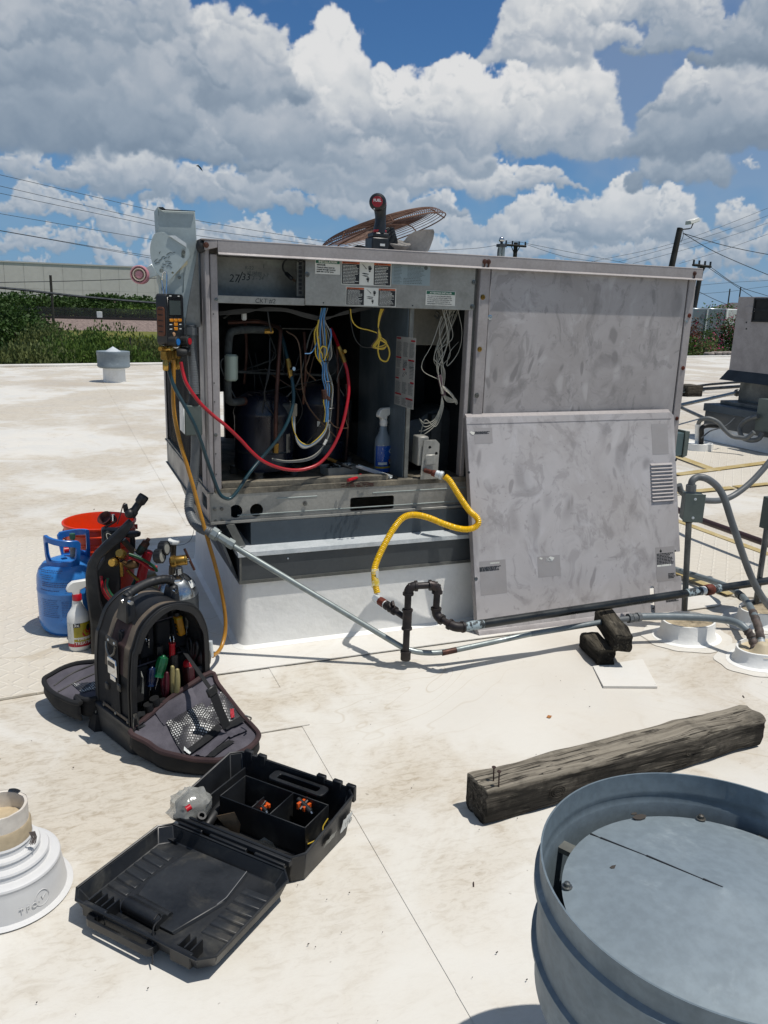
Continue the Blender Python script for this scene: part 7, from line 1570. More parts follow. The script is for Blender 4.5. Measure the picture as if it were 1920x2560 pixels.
obj('red_cap', MB().lathe([(.0, -.0135), (.018, -.0128), (.0215, -.0095)], hc, 24, hd), MATS['scuffed_dark_red'], DT)
rgt = Vector((.9, -.42, 0)); text('lettering', 'FUEL', hc-hd*.0138, rgt, Z_, .0125, gal_box, DT, 'CENTER', .0004)
obj('belt_clip', MB().box(bx-.036, bx-.024, yd-.035, yd-.02, hc.z-.026, hc.z-.012), chrome, DT, bev=.002)

# ------------------------------------------------------------------ spray bottles
def bottle(name, label, loc, rz, h, r, body_m, cap_m, head_m, label_fn, fill=None, flat=.78):
    t = thing(name, label, 'spray bottle', loc, rz)
    def g(nm, mb, m_, par=None, **k): return obj(nm, mb, m_, par or t, world=False, **k)
    hb = h*.70
    pf = [(0, .003), (r*.85, .0), (r*.97, .006), (r, .02), (r, hb*.58), (r*.99, hb*.66), (r*.88, hb*.74), (r*.62, hb*.82), (r*.48, hb*.88), (r*.45, hb*.96), (r*.40, hb), (0, hb)]
    mb = MB().lathe(pf, (0, 0, 0), 36)
    for v_ in mb.v: v_.y *= flat
    g('bottle_body', mb, body_m)
    g('collar', MB().lathe([(r*.40, hb*.985), (r*.42, hb*.99), (r*.42, hb+.018), (r*.36, hb+.021)], (0, 0, 0), 24), cap_m)
    z = hb+.02
    hd_ = MB()
    # trigger head: wedge body pointing +x with a nozzle and a curved trigger
    oc = [(-.030, .012), (-.034, .020), (-.026, .036), (-.012, .046), (.046, .048), (.060, .044), (.062, .028), (.050, .024), (.030, .022), (.012, .014), (.010, -.002), (-.012, -.002), (-.016, .010)]
    hd_.prism([(a, b) for a, b in oc], (0, .010, z), X_, Z_, .020); g('spray_head', hd_, head_m, bev=.003, seg=2)
    g('nozzle', MB().box(.060, .072, -.008, .008, z+.028, z+.044), cap_m if cap_m is red_p else head_m, bev=.002)
    g('trigger', MB().hexa([(.026, -.006, z+.022), (.038, -.006, z+.022), (.038, .006, z+.022), (.026, .006, z+.022)], [(.048, -.005, z-.022), (.053, -.005, z-.024), (.053, .005, z-.024), (.048, .005, z-.022)]), cap_m if cap_m is red_p else head_m, bev=.001)
    def lab(a0, a1, z0, z1, m_, off=.0008, nm='label'):
        return g(nm, MB().grid(lambda u, v_: Vector((cos(a0+(a1-a0)*u)*(r+off), sin(a0+(a1-a0)*u)*(r+off)*flat, z0+(z1-z0)*v_)), 14, 2), m_)
    def labtext(s, ang, zc, size, m_, off=.0014, bold=.0004):
        # lettering bent round the bottle
        cu = bpy.data.curves.new('t', 'FONT'); cu.body = s; cu.size = size; cu.align_x = 'CENTER'; cu.offset = bold; cu.resolution_u = 1
        ob = bpy.data.objects.new('t', cu); COL.objects.link(ob); dg = bpy.context.evaluated_depsgraph_get(); me = bpy.data.meshes.new_from_object(ob.evaluated_get(dg)); bpy.data.objects.remove(ob); bpy.data.curves.remove(cu)
        for v_ in me.vertices:
            a = ang+v_.co.x/r; v_.co = Vector((cos(a)*(r+off), sin(a)*(r+off)*flat, zc+v_.co.y))
        return obj('lettering', me, m_, t, world=False)
    label_fn(t, g, lab, labtext, hb, r); return t
def lab1(t, g, lab, lt, hb, r):
    f = -pi/2; yl = mat('yellow_olive_label', '#a08f18', .4, 0, '#6b6d16', 25, .8)
    lab(f-1.5, f-.62, .018, hb*.57, paper); lab(f-.60, f+1.5, .018, hb*.57, yl)
    lab(f-1.5, f-.62, .018, .030, inkr, .0012, 'red_band'); lab(f-.60, f+1.5, .018, .034, inkr, .0012, 'red_band')
    lab(f-.60, f+.0, hb*.49, hb*.57, inkk, .0012, 'black_flash'); lt('3x', f-.32, hb*.505, .017, paper)
    lab(f-.60, f+1.5, .047, .052, paper, .0011, 'grey_band')
    mb = MB()
    for (a, z, ra, rz_) in ((.55, hb*.36, .42, .014), (.72, hb*.40, .30, .009)): mb.add([Vector((cos(f+a+cos(k/16*6.283)*ra)*(r+.0016), sin(f+a+cos(k/16*6.283)*ra)*(r+.0016)*.78, z+sin(k/16*6.283)*rz_)) for k in range(16)], [tuple(range(16))])
    g('red_swoosh', mb, inkr)
    mb = MB(); mb.add([Vector((cos(f+.72+cos(k/12*6.283)*.2)*(r+.0019), sin(f+.72+cos(k/12*6.283)*.2)*(r+.0019)*.78, hb*.46+sin(k/12*6.283)*.012)) for k in range(12)], [tuple(range(12))]); g('dark_blob', mb, inkk)
    lt('PAN &', f+.30, hb*.23, .015, paper); lt('DRAIN', f+.95, hb*.23, .015, paper); lt('TREATMENT', f+.55, hb*.145, .0145, paper)
    mb = MB(); rl = random.Random(2)
    for i in range(16):
        a0 = f-1.4; a1 = a0+.6*rl.uniform(.6, 1); z = .038+i*.0052
        if z > hb*.55: break
        mb.add([Vector((cos(a)*(r+.0012), sin(a)*(r+.0012)*.78, z+dz)) for a, dz in ((a0, 0), (a1, 0), (a1, .0018), (a0, .0018))], [(0, 1, 2, 3)])
    g('small_print', mb, inkgrey)
bw_ = mat('milky_white_plastic', '#dcdcd8', .35, 0, '#cfcfc9', 6, .4, spec=.5)
bl = P(199, 1637)
bottle('spray_bottle', 'white spray bottle with a yellow label and red collar before the blue tank', (bl.x+.004, bl.y+.034, .009), radians(8), .262, .0375, bw_, red_p, white_pl, lab1)
clearp = mat('frosted_clear_plastic', '#77838c', .25, 0, '#66727c', 6, .4)
def lab2(t, g, lab, lt, hb, r):
    f = -pi/2; bb = mat('blue_label', '#0f4a9c', .35, 0, '#0c3f87', 10, .4); db = mat('dark_label', '#14181f', .4); yb_ = mat('yellow_band', '#a58f2a', .5)
    lab(f-1.5, f+1.5, .028, hb*.58, bb); lab(f+.12, f+1.5, .028, hb*.28, db, .0012); lab(f-1.5, f+1.5, .020, .027, yb_, .0014, 'yellow_band'); lab(f-1.5, f+1.5, .004, .019, bb, .0002, 'blue_liquid')
    lab(f+.30, f+.85, hb*.33, hb*.35, yb_, .0014, 'yellow_bar'); lab(f-1.1, f-.05, .034, .044, paper, .0012, 'barcode'); lab(f+.35, f+.6, .036, .050, paper, .0014, 'white_mark')
    lt('Cal', f+.62, hb*.42, .026, paper)
    mb = MB(); rl = random.Random(3)
    for i in range(12):
        a0 = f-1.2; a1 = a0+1.0*rl.uniform(.5, 1); z = .052+i*.0052
        mb.add([Vector((cos(a)*(r+.0012), sin(a)*(r+.0012)*.78, z+dz)) for a, dz in ((a0, 0), (a1, 0), (a1, .0015), (a0, .0015))], [(0, 1, 2, 3)])
    g('small_print', mb, paper); lab(f+.15, f+1.4, hb*.24, hb*.30, mat('orange_fade', '#8a5a3a', .5), .0015, 'orange_band')
b2 = P(957, 1178, y=2.70)
bottle('spray_bottle', 'frosted spray bottle with a blue label standing inside the open compartment', (P(955, 1180, z=ZP+.006).x, P(955, 1180, z=ZP+.006).y+.0, ZP+.006), radians(20), .265, .0365, clearp, white_pl, white_pl, lab2)

# ------------------------------------------------------------------ tray of parts, pliers, channel inside the unit
zf = ZP+.005
c = P(848, 1185, z=zf); CT = thing('parts_tray', 'clear plastic tray full of small parts on the compartment floor', 'tray', (c.x, c.y, zf), radians(8))
trm = mat('clear_tray_plastic', '#a7a9a2', .3, 0, '#8e908a', 20, .8, alpha=.75)
w, d_, h = .062, .035, .032
def tray(w, d_, h, th=.002): return MB().hexa([(-w, -d_, 0), (w, -d_, 0), (w, d_, 0), (-w, d_, 0)], [(-w, -d_, th), (w, -d_, th), (w, d_, th), (-w, d_, th)]).hexa([(-w, -d_, 0), (w, -d_, 0), (w, -d_+th, 0), (-w, -d_+th, 0)], [(-w-.005, -d_-.004, h), (w+.005, -d_-.004, h), (w+.005, -d_-.002, h), (-w-.005, -d_-.002, h)]).hexa([(-w, d_-th, 0), (w, d_-th, 0), (w, d_, 0), (-w, d_, 0)], [(-w-.005, d_+.002, h), (w+.005, d_+.002, h), (w+.005, d_+.004, h), (-w-.005, d_+.004, h)]).hexa([(-w, -d_, 0), (-w+th, -d_, 0), (-w+th, d_, 0), (-w, d_, 0)], [(-w-.005, -d_-.004, h), (-w-.003, -d_-.004, h), (-w-.003, d_+.004, h), (-w-.005, d_+.004, h)]).hexa([(w-th, -d_, 0), (w, -d_, 0), (w, d_, 0), (w-th, d_, 0)], [(w+.003, -d_-.004, h), (w+.005, -d_-.004, h), (w+.005, d_+.004, h), (w+.003, d_+.004, h)])
obj('tray_shell', tray(w, d_, h), trm, CT, world=False); obj('tray_rim', MB().tube([(-w-.005, -d_-.004, h), (w+.005, -d_-.004, h), (w+.005, d_+.004, h), (-w-.005, d_+.004, h)], .002, 6, closed=True), trm, CT, world=False)
rp = random.Random(12)
mb = MB()
for k in range(34):
    c = Vector((rp.uniform(-.05, .05), rp.uniform(-.028, .028), rp.uniform(.008, .036))); a = Vector((rp.gauss(0, 1), rp.gauss(0, 1), rp.gauss(0, .5))).normalized(); mb.tube([c-a*.008, c+a*.008], rp.uniform(.002, .004), 6)
obj('small_parts', mb, screwm, CT, world=False, kind='stuff')
for k, (x, y, m_) in enumerate(((.0, .0, paper), (.03, -.01, paper), (-.03, .01, wire_k), (.02, .015, trm))): obj('parts_bag', MB().grid(lambda u, v_: Vector((x+(u-.5)*.035, y+(v_-.5)*.02, .036+.01*noise.noise((u*4+k, v_*4, k)))), 6, 5), m_, CT, world=False)
A0, B0 = P(826, 1150, z=zf+.06), P(858, 1168, z=zf+.045)
PLY = thing('pliers', 'yellow-handled pliers lying on the parts tray', 'pliers', A0)
obj('handle', MB().tube(spline([P(818, 1146, z=zf+.062), P(830, 1150, z=zf+.058), P(843, 1156, z=zf+.052)], 4), .0065, 8), mat('dull_amber_grip', '#7d5a1e', .5), PLY); obj('jaw', MB().tube(spline([P(843, 1156, z=zf+.052), P(862, 1165, z=zf+.046), P(880, 1172, z=zf+.044)], 4), .006, 8, rf=lambda L, f: .007-.004*f), dark_int, PLY)
RP = thing('red_handled_pliers', 'red-handled stripping tool lying below the parts tray', 'pliers', P(885, 1195, z=zf+.01))
obj('handle', MB().tube(spline([P(868, 1200, z=zf+.008), P(882, 1197, z=zf+.008), P(902, 1189, z=zf+.01)], 4), .0075, 8).tube([P(870, 1201, z=zf+.018), P(900, 1192, z=zf+.018)], .006, 8), red_p, RP); obj('jaw', MB().tube([P(900, 1191, z=zf+.012), P(915, 1188, z=zf+.012)], .004, 6), screwm, RP)
a, b = P(893, 1167, z=zf+.035), P(978, 1195, z=zf+.008); dn = (b-a).normalized(); sn = Vector((-dn.y, dn.x, 0)).normalized()
solo('white_channel', MB().obox((a+b)/2, (b-a)/2, sn*.010, Z_*.001).obox((a+b)/2+sn*.0095+Z_*.004, (b-a)/2, sn*.001, Z_*.004).obox((a+b)/2-sn*.0095+Z_*.004, (b-a)/2, sn*.001, Z_*.004), gal_box, 'white metal channel leaning from the parts tray toward the blue-labelled bottle', 'metal channel')
mb = MB(); rp = random.Random(22)
for k in range(60):
    c = P(rp.uniform(855, 935), rp.uniform(1206, 1217), z=zf+.004); s_ = rp.uniform(.002, .006); mb.obox(c, (s_, rp.uniform(-.002, .002), 0), (0, s_*.5, 0), (0, 0, .0012))
o = obj('rust_flakes', mb, rust_wire, None, kind='stuff'); o['label'] = 'scattered rust flakes on the compartment sill below the parts tray'; o['category'] = 'debris'

# ------------------------------------------------------------------ blue tank, bucket, gas kit
TX, TY, TR = -.012, 3.02, .112
t = thing('refrigerant_tank', 'blue refrigerant tank with two loop handles standing left of the torch kit', 'gas tank', (TX, TY, 0))
zt_ = P(176, 1395, y=TY).z
tb = .004
obj('tank_body', MB().lathe([(0, .012), (TR*.7, .01), (TR*.92, .022), (TR*.995, .045), (TR, .07), (TR, .165), (TR*1.012, .168), (TR*1.012, .174), (TR, .177), (TR, zt_-.075), (TR*.985, zt_-.055), (TR*.92, zt_-.032), (TR*.78, zt_-.012), (TR*.55, zt_-.002), (TR*.3, zt_+.004), (0, zt_+.006)], (TX, TY, 0), 64), blue_p, t)
obj('foot_ring', MB().lathe([(TR*.8, 0), (TR*.82, .02), (TR*.76, .02)], (TX, TY, 0), 40), blue_p, t)
def handle(a0, sgn):
    # arched loop standing on the shoulder, bent round the valve
    mb = MB(); R1, R2 = TR*.60, TR*.64; A = .85; z0, z1 = zt_-.012, zt_+.10
    loop = [(-A, z0), (-A*1.25, z0+.04), (-A*1.38, z1-.008), (-A*1.2, z1), (A*.9, z1-.018), (A*1.05, z1-.03), (A*.98, z0+.04), (A*.88, z0)]
    inner = [(-A*.80, z0+.022), (-A*1.0, z0+.045), (-A*1.08, z1-.028), (-A*.95, z1-.022), (A*.7, z1-.040), (A*.78, z1-.046), (A*.70, z0+.030), (A*.6, z0+.022)]
    def bend(p, R_): return Vector((TX+cos(a0+p[0])*R_, TY+sin(a0+p[0])*R_, p[1]))
    def dense(l):
        out = []
        for i in range(len(l)):
            a, b = l[i], l[(i+1) % len(l)]; n = 6
            for k in range(n): out.append((a[0]+(b[0]-a[0])*k/n, a[1]+(b[1]-a[1])*k/n))
        return out
    lo_, li_ = dense(loop), dense(inner); n = len(lo_); vs = []
    for R_ in (R1, R1+.012): vs += [bend(p, R_) for p in lo_]+[bend(p, R_) for p in li_]
    fs = []
    for k in range(n):
        k2 = (k+1) % n
        fs += [(k, k2, n+k2, n+k), (2*n+k, 3*n+k, 3*n+k2, 2*n+k2), (k, 2*n+k, 2*n+k2, k2), (n+k, n+k2, 3*n+k2, 3*n+k)]
    mb.add(vs, fs); return mb
obj('handle', handle(-pi/2-.25, 1), blue_hd, t, bev=.002); obj('handle', handle(pi/2-.45, -1), blue_hd, t, bev=.002)
v_ = obj('valve', MB().lathe([(.012, 0), (.012, .05), (.008, .055), (.006, .075), (0, .076)], (TX+.02, TY, zt_), 12), galv, t)
obj('red_cap', MB().lathe([(.011, 0), (.011, .016), (0, .017)], (TX+.004, TY-.02, zt_+.038), 14, (-1, -.2, 0)), red_p, v_); obj('green_cap', MB().lathe([(.010, 0), (.010, .02), (0, .021)], (TX+.02, TY, zt_+.072), 12), mat('dull_green_cap', '#2c5a4a', .5), v_)
mb = MB(); rb = random.Random(6)
def tl_(a0, a1, z, hh=.0016): mb.add([Vector((TX+cos(a)*(TR+.0012), TY+sin(a)*(TR+.0012), zz_)) for a, zz_ in ((a0, z), (a1, z), (a1, z+hh), (a0, z+hh))], [(0, 1, 2, 3)])
for z, a0, a1 in ((.262, -2.6, -1.75), (.255, -2.5, -1.8), (.243, -2.55, -2.1), (.236, -2.5, -2.05), (.228, -2.5, -2.15), (.216, -2.5, -1.4), (.209, -2.5, -1.35), (.202, -2.5, -1.5), (.186, -2.6, -1.9), (.186, -1.7, -1.3)):
    a = a0
    while a < a1: w_ = rb.uniform(.02, .09); tl_(a, min(a1, a+w_), z, .0028); a += w_+.015
for i in range(10):
    a = -2.55
    while a < -2.0: w_ = rb.uniform(.02, .09); tl_(a, a+w_, .150-i*.007); a += w_+.015
    a = -1.85
    while a < -1.35: w_ = rb.uniform(.02, .09); tl_(a, a+w_, .146-i*.0062); a += w_+.015
for z in (.152, .078): tl_(-1.9, -1.3, z, .001)
for i in range(20): pass
obj('printed_lines', mb, mat('navy_print', '#0a2f63', .5), t)
bc = P(249, 1303, z=.335)
BKX, BKY = bc.x, bc.y+.02
t = thing('bucket', 'orange-red plastic bucket standing behind the blue tank', 'bucket', (BKX, BKY, 0))
obj('bucket_wall', MB().lathe([(.130, .0), (.134, .003), (.146, .285), (.150, .288), (.150, .296), (.147, .298), (.149, .325), (.156, .328), (.156, .334), (.150, .338), (.152, .360), (.158, .364), (.158, .371), (.150, .372), (.146, .362), (.128, .006), (0, .006)], (BKX, BKY, 0), 64), orange_p, t)
obj('rib', MB().lathe([(.147, .262), (.151, .264), (.151, .268), (.147, .270)], (BKX, BKY, 0), 48), orange_p, t)
obj('wire_bail', MB().tube(spline([(BKX-.152, BKY-.02, .31), (BKX-.10, BKY-.135, .24), (BKX, BKY-.165, .20), (BKX+.10, BKY-.135, .24), (BKX+.156, BKY-.0, .33)], 8), .002, 6), galv_dark, t)
obj('bail_boss', MB().cyl((BKX-.150, BKY-.02, .31), (BKX-.162, BKY-.02, .31), .012, 12).cyl((BKX+.150, BKY, .33), (BKX+.162, BKY, .33), .012, 12), orange_p, t)
for _c in t.children:
    _c.data.transform(Matrix.Diagonal((.90, .90, .90, 1)))
# torch kit: moulded black carrier
t = thing('torch_kit', 'black moulded torch kit carrier with brass regulators and red and green hoses', 'torch kit', P(300, 1640, y=2.79))
KY = 2.76
def kf(pts, y, th, m_, nm, **k): return obj(nm, fprism(pts, y, th), m_, t, **k)
kf([(228, 1638), (226, 1560), (216, 1490), (213, 1440), (219, 1405), (235, 1378), (262, 1350), (300, 1316), (322, 1294), (334, 1308), (308, 1345), (276, 1372), (254, 1392), (243, 1415), (245, 1450), (252, 1500), (262, 1530), (285, 1545), (330, 1552), (345, 1640)], KY, -.022, dusty_black, 'side_frame', bev=.006, seg=2)
kf([(228, 1638), (226, 1560), (219, 1500), (240, 1520), (262, 1536), (300, 1549), (380, 1556), (400, 1638)], KY+.002, .17, dusty_black, 'tote_base', bev=.008, seg=2)
kf([(245, 1560), (236, 1450), (238, 1410), (256, 1385), (252, 1315), (298, 1318), (300, 1560)], KY+.09, -.06, rubber, 'tall_back_box', bev=.006)
obj('front_rib', MB().tube(spline([P(222, 1460, y=KY-.006), P(228, 1520, y=KY-.008), P(240, 1565, y=KY-.008)], 5), .006, 8), dusty_black, t)
h0, h1 = P(318, 1302, y=KY+.01), P(344, 1264, y=KY+.01); hd = (h1-h0).normalized()
obj('handle_grip', MB().lathe([(.016, 0), (.0165, .02), (.013, .026), (.0125, .05), (.0175, .056), (.0185, .078), (.016, .084), (0, .085)], P(326, 1290, y=KY), 18, hd).sphere(P(324, 1284, y=KY-.012), .0165, 14), rubber, t)
obj('handle_wire', MB().tube(spline([P(293, 1310, y=KY-.02), P(300, 1290, y=KY-.02), P(308, 1262, y=KY-.01), P(313, 1258, y=KY)], 5), .0018, 6), rust_wire, t)
obj('clamp', MB().obox(P(314, 1270, y=KY), (.008, 0, .002), (0, .006, 0), (-.002, 0, .012)), rubber, t)
obj('binding_wire', MB().tube(spline([P(266, 1338, y=KY-.012), P(272, 1352, y=KY-.014), P(288, 1354, y=KY-.012), P(283, 1342, y=KY-.004), P(270, 1334, y=KY-.008)], 5, True), .0012, 6, closed=True), wire_w, t)
brn = mat('dull_maroon_leather', '#4a2220', .5, 0, '#35191a', 12, .8)
obj('striker_cup', MB().lathe([(.004, 0), (.020, .012), (.026, .030), (.022, .030), (.014, .014)], P(272, 1305, y=KY+.06), 16, (-.5, -.5, .7)), brn, t)
obj('striker_arm', MB().tube(spline([P(262, 1318, y=KY+.05), P(280, 1308, y=KY+.04), P(290, 1300, y=KY+.03), P(284, 1290, y=KY+.04)], 5), .0045, 8), brn, t)
obj('small_fitting', MB().tube([P(283, 1302, y=KY+.03), P(283, 1286, y=KY+.03)], .005, 8), chrome, t)
yk = KY+.03
def reg(c, r, d_, m_, nm='regulator'): return obj(nm, MB().lathe([(0, -.004), (r*.85, -.003), (r, .002), (r, .024), (r*.8, .03), (0, .03)], c, 20, d_), m_, t)
r1 = reg(P(306, 1387, y=yk-.03), .0165, (-.35, -.75, .45), brass_b); obj('gauge_back', MB().lathe([(.011, -.0045), (.010, -.0035), (.004, -.004)], P(306, 1387, y=yk-.03), 16, (-.35, -.75, .45)), brass, t)
r2 = reg(P(290, 1403, y=yk-.035), .0155, (-.5, -.8, .1), brass_b)
obj('regulator_bell', MB().lathe([(.010, 0), (.017, .01), (.018, .035), (.012, .04)], P(318, 1414, y=yk-.01), 18, (.75, -.4, .3)).tube([P(305, 1402, y=yk), P(320, 1415, y=yk)], .009, 10), mat('worn_bronze', '#7d6548', .35, .8, '#55432f', 16, .8), t)
obj('valve_stem', MB().tube([P(303, 1405, y=yk), P(305, 1440, y=yk)], .007, 10).tube([P(318, 1425, y=yk-.02), P(334, 1440, y=yk-.02), P(346, 1450, y=yk-.02)], .006, 10, rf=lambda L, f: .0055+.0014*sin(L*400)), brass, t)
obj('black_wheel', MB().lathe([(.010, -.012), (.026, -.008), (.0285, -.002), (.0285, .006), (.022, .009), (0, .008)], P(331, 1335, y=yk+.03), 10, (0, .1, 1)).tube([P(331, 1340, y=yk+.03), P(332, 1370, y=yk+.03)], .009, 10), rubber, t)
obj('aged_spout', MB().tube([P(308, 1350, y=yk+.02), P(322, 1366, y=yk+.02), P(336, 1380, y=yk+.01)], .012, 6), mat('bronze_dark', '#4c443a', .45, .6, '#332e28', 12, .8), t)
obj('green_valve', MB().tube([P(345, 1385, y=yk), P(358, 1368, y=yk), P(364, 1360, y=yk)], .015, 12, rf=lambda L, f: (.012, .016, .012)[int(f*2.01)]), mat('dark_green_black', '#0f1f17', .35, .1), t)
obj('copper_tip', MB().lathe([(.014, 0), (.014, .018), (.007, .024), (.007, .034), (.0, .035)], P(359, 1366, y=yk), 14, (.5, -.2, .8)), copper, t)
rc = obj('red_cylinder', MB().tube([P(345, 1500, y=yk+.03), P(356, 1430, y=yk+.02), P(370, 1378, y=yk+.01)], .0175, 14), red_p, t)
obj('green_cylinder', MB().lathe([(.032, 0), (.032, .13), (.027, .155), (.015, .175)], P(352, 1560, y=yk+.05), 24), mat('deep_green_paint', '#0d3b22', .35, 0, '#0a2f1c', 8, .6), t)
obj('brown_cylinder', MB().lathe([(.04, 0), (.04, .18), (.03, .2), (0, .205)], P(372, 1560, y=yk+.09), 24), mat('olive_tan_paint', '#7b7256', .5, 0, '#6b6349', 8, .6), t)
grn = mat('green_rubber_hose', '#0f4a2b', .4, 0, '#0b3b22', 14, .6)
def hs_(nm, pts, r, m_): return obj(nm, MB().tube(spline([P(a, b, y=c) for a, b, c in pts], 8), r, 10), m_, t)
hs_('green_hose', [(322, 1385, yk-.03), (345, 1393, yk-.035), (368, 1405, yk-.04), (386, 1418, yk-.04), (392, 1428, yk-.035)], .0052, grn)
hs_('red_hose', [(322, 1393, yk-.03), (350, 1404, yk-.03), (374, 1420, yk-.035), (388, 1424, yk-.03), (390, 1415, yk-.02)], .0052, red_h)
hs_('red_hose', [(346, 1450, yk-.02), (351, 1462, yk-.03), (344, 1478, yk-.035), (330, 1486, yk-.04)], .005, red_h)
for k in range(4): hs_('green_hose' if k % 2 == 0 else 'red_hose', [(270-k*3, 1445+k*4, yk-.03), (268-k*2, 1465+k*4, yk-.04), (280, 1488+k*4, yk-.05), (305, 1500+k*5, yk-.055), (335, 1506+k*6, yk-.05), (365, 1500+k*8, yk-.02)], .0050, grn if k % 2 == 0 else red_h)
hs_('red_hose', [(253, 1440, yk-.02), (256, 1470, yk-.03), (266, 1492, yk-.035), (290, 1510, yk-.04), (320, 1522, yk-.04)], .0052, red_h)
obj('label_scrap', MB().add([P(282, 1510, y=KY-.024), P(300, 1520, y=KY-.024), P(296, 1536, y=KY-.024), P(281, 1526, y=KY-.024)], [(0, 1, 2, 3)]), paper, t)
# silver cylinder with regulator
sy = 2.66; sc0 = P(444, 1470, y=sy); rC = (P(497, 1475, y=sy).x-P(391, 1475, y=sy).x)/2*.97
t = thing('gas_cylinder', 'shiny silver gas cylinder with a brass regulator and two gauges behind the tool bag', 'gas cylinder', (sc0.x, sy, 0))
ztp = P(440, 1433, y=sy).z
sil = mat('polished_aluminium', '#b4b8ba', .2, .95, '#8f9396', 8, .6)
obj('cylinder', MB().lathe([(rC*.95, 0), (rC, .01), (rC, ztp-.085), (rC*.97, ztp-.06), (rC*.82, ztp-.032), (rC*.55, ztp-.012), (rC*.3, ztp), (rC*.28, ztp+.02), (0, ztp+.02)], (sc0.x, sy, 0), 48), sil, t)
obj('lower_sleeve', MB().lathe([(rC*1.01, 0), (rC*1.01, ztp-.075)], (sc0.x, sy, 0), 40), mat('grey_sleeve', '#3d4246', .45, .3), t)
obj('shoulder_sticker', MB().grid(lambda u, v_: Vector((sc0.x+cos(-.9+u*.5)*(rC*(.70+.18*v_)+.002), sy+sin(-.9+u*.5)*(rC*(.70+.18*v_)+.002), ztp-.020-.022*v_)), 6, 4), gal_box, t)
b0 = P(424, 1405, y=sy-.03); b1 = P(461, 1400, y=sy-.04)
obj('neck_valve', MB().tube([P(428, 1436, y=sy-.02), P(430, 1415, y=sy-.02)], .010, 10, rf=lambda L, f: .009+.002*sin(L*300)).tube([P(431, 1440, y=sy), P(434, 1358, y=sy+.01)], .010, 10), mat('dark_bronze', '#3f3930', .4, .6), t)
obj('regulator_body', MB().lathe([(.012, 0), (.020, .006), (.021, .018), (.0175, .022), (.0175, .054), (.015, .058), (0, .058)], b0, 22, b1-b0), brass, t)
obj('cap_ring', MB().lathe([(.0178, .050), (.0185, .053), (.0178, .057)], b0, 22, b1-b0), brass_b, t)
obj('t_handle', MB().tube([b1, P(474, 1397, y=sy-.045)], .006, 10), chrome, t); obj('t_bar', MB().tube([P(461, 1372, y=sy-.045), P(486, 1425, y=sy-.045)], .0042, 8), copper, t)
for px, py, yy in ((402, 1390, sy-.05), (414, 1370, sy-.03)):
    g_ = obj('gauge', MB().lathe([(0, -.018), (.022, -.018), (.0235, -.014), (.0235, .006), (.021, .008), (.0205, .003), (0, .003)], P(px, py, y=yy), 28, (.78, -.55, .12)), rubber, t)
    obj('gauge_face', MB().lathe([(.020, .0035), (0, .0042)], P(px, py, y=yy), 24, (.78, -.55, .12)), mat('gauge_face', '#8e8f88', .3) if 'gauge_face' not in MATS else MATS['gauge_face'], g_)
    c = P(px, py, y=yy); 
    for k in range(12):
        a = k/12*6.283; q = rot_to((.78, -.55, .12)); obj('grip_ridge', MB().tube([c+q @ Vector((cos(a)*.0235, sin(a)*.0235, -.015)), c+q @ Vector((cos(a)*.0235, sin(a)*.0235, .005))], .0018, 5), rubber, g_)
obj('valve_wheel', MB().lathe([(.008, -.004), (.02, -.005), (.022, 0), (.02, .006), (.009, .004)], P(434, 1354, y=sy+.01), 7, (.1, -.1, 1)), gal_box, t)
obj('safety_cord', MB().tube(spline([P(440, 1364, y=sy), P(462, 1360, y=sy+.05), P(476, 1350, y=sy+.05), P(484, 1330, y=sy+.05), P(487, 1300, y=sy+.05)], 6), .0009, 5), rubber, t)
# ================================================================== TOOL BAG
Abg = P(338, 1893); brz = radians(23.6)
BG = thing('tool_bag', 'black upright tool bag with tan trim, both flaps unzipped and lying open', 'tool bag', (Abg.x, Abg.y, 0), brz)
BM = WM[BG.name]; BI = BM.inverted()
def bp(name, mb, m_, par=None, **k): return obj(name, mb, m_, par or BG, world=False, **k)
def BL(px, py, yl=0.0):
    """photo point on the bag's local plane y = yl, in bag coordinates"""
    n_ = BM.to_3x3() @ Y_; org = BM @ Vector((0, yl, 0)); return BI @ PP(px, py, org, n_)
BWd, BD, BH = .232, .205, .455
ztop = BL(440, 1487, .03).z
BH = min(.49, max(.40, ztop))-.016
# arch outline in the local x-z plane
def arch(off=0.0, z0=.075):
    w0, w1 = -off, BWd+off; h = BH+off; q = [(w0, z0), (w0+.002, .20), (w0+.010, .29), (w0+.018, h-.095), (w0+.040, h-.045), (w0+.075, h-.014), (w0+.115, h+.0), (w1-.070, h-.008), (w1-.034, h-.030), (w1-.012, h-.072), (w1-.002, .29), (w1, .20), (w1, z0)]
    return spline([Vector((a, 0, b)) for a, b in q], 5)
ao, ai = arch(0), arch(-.010)
def bandmesh(y0, y1, off=0.0, inn=-.008, mt_=None):
    a, b = arch(off), arch(inn); n = len(a); vs = []
    for y in (y0, y1): vs += [p+Y_*y for p in a]+[p+Y_*y for p in b]
    fs = []
    for k in range(n-1): fs += [(k, k+1, 2*n+k+1, 2*n+k), (n+k, 3*n+k, 3*n+k+1, n+k+1), (k, n+k, n+k+1, k+1), (2*n+k, 2*n+k+1, 3*n+k+1, 3*n+k)]
    fs += [(0, 2*n, 3*n, n), (n-1, 2*n-1, 4*n-1, 3*n-1)]
    return MB().add(vs, fs)
bp('shell', bandmesh(0, BD), fabric_k)
bp('front_binding', bandmesh(-.006, .010, .003, -.010), rubber, bev=.002); bp('back_binding', bandmesh(BD-.010, BD+.006, .003, -.010), rubber, bev=.002)
for k, off in enumerate((.0045, .006)): bp('zip_line', MB().tube([p+Y_*(-.003+k*.012) for p in arch(off)], .003, 6), rubber)
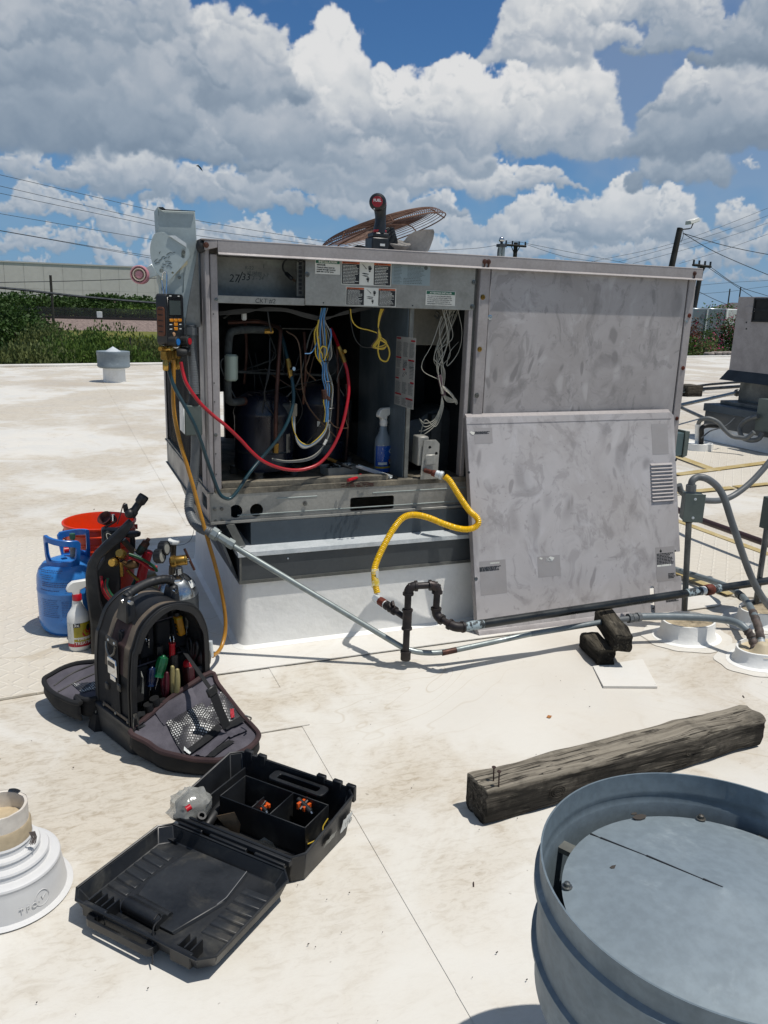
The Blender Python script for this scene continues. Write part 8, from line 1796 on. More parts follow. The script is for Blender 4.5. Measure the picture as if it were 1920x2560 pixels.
def sidestrip(y0, y1, i0, i1, off, m_, nm):
    a = arch(off)[i0:i1]; b = arch(off-.002)[i0:i1]; n = len(a); vs = []
    for y in (y0, y1): vs += [p+Y_*y for p in a]+[p+Y_*y for p in b]
    fs = []
    for k in range(n-1): fs += [(k, k+1, 2*n+k+1, 2*n+k), (k, n+k, n+k+1, k+1), (2*n+k, 2*n+k+1, 3*n+k+1, 3*n+k)]
    return bp(nm, MB().add(vs, fs), m_)
NA = len(arch()); 
sidestrip(.024, .048, 6, NA-8, .0016, fabric_tan, 'tan_trim'); sidestrip(.128, .150, 6, NA-8, .0016, fabric_tan, 'tan_trim')
sidestrip(.049, .127, 6, 22, .0012, fabric_br, 'maroon_side_panel')
sidestrip(.040, .136, 20, NA-20, .0022, rubber, 'top_cap')
# strap plate with D ring, buckle, lower strap on the left side (local x = 0 plane)
def side(nm, y0, y1, z0, z1, m_, x=-.004, th=.003, par=None, **k): return bp(nm, MB().box(x-th, x, y0, y1, z0, z1), m_, par, **k)
side('side_webbing', .062, .112, .10, .30, fabric_k, -.002, .003)
side('ring_plate', .055, .118, .300, .322, rubber, -.004, .004, bev=.003)
bp('d_ring', MB().tube(spline([(-.009, .062, .304), (-.012, .066, .285), (-.013, .086, .272), (-.012, .106, .285), (-.009, .112, .304)], 6), .0032, 8), screwm)
for y in (.070, .102): bp('rivet', MB().lathe([(.004, 0), (.003, .0015), (0, .002)], (-.008, y, .311), 10, (-1, 0, 0)), galv_bright)
bk = side('buckle', .064, .112, .212, .262, chrome, -.006, .004, bev=.003); bp('buckle_slot', MB().box(-.0112, -.0095, .072, .106, .238, .250), inkk, bk)
side('buckle_tail', .074, .102, .196, .212, chrome, -.006, .003, bev=.002)
for y, z in ((.052, .178), (.122, .158)): side('web_keeper', y-.010, y+.010, z, z+.022, rubber, -.006, .006, bev=.003)
side('lower_trim', .018, .16, .098, .106, fabric_tan, -.003, .003)
for y in (.02, .088, .155): bp('rivet', MB().lathe([(.005, 0), (.004, .002), (0, .003)], (-.006, y, .098), 10, (-1, 0, 0)), screwm)
# tub
tb_ = MB()
def tubring(z, o): return [Vector((a, b, z)) for a, b in rrect(-.006-o, BWd+.006+o, -.008-o, BD+.008+o, .03, 5)]
rr = [tubring(0, -.008), tubring(.004, -.002), tubring(.055, .002), tubring(.075, .003), tubring(.080, .006), tubring(.090, .006), tubring(.092, .0)]; n_ = len(rr[0])
tb_.add([p for r_ in rr for p in r_], [(i*n_+k, i*n_+(k+1) % n_, (i+1)*n_+(k+1) % n_, (i+1)*n_+k) for i in range(len(rr)-1) for k in range(n_)]+[tuple(range(n_-1, -1, -1)), tuple(range((len(rr)-1)*n_, len(rr)*n_))])
bp('plastic_tub', tb_, black_pl)
# handle over the top
hz = BH
for sx in (.040, .175):
    bp('handle_bracket', MB().hexa([(sx-.016, .055, hz-.045), (sx+.016, .055, hz-.04), (sx+.016, .12, hz-.04), (sx-.016, .12, hz-.045)], [(sx-.006, .07, hz+.024), (sx+.016, .07, hz+.028), (sx+.016, .105, hz+.028), (sx-.006, .105, hz+.024)]), rubber, bev=.004)
    bp('handle_pin', MB().cyl((sx-.002, .062, hz+.016), (sx-.002, .050, hz+.016), .006, 12), chrome)
bp('handle_rod', MB().cyl((.030, .088, hz+.012), (.075, .088, hz+.022), .0055, 12).cyl((.165, .088, hz+.034), (.205, .088, hz+.030), .0055, 12), chrome)
bp('handle', MB().tube(spline([(.042, .088, hz+.022), (.070, .088, hz+.036), (.11, .088, hz+.046), (.155, .088, hz+.046), (.182, .088, hz+.036)], 8), .0125, 14, rf=lambda L, f: .0125+.0008*sin(L*700)), rubber)
# middle board with pockets and loops
inn = [(p.x, p.z) for p in arch(-.010)]
bp('divider_board', MB().prism([(a, b) for a, b in inn], (0, .098, 0), X_, Z_, .006), fabric_k)
def pocket(x0, x1, z0, z1, y=.085, m_=fabric_k, nm='pocket'): return bp(nm, MB().box(x0, x1, y-.012, y+.010, z0, z1), m_, bev=.006, seg=2)
for k in range(4): pocket(.016+k*.052, .060+k*.052, .24, .335, .085)
for k in range(3): pocket(.020+k*.068, .082+k*.068, .12, .225, .066)
pocket(.11, .16, .335, .365, .087); pocket(.172, .208, .33, .36, .087)
bp('pocket_edge', MB().tube([(.018, .066, .225), (.215, .066, .230)], .0025, 6), fabric_g); bp('pocket_edge', MB().tube([(.02, .078, .336), (.215, .078, .338)], .0022, 6), fabric_g)
bp('maroon_tag', MB().hexa([(.035, .079, BH-.112), (.105, .079, BH-.092), (.105, .081, BH-.092), (.035, .081, BH-.112)], [(.035, .079, BH-.100), (.105, .079, BH-.080), (.105, .081, BH-.080), (.035, .081, BH-.100)]), fabric_br)
for k in range(9): bp('pocket_stitch', MB().tube([(.018+k*.024, .0775, .10), (.020+k*.024, .0772, .235)], .0011, 4), fabric_g)
# flaps ---------------------------------------------------------------
def flap(nm, outline, zf_, rim_m, lin_m, thick, label=None):
    """padded flap: outline (x,y) in bag space, zf_(x,y) the height of the lining"""
    q = spline([Vector((a, b, 0)) for a, b in outline], 5, True); n = len(q); cx_ = sum(p.x for p in q)/n; cy_ = sum(p.y for p in q)/n
    def pt(s, k): x, y = cx_+(q[k].x-cx_)*s, cy_+(q[k].y-cy_)*s; return Vector((x, y, zf_(x, y)))
    S_ = [0.0, .25, .5, .72, .9, 1.0]; vs = []; fs = []
    for s in S_[1:]: vs += [pt(s, k) for k in range(n)]
    vs.append(pt(0, 0)); c0 = len(vs)-1
    for i in range(len(S_)-2):
        for k in range(n): fs.append((i*n+k, i*n+(k+1) % n, (i+1)*n+(k+1) % n, (i+1)*n+k))
    for k in range(n): fs.append((c0, (k+1) % n, k))
    L0 = bp(nm, MB().add(vs, fs), lin_m, label=label, ang=80)
    bp('zip_rim', MB().tube([pt(1.0, k)+Z_*.004 for k in range(n)], .0075, 8, closed=True), rim_m, L0)
    bp('zip_teeth', MB().tube([pt(.965, k)+Z_*.006 for k in range(n)], .0022, 6, closed=True), screwm if False else rubber, L0)
    vs = [pt(1.0, k)+Z_*.002 for k in range(n)]+[Vector((cx_+(q[k].x-cx_)*1.02, cy_+(q[k].y-cy_)*1.02, max(.004, pt(1, k).z-thick*.55))) for k in range(n)]+[Vector((cx_+(q[k].x-cx_)*.93, cy_+(q[k].y-cy_)*.93, max(.002, pt(1, k).z-thick))) for k in range(n)]
    bp('outer_skin', MB().add(vs, [(k, (k+1) % n, n+(k+1) % n, n+k) for k in range(n)]+[(n+k, n+(k+1) % n, 2*n+(k+1) % n, 2*n+k) for k in range(n)]+[tuple(range(2*n, 3*n))]), fabric_k, L0, ang=80)
    return L0
def bxy(px, py, z):
    p = BI @ P(px, py, z=z); return (p.x, p.y)
fo = [(-.004, -.004), bxy(372, 1832, .10), bxy(410, 1885, .055), bxy(455, 1905, .04), bxy(500, 1900, .05), bxy(560, 1885, .065), bxy(622, 1850, .075), bxy(646, 1818, .085), bxy(634, 1785, .105), bxy(590, 1728, .145), bxy(545, 1688, .175), (BWd-.012, -.006)]
def zfront(x, y):
    d_ = max(0, -y); base = .085+.10*max(0, min(1, x/.24))*exp(-d_/.11); z = base*exp(-d_/.42)-.012*sin(min(1, d_/.27)*pi)+.006*noise.noise((x*14, y*14, 2))
    return max(.035, z)
Ff = flap('front_flap', fo, zfront, fabric_br, fabric_g, .06)
bo_ = [(-.002, BD+.004), bxy(215, 1648, .12), bxy(170, 1662, .10), bxy(125, 1688, .09), bxy(110, 1702, .085), bxy(122, 1730, .07), bxy(165, 1760, .06), bxy(215, 1780, .06), (.0, BD+.09), (.10, BD+.26), (.28, BD+.24), (.29, BD+.01)]
# back flap spread behind the bag
bo_ = [(-.004, BD+.002), (-.035, BD+.06), bxy(200, 1775, .07), bxy(135, 1745, .07), bxy(110, 1706, .08), bxy(130, 1685, .09), bxy(190, 1655, .11), bxy(250, 1640, .13), (.14, BD+.26), (.21, BD+.20), (.235, BD+.08), (BWd-.010, BD+.004)]
def zback(x, y): return .075+.045*max(0, min(1, (x+.1)/.25))+.005*noise.noise((x*14, y*14, 7))
Fb = flap('back_flap', bo_, zback, fabric_k, fabric_g, .055)
# mesh pockets on the front flap: woven net over a pale lining
net = bpy.data.materials.new('pocket_net'); net.use_nodes = True; t_ = net.node_tree; t_.nodes.clear(); N = NT(t_)
o = N.n('ShaderNodeTexCoord').outputs['Object']; sx = N.n('ShaderNodeSeparateXYZ', i_0=N.n('ShaderNodeMapping', i_Vector=o, i_Rotation=(0, 0, .5), i_Scale=(150, 150, 150)).outputs[0])
row = N.math('FLOOR', sx.outputs[1]); fx = N.math('SUBTRACT', N.math('FRACT', N.math('ADD', sx.outputs[0], N.math('MULTIPLY', N.math('MODULO', row, 2.0), .5))), .5); fy = N.math('SUBTRACT', N.math('FRACT', sx.outputs[1]), .5)
rd = N.math('SQRT', N.math('ADD', N.math('MULTIPLY', fx, fx), N.math('MULTIPLY', fy, fy))); cell = N.rng(rd, .24, .38, 1, 0)
gl = N.noise(o, 22.0, 4, .6)
hole = N.mix(N.rng(gl, .44, .58), S('#3a383e'), S('#d0d0cc')); colr = N.mix(cell, S('#191a1d'), hole)
b_ = N.n('ShaderNodeBsdfPrincipled', i_Base_Color=colr); N.put(b_.inputs['Roughness'], N.rng(cell, 0, 1, .6, .3)); N.n('ShaderNodeOutputMaterial', i_Surface=b_)
def patch(nm, corners, m_, lift, zfn, par, puff_=.01, nu=12, nv=10):
    a, b, c, d_ = [Vector((*bxy(px, py, z), 0)) for px, py, z in corners]
    def f(u, v_):
        p = a.lerp(b, u).lerp(d_.lerp(c, u), v_); z = zfn(p.x, p.y)+lift+puff_*sin(u*pi)*sin(v_*pi)+.003*noise.noise((u*6, v_*6, lift*90)); return Vector((p.x, p.y, z))
    return bp(nm, MB().grid(f, nu, nv), m_, par, ang=80)
patch('net_pocket', [(415, 1800, .10), (505, 1738, .14), (548, 1792, .10), (460, 1890, .055)], net, .006, zfront, Ff, .016)
patch('net_pocket', [(514, 1735, .15), (562, 1704, .155), (607, 1765, .11), (556, 1790, .105)], net, .005, zfront, Ff, .012)
patch('pocket_band', [(462, 1882, .055), (545, 1795, .10), (556, 1806, .095), (476, 1892, .05)], fabric_k, .010, zfront, Ff, .006)
patch('pocket_band', [(556, 1795, .10), (602, 1768, .11), (612, 1778, .105), (566, 1806, .095)], fabric_k, .010, zfront, Ff, .005)
patch('lining_fold', [(486, 1895, .045), (556, 1812, .09), (576, 1822, .085), (512, 1895, .05)], fabric_g, .008, zfront, Ff, .012)
patch('lining_fold', [(512, 1893, .05), (572, 1830, .085), (588, 1836, .08), (534, 1888, .055)], fabric_k, .006, zfront, Ff, .010)
patch('lining_fold', [(560, 1815, .09), (612, 1786, .10), (620, 1800, .095), (576, 1826, .085)], fabric_g, .008, zfront, Ff, .008)
patch('lining_hump', [(385, 1790, .10), (480, 1735, .13), (500, 1748, .13), (410, 1812, .09)], fabric_g, .004, zfront, Ff, .022)
patch('red_tab', [(574, 1756, .12), (584, 1754, .12), (586, 1765, .12), (577, 1767, .12)], inkr, .014, zfront, Ff, .001)
patch('silver_tag', [(461, 1880, .05), (478, 1892, .05), (474, 1900, .045), (460, 1888, .05)], gal_box, .012, zfront, Ff, .001)
patch('net_pocket', [(180, 1712, .09), (245, 1700, .11), (250, 1722, .10), (205, 1742, .08)], net, .004, zback, Fb, .004)
for k, (p0, p1, p2) in enumerate((((135, 1710), (180, 1690), (250, 1672)), ((145, 1725), (190, 1708), (250, 1692)))):
    q = [Vector((*bxy(*p, .09), 0)) for p in (p0, p1, p2)]; bp('lining_seam', MB().tube(spline([Vector((p.x, p.y, zback(p.x, p.y)+.002)) for p in q], 5), .0022, 6), rubber, Fb)
# strap across the flap
s0 = BL(452, 1618, .06); s1 = Vector((*bxy(530, 1732, .20), .205)); s2 = Vector((*bxy(566, 1812, .10), .092))
for a, b, w0 in ((s0, s1, .0075), (s1, s2, .012)):
    d_ = (b-a).normalized(); sdv = d_.cross(Vector((0, -1, .3))).normalized()
    bp('flap_strap', MB().hexa([a-sdv*w0, a+sdv*w0, b+sdv*w0, b-sdv*w0], [p+Vector((0, -.0015, .001)) for p in (a-sdv*w0, a+sdv*w0, b+sdv*w0, b-sdv*w0)]), fabric_k)
d_ = (s2-s1).normalized(); sdv = d_.cross(Vector((0, -1, .3))).normalized(); bp('strap_buckle', MB().obox(s1, d_*.013, sdv*.016, d_.cross(sdv)*.004), rubber, bev=.003)
# zip pulls
def pull(px, py, yl, ln=.045):
    c = BL(px, py, yl); bp('zip_pull', MB().tube(spline([c+Z_*.012, c+Vector((-.006, -.002, 0)), c+Vector((-.007, -.003, -ln)), c+Vector((0, -.004, -ln-.008)), c+Vector((.007, -.003, -ln)), c+Vector((.006, -.002, 0))], 5, True), .0018, 6, closed=True).box(c.x-.004, c.x+.004, c.y-.005, c.y+.001, c.z+.006, c.z+.018), screwm)
pull(338, 1800, -.012, .034); pull(244, 1778, BD+.004, .030)
bp('zip_pull', MB().tube(spline([Vector((*bxy(612, 1790, .11), .112)), Vector((*bxy(628, 1800, .1), .106)), Vector((*bxy(622, 1806, .1), .104))], 4), .0022, 6), screwm, Ff)
bp('corner_strap', MB().hexa([(-.02, BD-.01, .0), (.02, BD-.03, .0), (.02, BD+.02, .0), (-.02, BD+.03, .0)], [(-.012, BD-.01, .05), (.012, BD-.02, .06), (.012, BD+.01, .06), (-.012, BD+.02, .05)]), fabric_k)
bp('side_pouch', MB().sphere((BWd+.005, .03, .21), .034, 16, (.7, .8, 1.2)), rubber)
# tools standing in the bag ------------------------------------------
GTL = 'hand tools standing in the bag'
def tool(name, label, px, py, px2, py2, yl, build, cat, tilt=None):
    a, b = BM @ BL(px, py, yl), BM @ BL(px2, py2, yl)   # top and bottom
    t = thing(name, label, cat, b, mtx=Matrix.Translation(b) @ rot_to(a-b).to_4x4(), group=None)
    build(t, (a-b).length); return t
def lo(t, nm, mb, m_, **k): return obj(nm, mb, m_, t, world=False, **k)
def driver(col, blade=True, r=.011):
    def f(t, L):
        hl = L*.62
        lo(t, 'handle', MB().grid(lambda u, v_: Vector((cos(u*2*pi)*(r*(1, .78, .95, 1, .9, .35)[int(round(v_*5))])*(1+.10*cos(u*6*2*pi)), sin(u*2*pi)*(r*(1, .78, .95, 1, .9, .35)[int(round(v_*5))])*(1+.10*cos(u*6*2*pi)), L-hl+(0, .12, .3, .7, .93, 1)[int(round(v_*5))]*hl)), 36, 6, True).sphere((0, 0, L-.004), r*.55, 10), col)
        if blade: lo(t, 'blade', MB().tube([(0, 0, 0), (0, 0, L-hl+.002)], .0028, 8), chrome)
    return f
tool('screwdriver', 'green-handled screwdriver leaning in the lower pocket of the tool bag', 409, 1640, 388, 1722, .035, driver(green_p, r=.014), 'screwdriver')
tool('screwdriver', 'dark blue-handled screwdriver at the left of the tool bag\'s lower pockets', 380, 1668, 375, 1740, .045, driver(mat('navy_handle', '#0a1c3c', .25), r=.012), 'screwdriver')
tool('screwdriver', 'small smoke-coloured screwdriver between the yellow and the blue tool', 468, 1533, 466, 1590, .072, driver(mat('smoke_handle', '#2a2f26', .25), r=.008), 'screwdriver')
def yel_t(t, L):
    lo(t, 'case', MB().box(-.014, .014, -.010, .010, 0, L*.86), mat('amber_case', '#b97f14', .4, 0, '#8c6512', 30, .6), bev=.005, seg=2); lo(t, 'olive_band', MB().box(-.0145, .0145, -.0105, .0105, L*.70, L*.84), mat('olive_band', '#8f8f1a', .4), bev=.004); lo(t, 'cap', MB().lathe([(.010, L*.86), (.009, L), (0, L)], (0, 0, 0), 14), rubber)
    for k in range(3): lo(t, 'print_mark', MB().box(-.004, .006, -.0112, -.0102, L*(.15+.16*k), L*(.24+.16*k)), inkk)
tool('screwdriver', 'short black-handled screwdriver standing behind the green one', 398, 1612, 398, 1662, .06, driver(rubber, r=.010), 'screwdriver')
tool('hex_key_set', 'folded dark hex key set in the right pocket above the flashlight', 508, 1600, 506, 1640, .05, lambda t, L: lo(t, 'folded_case', MB().box(-.009, .009, -.007, .007, 0, L), mat('dark_steel_grip', '#2b2e33', .4, .3), bev=.003), 'hex keys')
tool('tester', 'amber pen tester standing in the top pocket of the tool bag', 441, 1530, 452, 1586, .070, yel_t, 'tester')
def blue_t(t, L): lo(t, 'tube', MB().lathe([(.0125, 0), (.0125, L*.62), (.010, L*.66), (0, L*.66)], (0, 0, 0), 18), bluet); lo(t, 'red_tip', MB().lathe([(.006, L*.66), (.003, L*.9), (0, L)], (0, 0, 0), 12), red_p)
tool('glue_tube', 'bright blue tube with a red tip in the top right pocket of the tool bag', 491, 1524, 489, 1580, .070, blue_t, 'tube')
def plier(col, splay, r):
    def f(t, L):
        for s in (-1, 1): lo(t, 'handle', MB().tube(spline([(s*splay, 0, L), (s*splay*1.05, 0, L*.75), (s*splay*.9, 0, L*.4), (s*splay*.35, 0, L*.1), (0, 0, 0)], 6), r, 12, rf=lambda l_, q: r*(.8+.35*sin(min(1, q*1.25)*pi)) if q < .98 else r*.5).sphere((s*splay, 0, L), r*.8, 10), col)
        lo(t, 'pivot', MB().cyl((0, -.006, .0), (0, .006, .0), .008, 12), screwm)
    return f
tool('pliers', 'pair of cream-handled pliers standing handles up in the tool bag', 437, 1672, 437, 1750, .010, plier(mat('cream_grip', '#8d8458', .45, 0, '#7a7049', 10, .5), .0125, .0072), 'pliers')
tool('pliers', 'pair of maroon-handled pliers left of the cream-handled ones', 412, 1680, 412, 1750, .03, plier(mat('maroon_grip', '#4a1220', .45), .011, .0062), 'pliers')
def fob(t, L):
    lo(t, 'barrel', MB().lathe([(.008, 0), (.0085, .004), (.0085, L*.5), (.0095, L*.52), (.0095, L*.58), (.005, L*.6)], (0, 0, 0), 14), red_p); lo(t, 'split_ring', MB().tube([(cos(k/14*6.28)*.010, 0, L*.75+sin(k/14*6.28)*.013) for k in range(14)], .0014, 6, closed=True), chrome)
tool('torch_light', 'small red metal cylinder on a key ring clipped to the bag divider', 430, 1582, 430, 1642, .045, fob, 'key ring')
def snips(t, L):
    for s, w in ((-1, .017), (1, .020)): lo(t, 'loop_handle', MB().tube(spline([(s*w*.2, 0, 0), (s*w*.5, 0, L*.35), (s*w*1.1, 0, L*.55), (s*w*1.4, 0, L*.85), (s*w*.9, 0, L), (s*w*.35, 0, L*.85), (s*w*.30, 0, L*.55), (s*.002, 0, L*.3)], 5), .0045, 8), rubber)
    lo(t, 'blade', MB().box(-.004, .004, -.001, .001, -.02, L*.2), screwm)
tool('scissors', 'black-handled scissors hanging on the right side of the bag divider', 482, 1600, 480, 1668, .035, snips, 'scissors')
def redbody(t, L): lo(t, 'body', MB().box(-.018, .018, -.012, .012, 0, L*.8), mat('dark_red_rubber', '#3c1018', .5), bev=.006, seg=2); lo(t, 'red_top', MB().sphere((0, 0, L*.8), .017, 14, (1, .7, .9)), red_p)
tool('tape_measure', 'red-topped dark tool between the pliers and the strap', 468, 1648, 474, 1716, .020, redbody, 'hand tool')
def blk(t, L): lo(t, 'body', MB().lathe([(.012, 0), (.014, .01), (.0145, L*.8), (.011, L*.92), (0, L*.93)], (0, 0, 0), 16), rubber); lo(t, 'eyelet', MB().tube([(cos(k/10*6.28)*.005, 0, L*.95+sin(k/10*6.28)*.005) for k in range(10)], .0013, 5, closed=True), chrome)
tool('flashlight', 'black round-bodied flashlight at the right end of the tool pockets', 499, 1658, 497, 1710, .02, blk, 'flashlight')
def stub(t, L): lo(t, 'body', MB().lathe([(.012, 0), (.013, .01), (.013, L), (0, L)], (0, 0, 0), 16), rubber)
tool('bit_holder', 'short black cylinder below the red key ring in the tool bag', 434, 1635, 434, 1675, .045, stub, 'bit holder')
def opener(t, L): lo(t, 'plate', MB().prism([(-.008, 0), (-.004, .004), (.004, .004), (.008, 0), (.006, L*.6), (-.006, L*.6)], (0, 0, 0), X_, Z_, .002), chrome); lo(t, 'ring', MB().tube([(cos(k/12*6.28)*.008, 0, L*.78+sin(k/12*6.28)*.009) for k in range(12)], .0018, 6, closed=True), chrome)
tool('bottle_opener', 'small shiny opener hooked at the left of the bag divider', 369, 1592, 368, 1618, .06, opener, 'opener')
def keys(t, L):
    for k in range(4): lo(t, 'key', MB().obox((k*.004-.006, -.003*k, L*.5), (.005, 0, .002*k), (0, .001, 0), (.002*(k-1), 0, L*.5)), galv_dark)
tool('key_bunch', 'bunch of dull keys at the lower left of the tool bag\'s opening', 352, 1690, 350, 1730, .015, keys, 'keys')
for k, (a, b, c, d_) in enumerate(((385, 1745, 395, 1775), (405, 1750, 410, 1780), (370, 1760, 378, 1790))):
    tool('nut_driver', ('stubby black nut driver at the bottom left of the tool pockets', 'stubby black nut driver beside the maroon pliers', 'stubby black nut driver at the very bottom of the bag opening')[k], a, b, c, d_, .01, stub, 'nut driver')

# ================================================================== OPEN PLASTIC CASE
zr_ = .098
cTL, cTR, cHR, cHL = P(590, 1879, z=zr_), P(899, 1979, z=zr_), P(745, 2158, z=.070), P(420, 2020, z=.070)
u_ = ((cTR-cTL)+(cHR-cHL)); u_.z = 0; u_.normalize(); v_ = Vector((u_.y, -u_.x, 0))
oc = (cTL+cTR+cHR+cHL)/4; Wc = ((cTR-cTL).length+(cHR-cHL).length)/2; Dc = ((cTL-cHL).dot(-v_)+(cTR-cHR).dot(-v_))/2
org = Vector((oc.x, oc.y, 0))-u_*Wc/2-v_*Dc/2
crz = atan2(u_.y, u_.x)
CM = Matrix((u_, -v_, Z_)).transposed().to_4x4(); CM.translation = Vector((oc.x, oc.y, 0))-u_*Wc/2+v_*Dc/2
# local: x along the hinge, y away from the hinge (hinge at y=0)
CS = thing('plastic_case', 'open black plastic tool case with its lid laid flat on the roof', 'tool case', CM.translation, mtx=CM)
def cp_(name, mb, m_, par=None, **k): return obj(name, mb, m_, par or CS, world=False, **k)
CI = CM.inverted()
def CL(px, py, z): return CI @ P(px, py, z=z)
# tray shell with tapering walls and chamfered corners
def oct_(x0, x1, y0, y1, ch): return [(x0+ch, y0), (x1-ch, y0), (x1, y0+ch), (x1, y1-ch), (x1-ch, y1), (x0+ch, y1), (x0, y1-ch), (x0, y0+ch)]
def shell(x0, x1, y0, y1, z0, z1, ch, tap, th, zf=None):
    ro = [(x, y, z1 if not zf else zf(x, y)) for x, y in oct_(x0, x1, y0, y1, ch)]; bo2 = [(x, y, z0) for x, y in oct_(x0+tap, x1-tap, y0+tap, y1-tap, ch)]
    ri = [(x, y, (z1 if not zf else zf(x, y))) for x, y in oct_(x0+th, x1-th, y0+th, y1-th, ch*.95)]; bi = [(x, y, z0+th) for x, y in oct_(x0+tap+th, x1-tap-th, y0+tap+th, y1-tap-th, ch)]
    vs = bo2+ro+ri+bi; n = 8; fs = [(k, (k+1) % n, n+(k+1) % n, n+k) for k in range(n)]+[(n+k, n+(k+1) % n, 2*n+(k+1) % n, 2*n+k) for k in range(n)]+[(2*n+k, 2*n+(k+1) % n, 3*n+(k+1) % n, 3*n+k) for k in range(n)]+[tuple(range(n-1, -1, -1)), tuple(range(3*n, 4*n))]
    return MB().add(vs, fs)
zb_ = lambda x, y: .070+.030*max(0, min(1, y/(Dc*.5)))
base = cp_('case_base', shell(0, Wc, 0, Dc, .002, .1, .022, .010, .0035, zb_), dusty_black, bev=.0015)
cp_('rim_lip', MB().tube([(x, y, zb_(x, y)+.001) for x, y in oct_(.001, Wc-.001, .001, Dc-.001, .022)], .0032, 6, closed=True), dusty_black, base)
# notched latch teeth on the far wall and handle
for x in (.045, .085, Wc-.10, Wc-.055, Wc-.018): cp_('latch_tab', MB().box(x-.012, x+.012, Dc-.006, Dc+.006, .07, .112), dusty_black, base, bev=.002)
hx = Wc*.52
hdl = MB().prism(rrect(hx-.085, hx+.085, .050, .100, .012, 3), (0, Dc+.012, 0), X_, Z_, .012, [rrect(hx-.062, hx+.062, .062, .090, .006, 3)]); hdl.v = [Vector((p.x, Dc+.000+(p.z-.05)*.85, .055+(p.z-.05)*.35+(p.y-Dc-.012))) if False else p for p in hdl.v]
# carrying handle lies inside the rim behind the bins
cp_('inner_handle', MB().prism(rrect(hx-.050, hx+.105, 0, .040, .012, 3), (0, Dc-.052, .088), X_, Y_, .006, [rrect(hx-.030, hx+.085, .010, .030, .006, 3)]), dusty_black, base, bev=.001)
# inner bins
b0_, b1_ = .075, Wc-.045; bm_, bt = Dc*.36, Dc-.058
for nm, bx in (('bin_wall', (b0_, b1_, bm_, bm_+.003)), ('bin_wall', (b0_, b1_, bt, bt+.003)), ('bin_wall', (b0_, b0_+.003, bm_, bt)), ('bin_wall', (b1_-.003, b1_, bm_, bt)), ('bin_wall', (Wc*.60, Wc*.60+.003, bm_, bt)), ('bin_wall', (Wc*.46, Wc*.46+.003, bm_-.0, bm_+.05))): cp_(nm, MB().box(bx[0], bx[1], bx[2], bx[3], .006, .082 if nm else 0), dusty_black, base, bev=.001)
for x in (.030, .045): cp_('side_rib', MB().box(x, x+.004, .02, Dc-.02, .005, .075 if x > .04 else .060), dusty_black, base, bev=.001)
cp_('felt_liner', MB().grid(lambda a, b: Vector((.08+a*(Wc-.14), .018+b*(Dc*.36-.02), .007+.002*noise.noise((a*8, b*8, 0)))), 14, 8), fabric_k, base)
cp_('hinge_bar', MB().box(.02, Wc-.02, -.010, .002, .056, .070).box(.04, Wc*.3, -.016, -.006, .050, .062).box(Wc*.36, Wc*.64, -.016, -.006, .050, .062).box(Wc*.70, Wc-.03, -.016, -.006, .050, .062), dusty_black, base, bev=.0015)
for x in (.0, .0): pass
cp_('cable_loop', MB().tube(spline([(Wc-.04, Dc*.62, .02), (Wc-.022, Dc*.45, .02), (Wc-.03, Dc*.24, .022), (Wc-.07, .05, .022), (Wc-.14, .026, .02), (Wc-.21, .022, .018)], 8), .0085, 10).tube(spline([(.058, Dc*.80, .03), (.052, Dc*.55, .03), (.062, Dc*.35, .03), (.066, Dc*.2, .02)], 6), .012, 10), rubber, base)
# stickers on the right wall
def rsticker(px, py, w, h, m_, nm, txt=None, par=base):
    c = CI @ P(px, py, z=.05); y = c.y; x = Wc+.0005
    p = Vector((x, y, .05)); o_ = cp_(nm, MB().grid(lambda a, b: Vector((x-.004+.008*b+.003*noise.noise((a*3, b*3, 5)), y+(a-.5)*w, .05+(b-.5)*h)), 6, 5), m_, par)
    if txt:
        tt_ = text('lettering', txt, CM @ Vector((x+.0025, y-.015, .043)), CM.to_3x3() @ Y_, CM.to_3x3() @ Vector((.12, 0, 1)), .017, inkk, CS)
rsticker(862, 2052, .045, .038, gal_box, 'tag', '1143'); rsticker(826, 2098, .045, .022, mat('worn_sticker', '#8b8d88', .5, 0, '#555853', 30, .9), 'worn_sticker')
# lid
lidD = (cHL-P(172, 2228, z=.045)).dot(v_); lidD = ((CL(172, 2228, .045).y)*-1+(CL(547, 2432, .045).y)*-1)/2-.006
lid = cp_('case_lid', shell(.002, Wc-.002, -.016-lidD, -.016, .018, .052, .024, .012, .0035), dusty_black, bev=.0015)
cp_('lid_rim', MB().tube([(x, y, .053) for x, y in oct_(.003, Wc-.003, -.016-lidD, -.017, .024)], .003, 6, closed=True), dusty_black, lid)
ly0, ly1 = -.016-lidD+.02, -.036
dustp = mat('dusty_panel_plastic', '#14171b', .45, 0, '#22262b', 5, .9, .15, 120, .08, 60, .0006, dirt='#6a655a', dv=7, dlo=.48, dhi=.85)
x0m, x1m = Wc*.27, Wc*.70
cp_('raised_field', MB().hexa([(x0m, ly1, .0215), (x0m-.015, (ly0+ly1)/2, .0215), (x0m+.01, ly0+.03, .0215), (x1m-.02, ly0+.03, .0215), (x1m+.012, (ly0+ly1)/2+.02, .0215), (x1m, ly1, .0215)][::-1], [(x0m+.004, ly1, .028), (x0m-.011, (ly0+ly1)/2, .028), (x0m+.014, ly0+.03, .028), (x1m-.024, ly0+.03, .028), (x1m+.008, (ly0+ly1)/2+.02, .028), (x1m-.004, ly1, .028)][::-1]), dustp, lid, bev=.001)
cp_('white_edge_scuff', MB().tube([(x1m-.004, ly1, .0285), (x1m+.008, (ly0+ly1)/2+.035, .0285), (x1m+.004, (ly0+ly1)/2+.01, .0285)], .0009, 5), mat('scuff_grey', '#77787a', .6), lid)
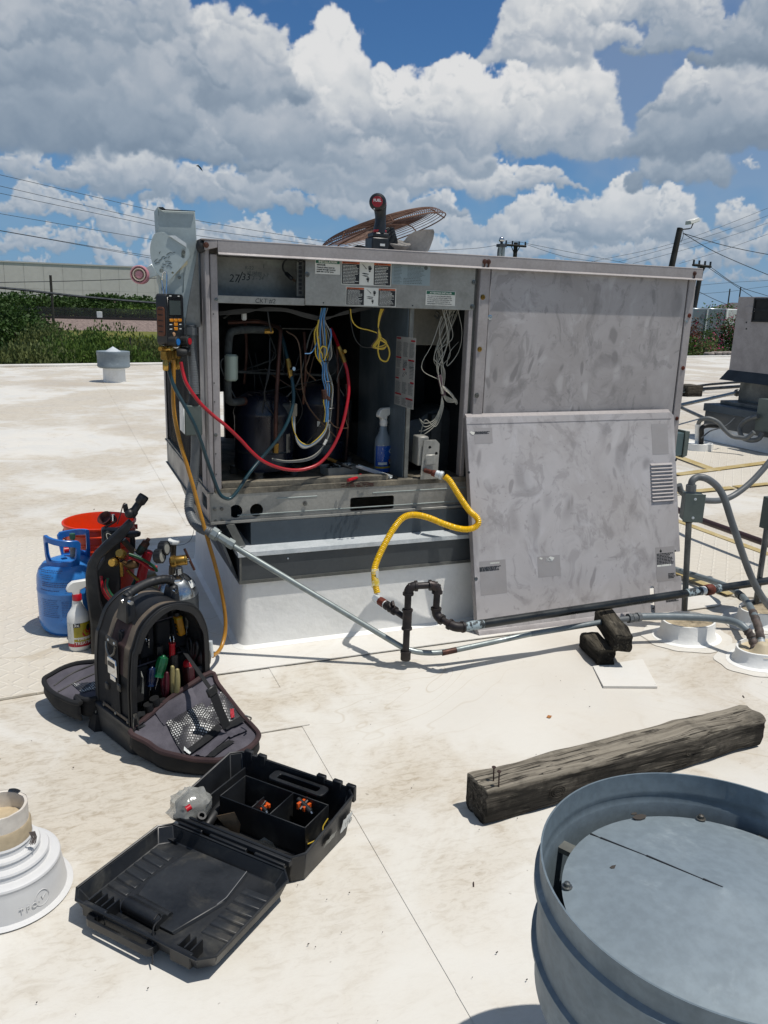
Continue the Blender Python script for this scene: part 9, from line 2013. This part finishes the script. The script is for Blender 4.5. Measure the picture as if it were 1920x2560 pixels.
for k in range(7):
    y = ly0+.040+k*(ly1-ly0-.09)/6
    cp_('lid_rib', MB().hexa([(.020, y, .0215), (x0m-.020, y-.004, .0215), (x0m-.020, y+.016, .0215), (.020, y+.020, .0215)], [(.020, y+.003, .0248), (x0m-.022, y-.001, .0242), (x0m-.022, y+.004, .0242), (.020, y+.008, .0248)]), dustp, lid, bev=.0008)
    if 1 <= k: cp_('lid_rib', MB().hexa([(x1m+.020, y-.004, .0215), (Wc-.020, y, .0215), (Wc-.020, y+.020, .0215), (x1m+.020, y+.016, .0215)], [(x1m+.022, y-.001, .0242), (Wc-.020, y+.003, .0248), (Wc-.020, y+.008, .0248), (x1m+.022, y+.004, .0242)]), dustp, lid, bev=.0008)
cp_('cable_tunnel', MB().tube([(x0m+.004, ly0+.040, .030), (x1m-.055, ly0+.036, .030)], .016, 14).tube([(x0m+.004, ly0+.062, .026), (x1m-.055, ly0+.058, .026)], .010, 12), dusty_black, lid)
for x in (.045, .062, .079, .094, Wc-.085, Wc-.070, Wc-.055): cp_('latch_rib', MB().box(x, x+.003, ly0-.006, ly0+.026, .021, .050), dusty_black, lid)
for _a, _b in ((.04, .10), (Wc-.095, Wc-.045)): cp_('latch_block', MB().box(_a, _b, ly0-.018, ly0-.006, .020, .050), dusty_black, lid, bev=.002)
cp_('lid_handle', MB().prism(rrect(hx-.125, hx+.045, 0, .034, .012, 3), (0, ly0-.034, .020), X_, Y_, .018, [rrect(hx-.105, hx+.025, .006, .018, .005, 3)]), dusty_black, lid, bev=.002)
c = CL(428, 2090, .03); cp_('broken_clip', MB().prism([(-.022, -.004), (-.006, -.010), (.014, -.010), (.022, -.002), (.018, .006), (.004, .002), (-.010, .008)], (c.x, c.y, .026), X_, Y_, .003), inkk, lid)
z0 = CL(385, 2345, .05); z0w = CM @ Vector((z0.x, z0.y, .05))
a, b = P(383, 2322, z=.055), P(381, 2412, z=.012)
solo('zip_tie', MB().tube(spline([P(384, 2300, z=.070), P(396, 2285, z=.07), P(402, 2296, z=.06), P(384, 2318, z=.06), a.lerp(b, .5), b], 5), .0016, 5), rubber, 'black zip tie hooked on the case lid and hanging over its edge', 'zip tie')
# things inside the case
def blob(c, r, m_, nm, lab, cat, sc=(1, 1, 1), amp=.3, seed=0, seg=26):
    mb = MB().sphere((0, 0, 0), 1, seg)
    mb.v = [Vector((p.x*sc[0], p.y*sc[1], p.z*sc[2]))*r*(1+amp*noise.noise(p*2.2+Vector((seed, 0, 0)))+amp*.5*noise.noise(p*6+Vector((seed, 3, 0)))) for p in mb.v]
    mb.v = [p+Vector(c) for p in mb.v]; return solo(nm, mb, m_, lab, cat)
filmm = mat('clear_plastic_film', '#b4b4ae', .15, 0, '#8b8c86', 22, .9, alpha=.5, bump=.4, bs=30, bd=.003)
c = CM @ CL(475, 2005, .085)
blob((c.x, c.y, .075), .044, filmm, 'plastic_bag', 'crumpled clear plastic bag in the left corner of the open case', 'plastic bag', (1.1, .9, .9), .28, 3)
c = P(465, 2024, z=.115); solo('bottle_stopper', MB().lathe([(.0065, 0), (.0065, .012), (0, .013)], c, 14, (.9, .3, .25)), red_p, 'shiny red cap lying on the clear plastic bag', 'cap')
c = P(502, 2044, z=.10); solo('black_grommet', MB().lathe([(.010, 0), (.010, .010), (.006, .010), (.005, 0)], c, 14, (.2, -.5, .9)), rubber, 'small black grommet beside the clear plastic bag', 'grommet')
card = mat('dirty_cardboard', '#8a7358', .8, 0, '#5f4b37', 9, .8, .2, 40, dirt='#b09c7c', dv=9)
q = [P(540, 2040, z=.09), P(585, 2030, z=.10), P(600, 2060, z=.06), P(597, 2084, z=.04), P(575, 2076, z=.035), P(558, 2062, z=.06)]
solo('cardboard_piece', MB().hexa(q, [p+Vector((.001, -.002, .001)) for p in q]), card, 'torn piece of dirty brown cardboard in the open case', 'cardboard')
q = [P(640, 2108, z=.06), P(660, 2096, z=.07), P(680, 2108, z=.06), P(693, 2128, z=.04), P(675, 2128, z=.03)]
solo('parts_packet', MB().hexa(q, [p+Vector((0, -.002, .004)) for p in q]), filmm, 'small clear packet of bits near the case hinge', 'packet')
def clampthing(px, py, z, lab, s=1.0):
    c = P(px, py, z=z); t = thing('test_clamp', lab, 'clamp', c, radians(30), group=None)
    lo(t, 'jaw', MB().box(-.010*s, .016*s, -.008*s, -.003*s, 0, .009*s).box(-.012*s, .012*s, .004*s, .009*s, 0, .012*s).box(.010*s, .017*s, -.012*s, .012*s, 0, .010*s), org_p, bev=.001); lo(t, 'body', MB().cyl((-.004*s, -.018*s, .004), (0, .016*s, .010*s), .005*s, 10).cyl((-.012*s, 0, .004), (.014*s, .002, .012*s), .003*s, 8), rubber); lo(t, 'screw', MB().cyl((-.004*s, -.018*s, .004), (-.006*s, -.024*s, .002), .003*s, 8), chrome)
clampthing(762, 2020, .060, 'orange and black clamp in the right bin of the open case', 1.35); clampthing(655, 2022, .055, 'smaller orange and black fitting in the middle bin of the open case', 1.0)
solo('green_wire', MB().tube(spline([P(820, 2046, z=.085), P(808, 2066, z=.07), P(806, 2080, z=.06), P(790, 2100, z=.04), P(755, 2116, z=.03)], 5), .0014, 5), wire_y, 'thin yellow-green wire curling along the right wall of the case', 'wire')
# shadow-side board strip by the bag
q = [P(435, 1922, z=.05), P(500, 1905, z=.06), P(505, 1915, z=.05), P(440, 1940, z=.035)]
# small debris and leaves on the roof
lf = mat('dry_leaf', '#a26a35', .8)
c = P(1374, 1797); solo('dry_leaf', MB().add([c+Z_*.002, c+Vector((.012, .004, .006)), c+Vector((.004, .016, .004)), c+Vector((-.006, .008, .003))], [(0, 1, 2, 3)]), lf, 'small dry brown leaf on the roof in front of the white board', 'leaf')
for px, py, lab in ((1184, 2218, 'dark wood splinter on the roof left of the round vent'), (234, 1275, 'dark splinter on the roof behind the orange bucket'), (1860, 1745, 'tiny brown scrap on the roof behind the beam')):
    c = P(px, py); solo('splinter', MB().tube([c+Z_*.002, c+Vector((.006, .012, .002))], .0016, 5), tar_ if False else rust_wire, lab, 'splinter')
rs = random.Random(31); mb = MB()
for k in range(70):
    px, py = rs.uniform(0, 1920), rs.uniform(1500, 2560); c = P(px, py); s_ = rs.uniform(.0003, .0008)
    if .55 < c.x < 2.3 and 2.6 < c.y < 3.8: continue
    mb.obox(c+Z_*.0055, (s_*rs.uniform(1, 3), s_, 0), (-s_*.4, s_, 0), (0, 0, .0008))
o = obj('roof_grit', mb, MATS['tar'], None, kind='stuff'); o['label'] = 'loose grit and specks scattered over the white roof'; o['category'] = 'grit'
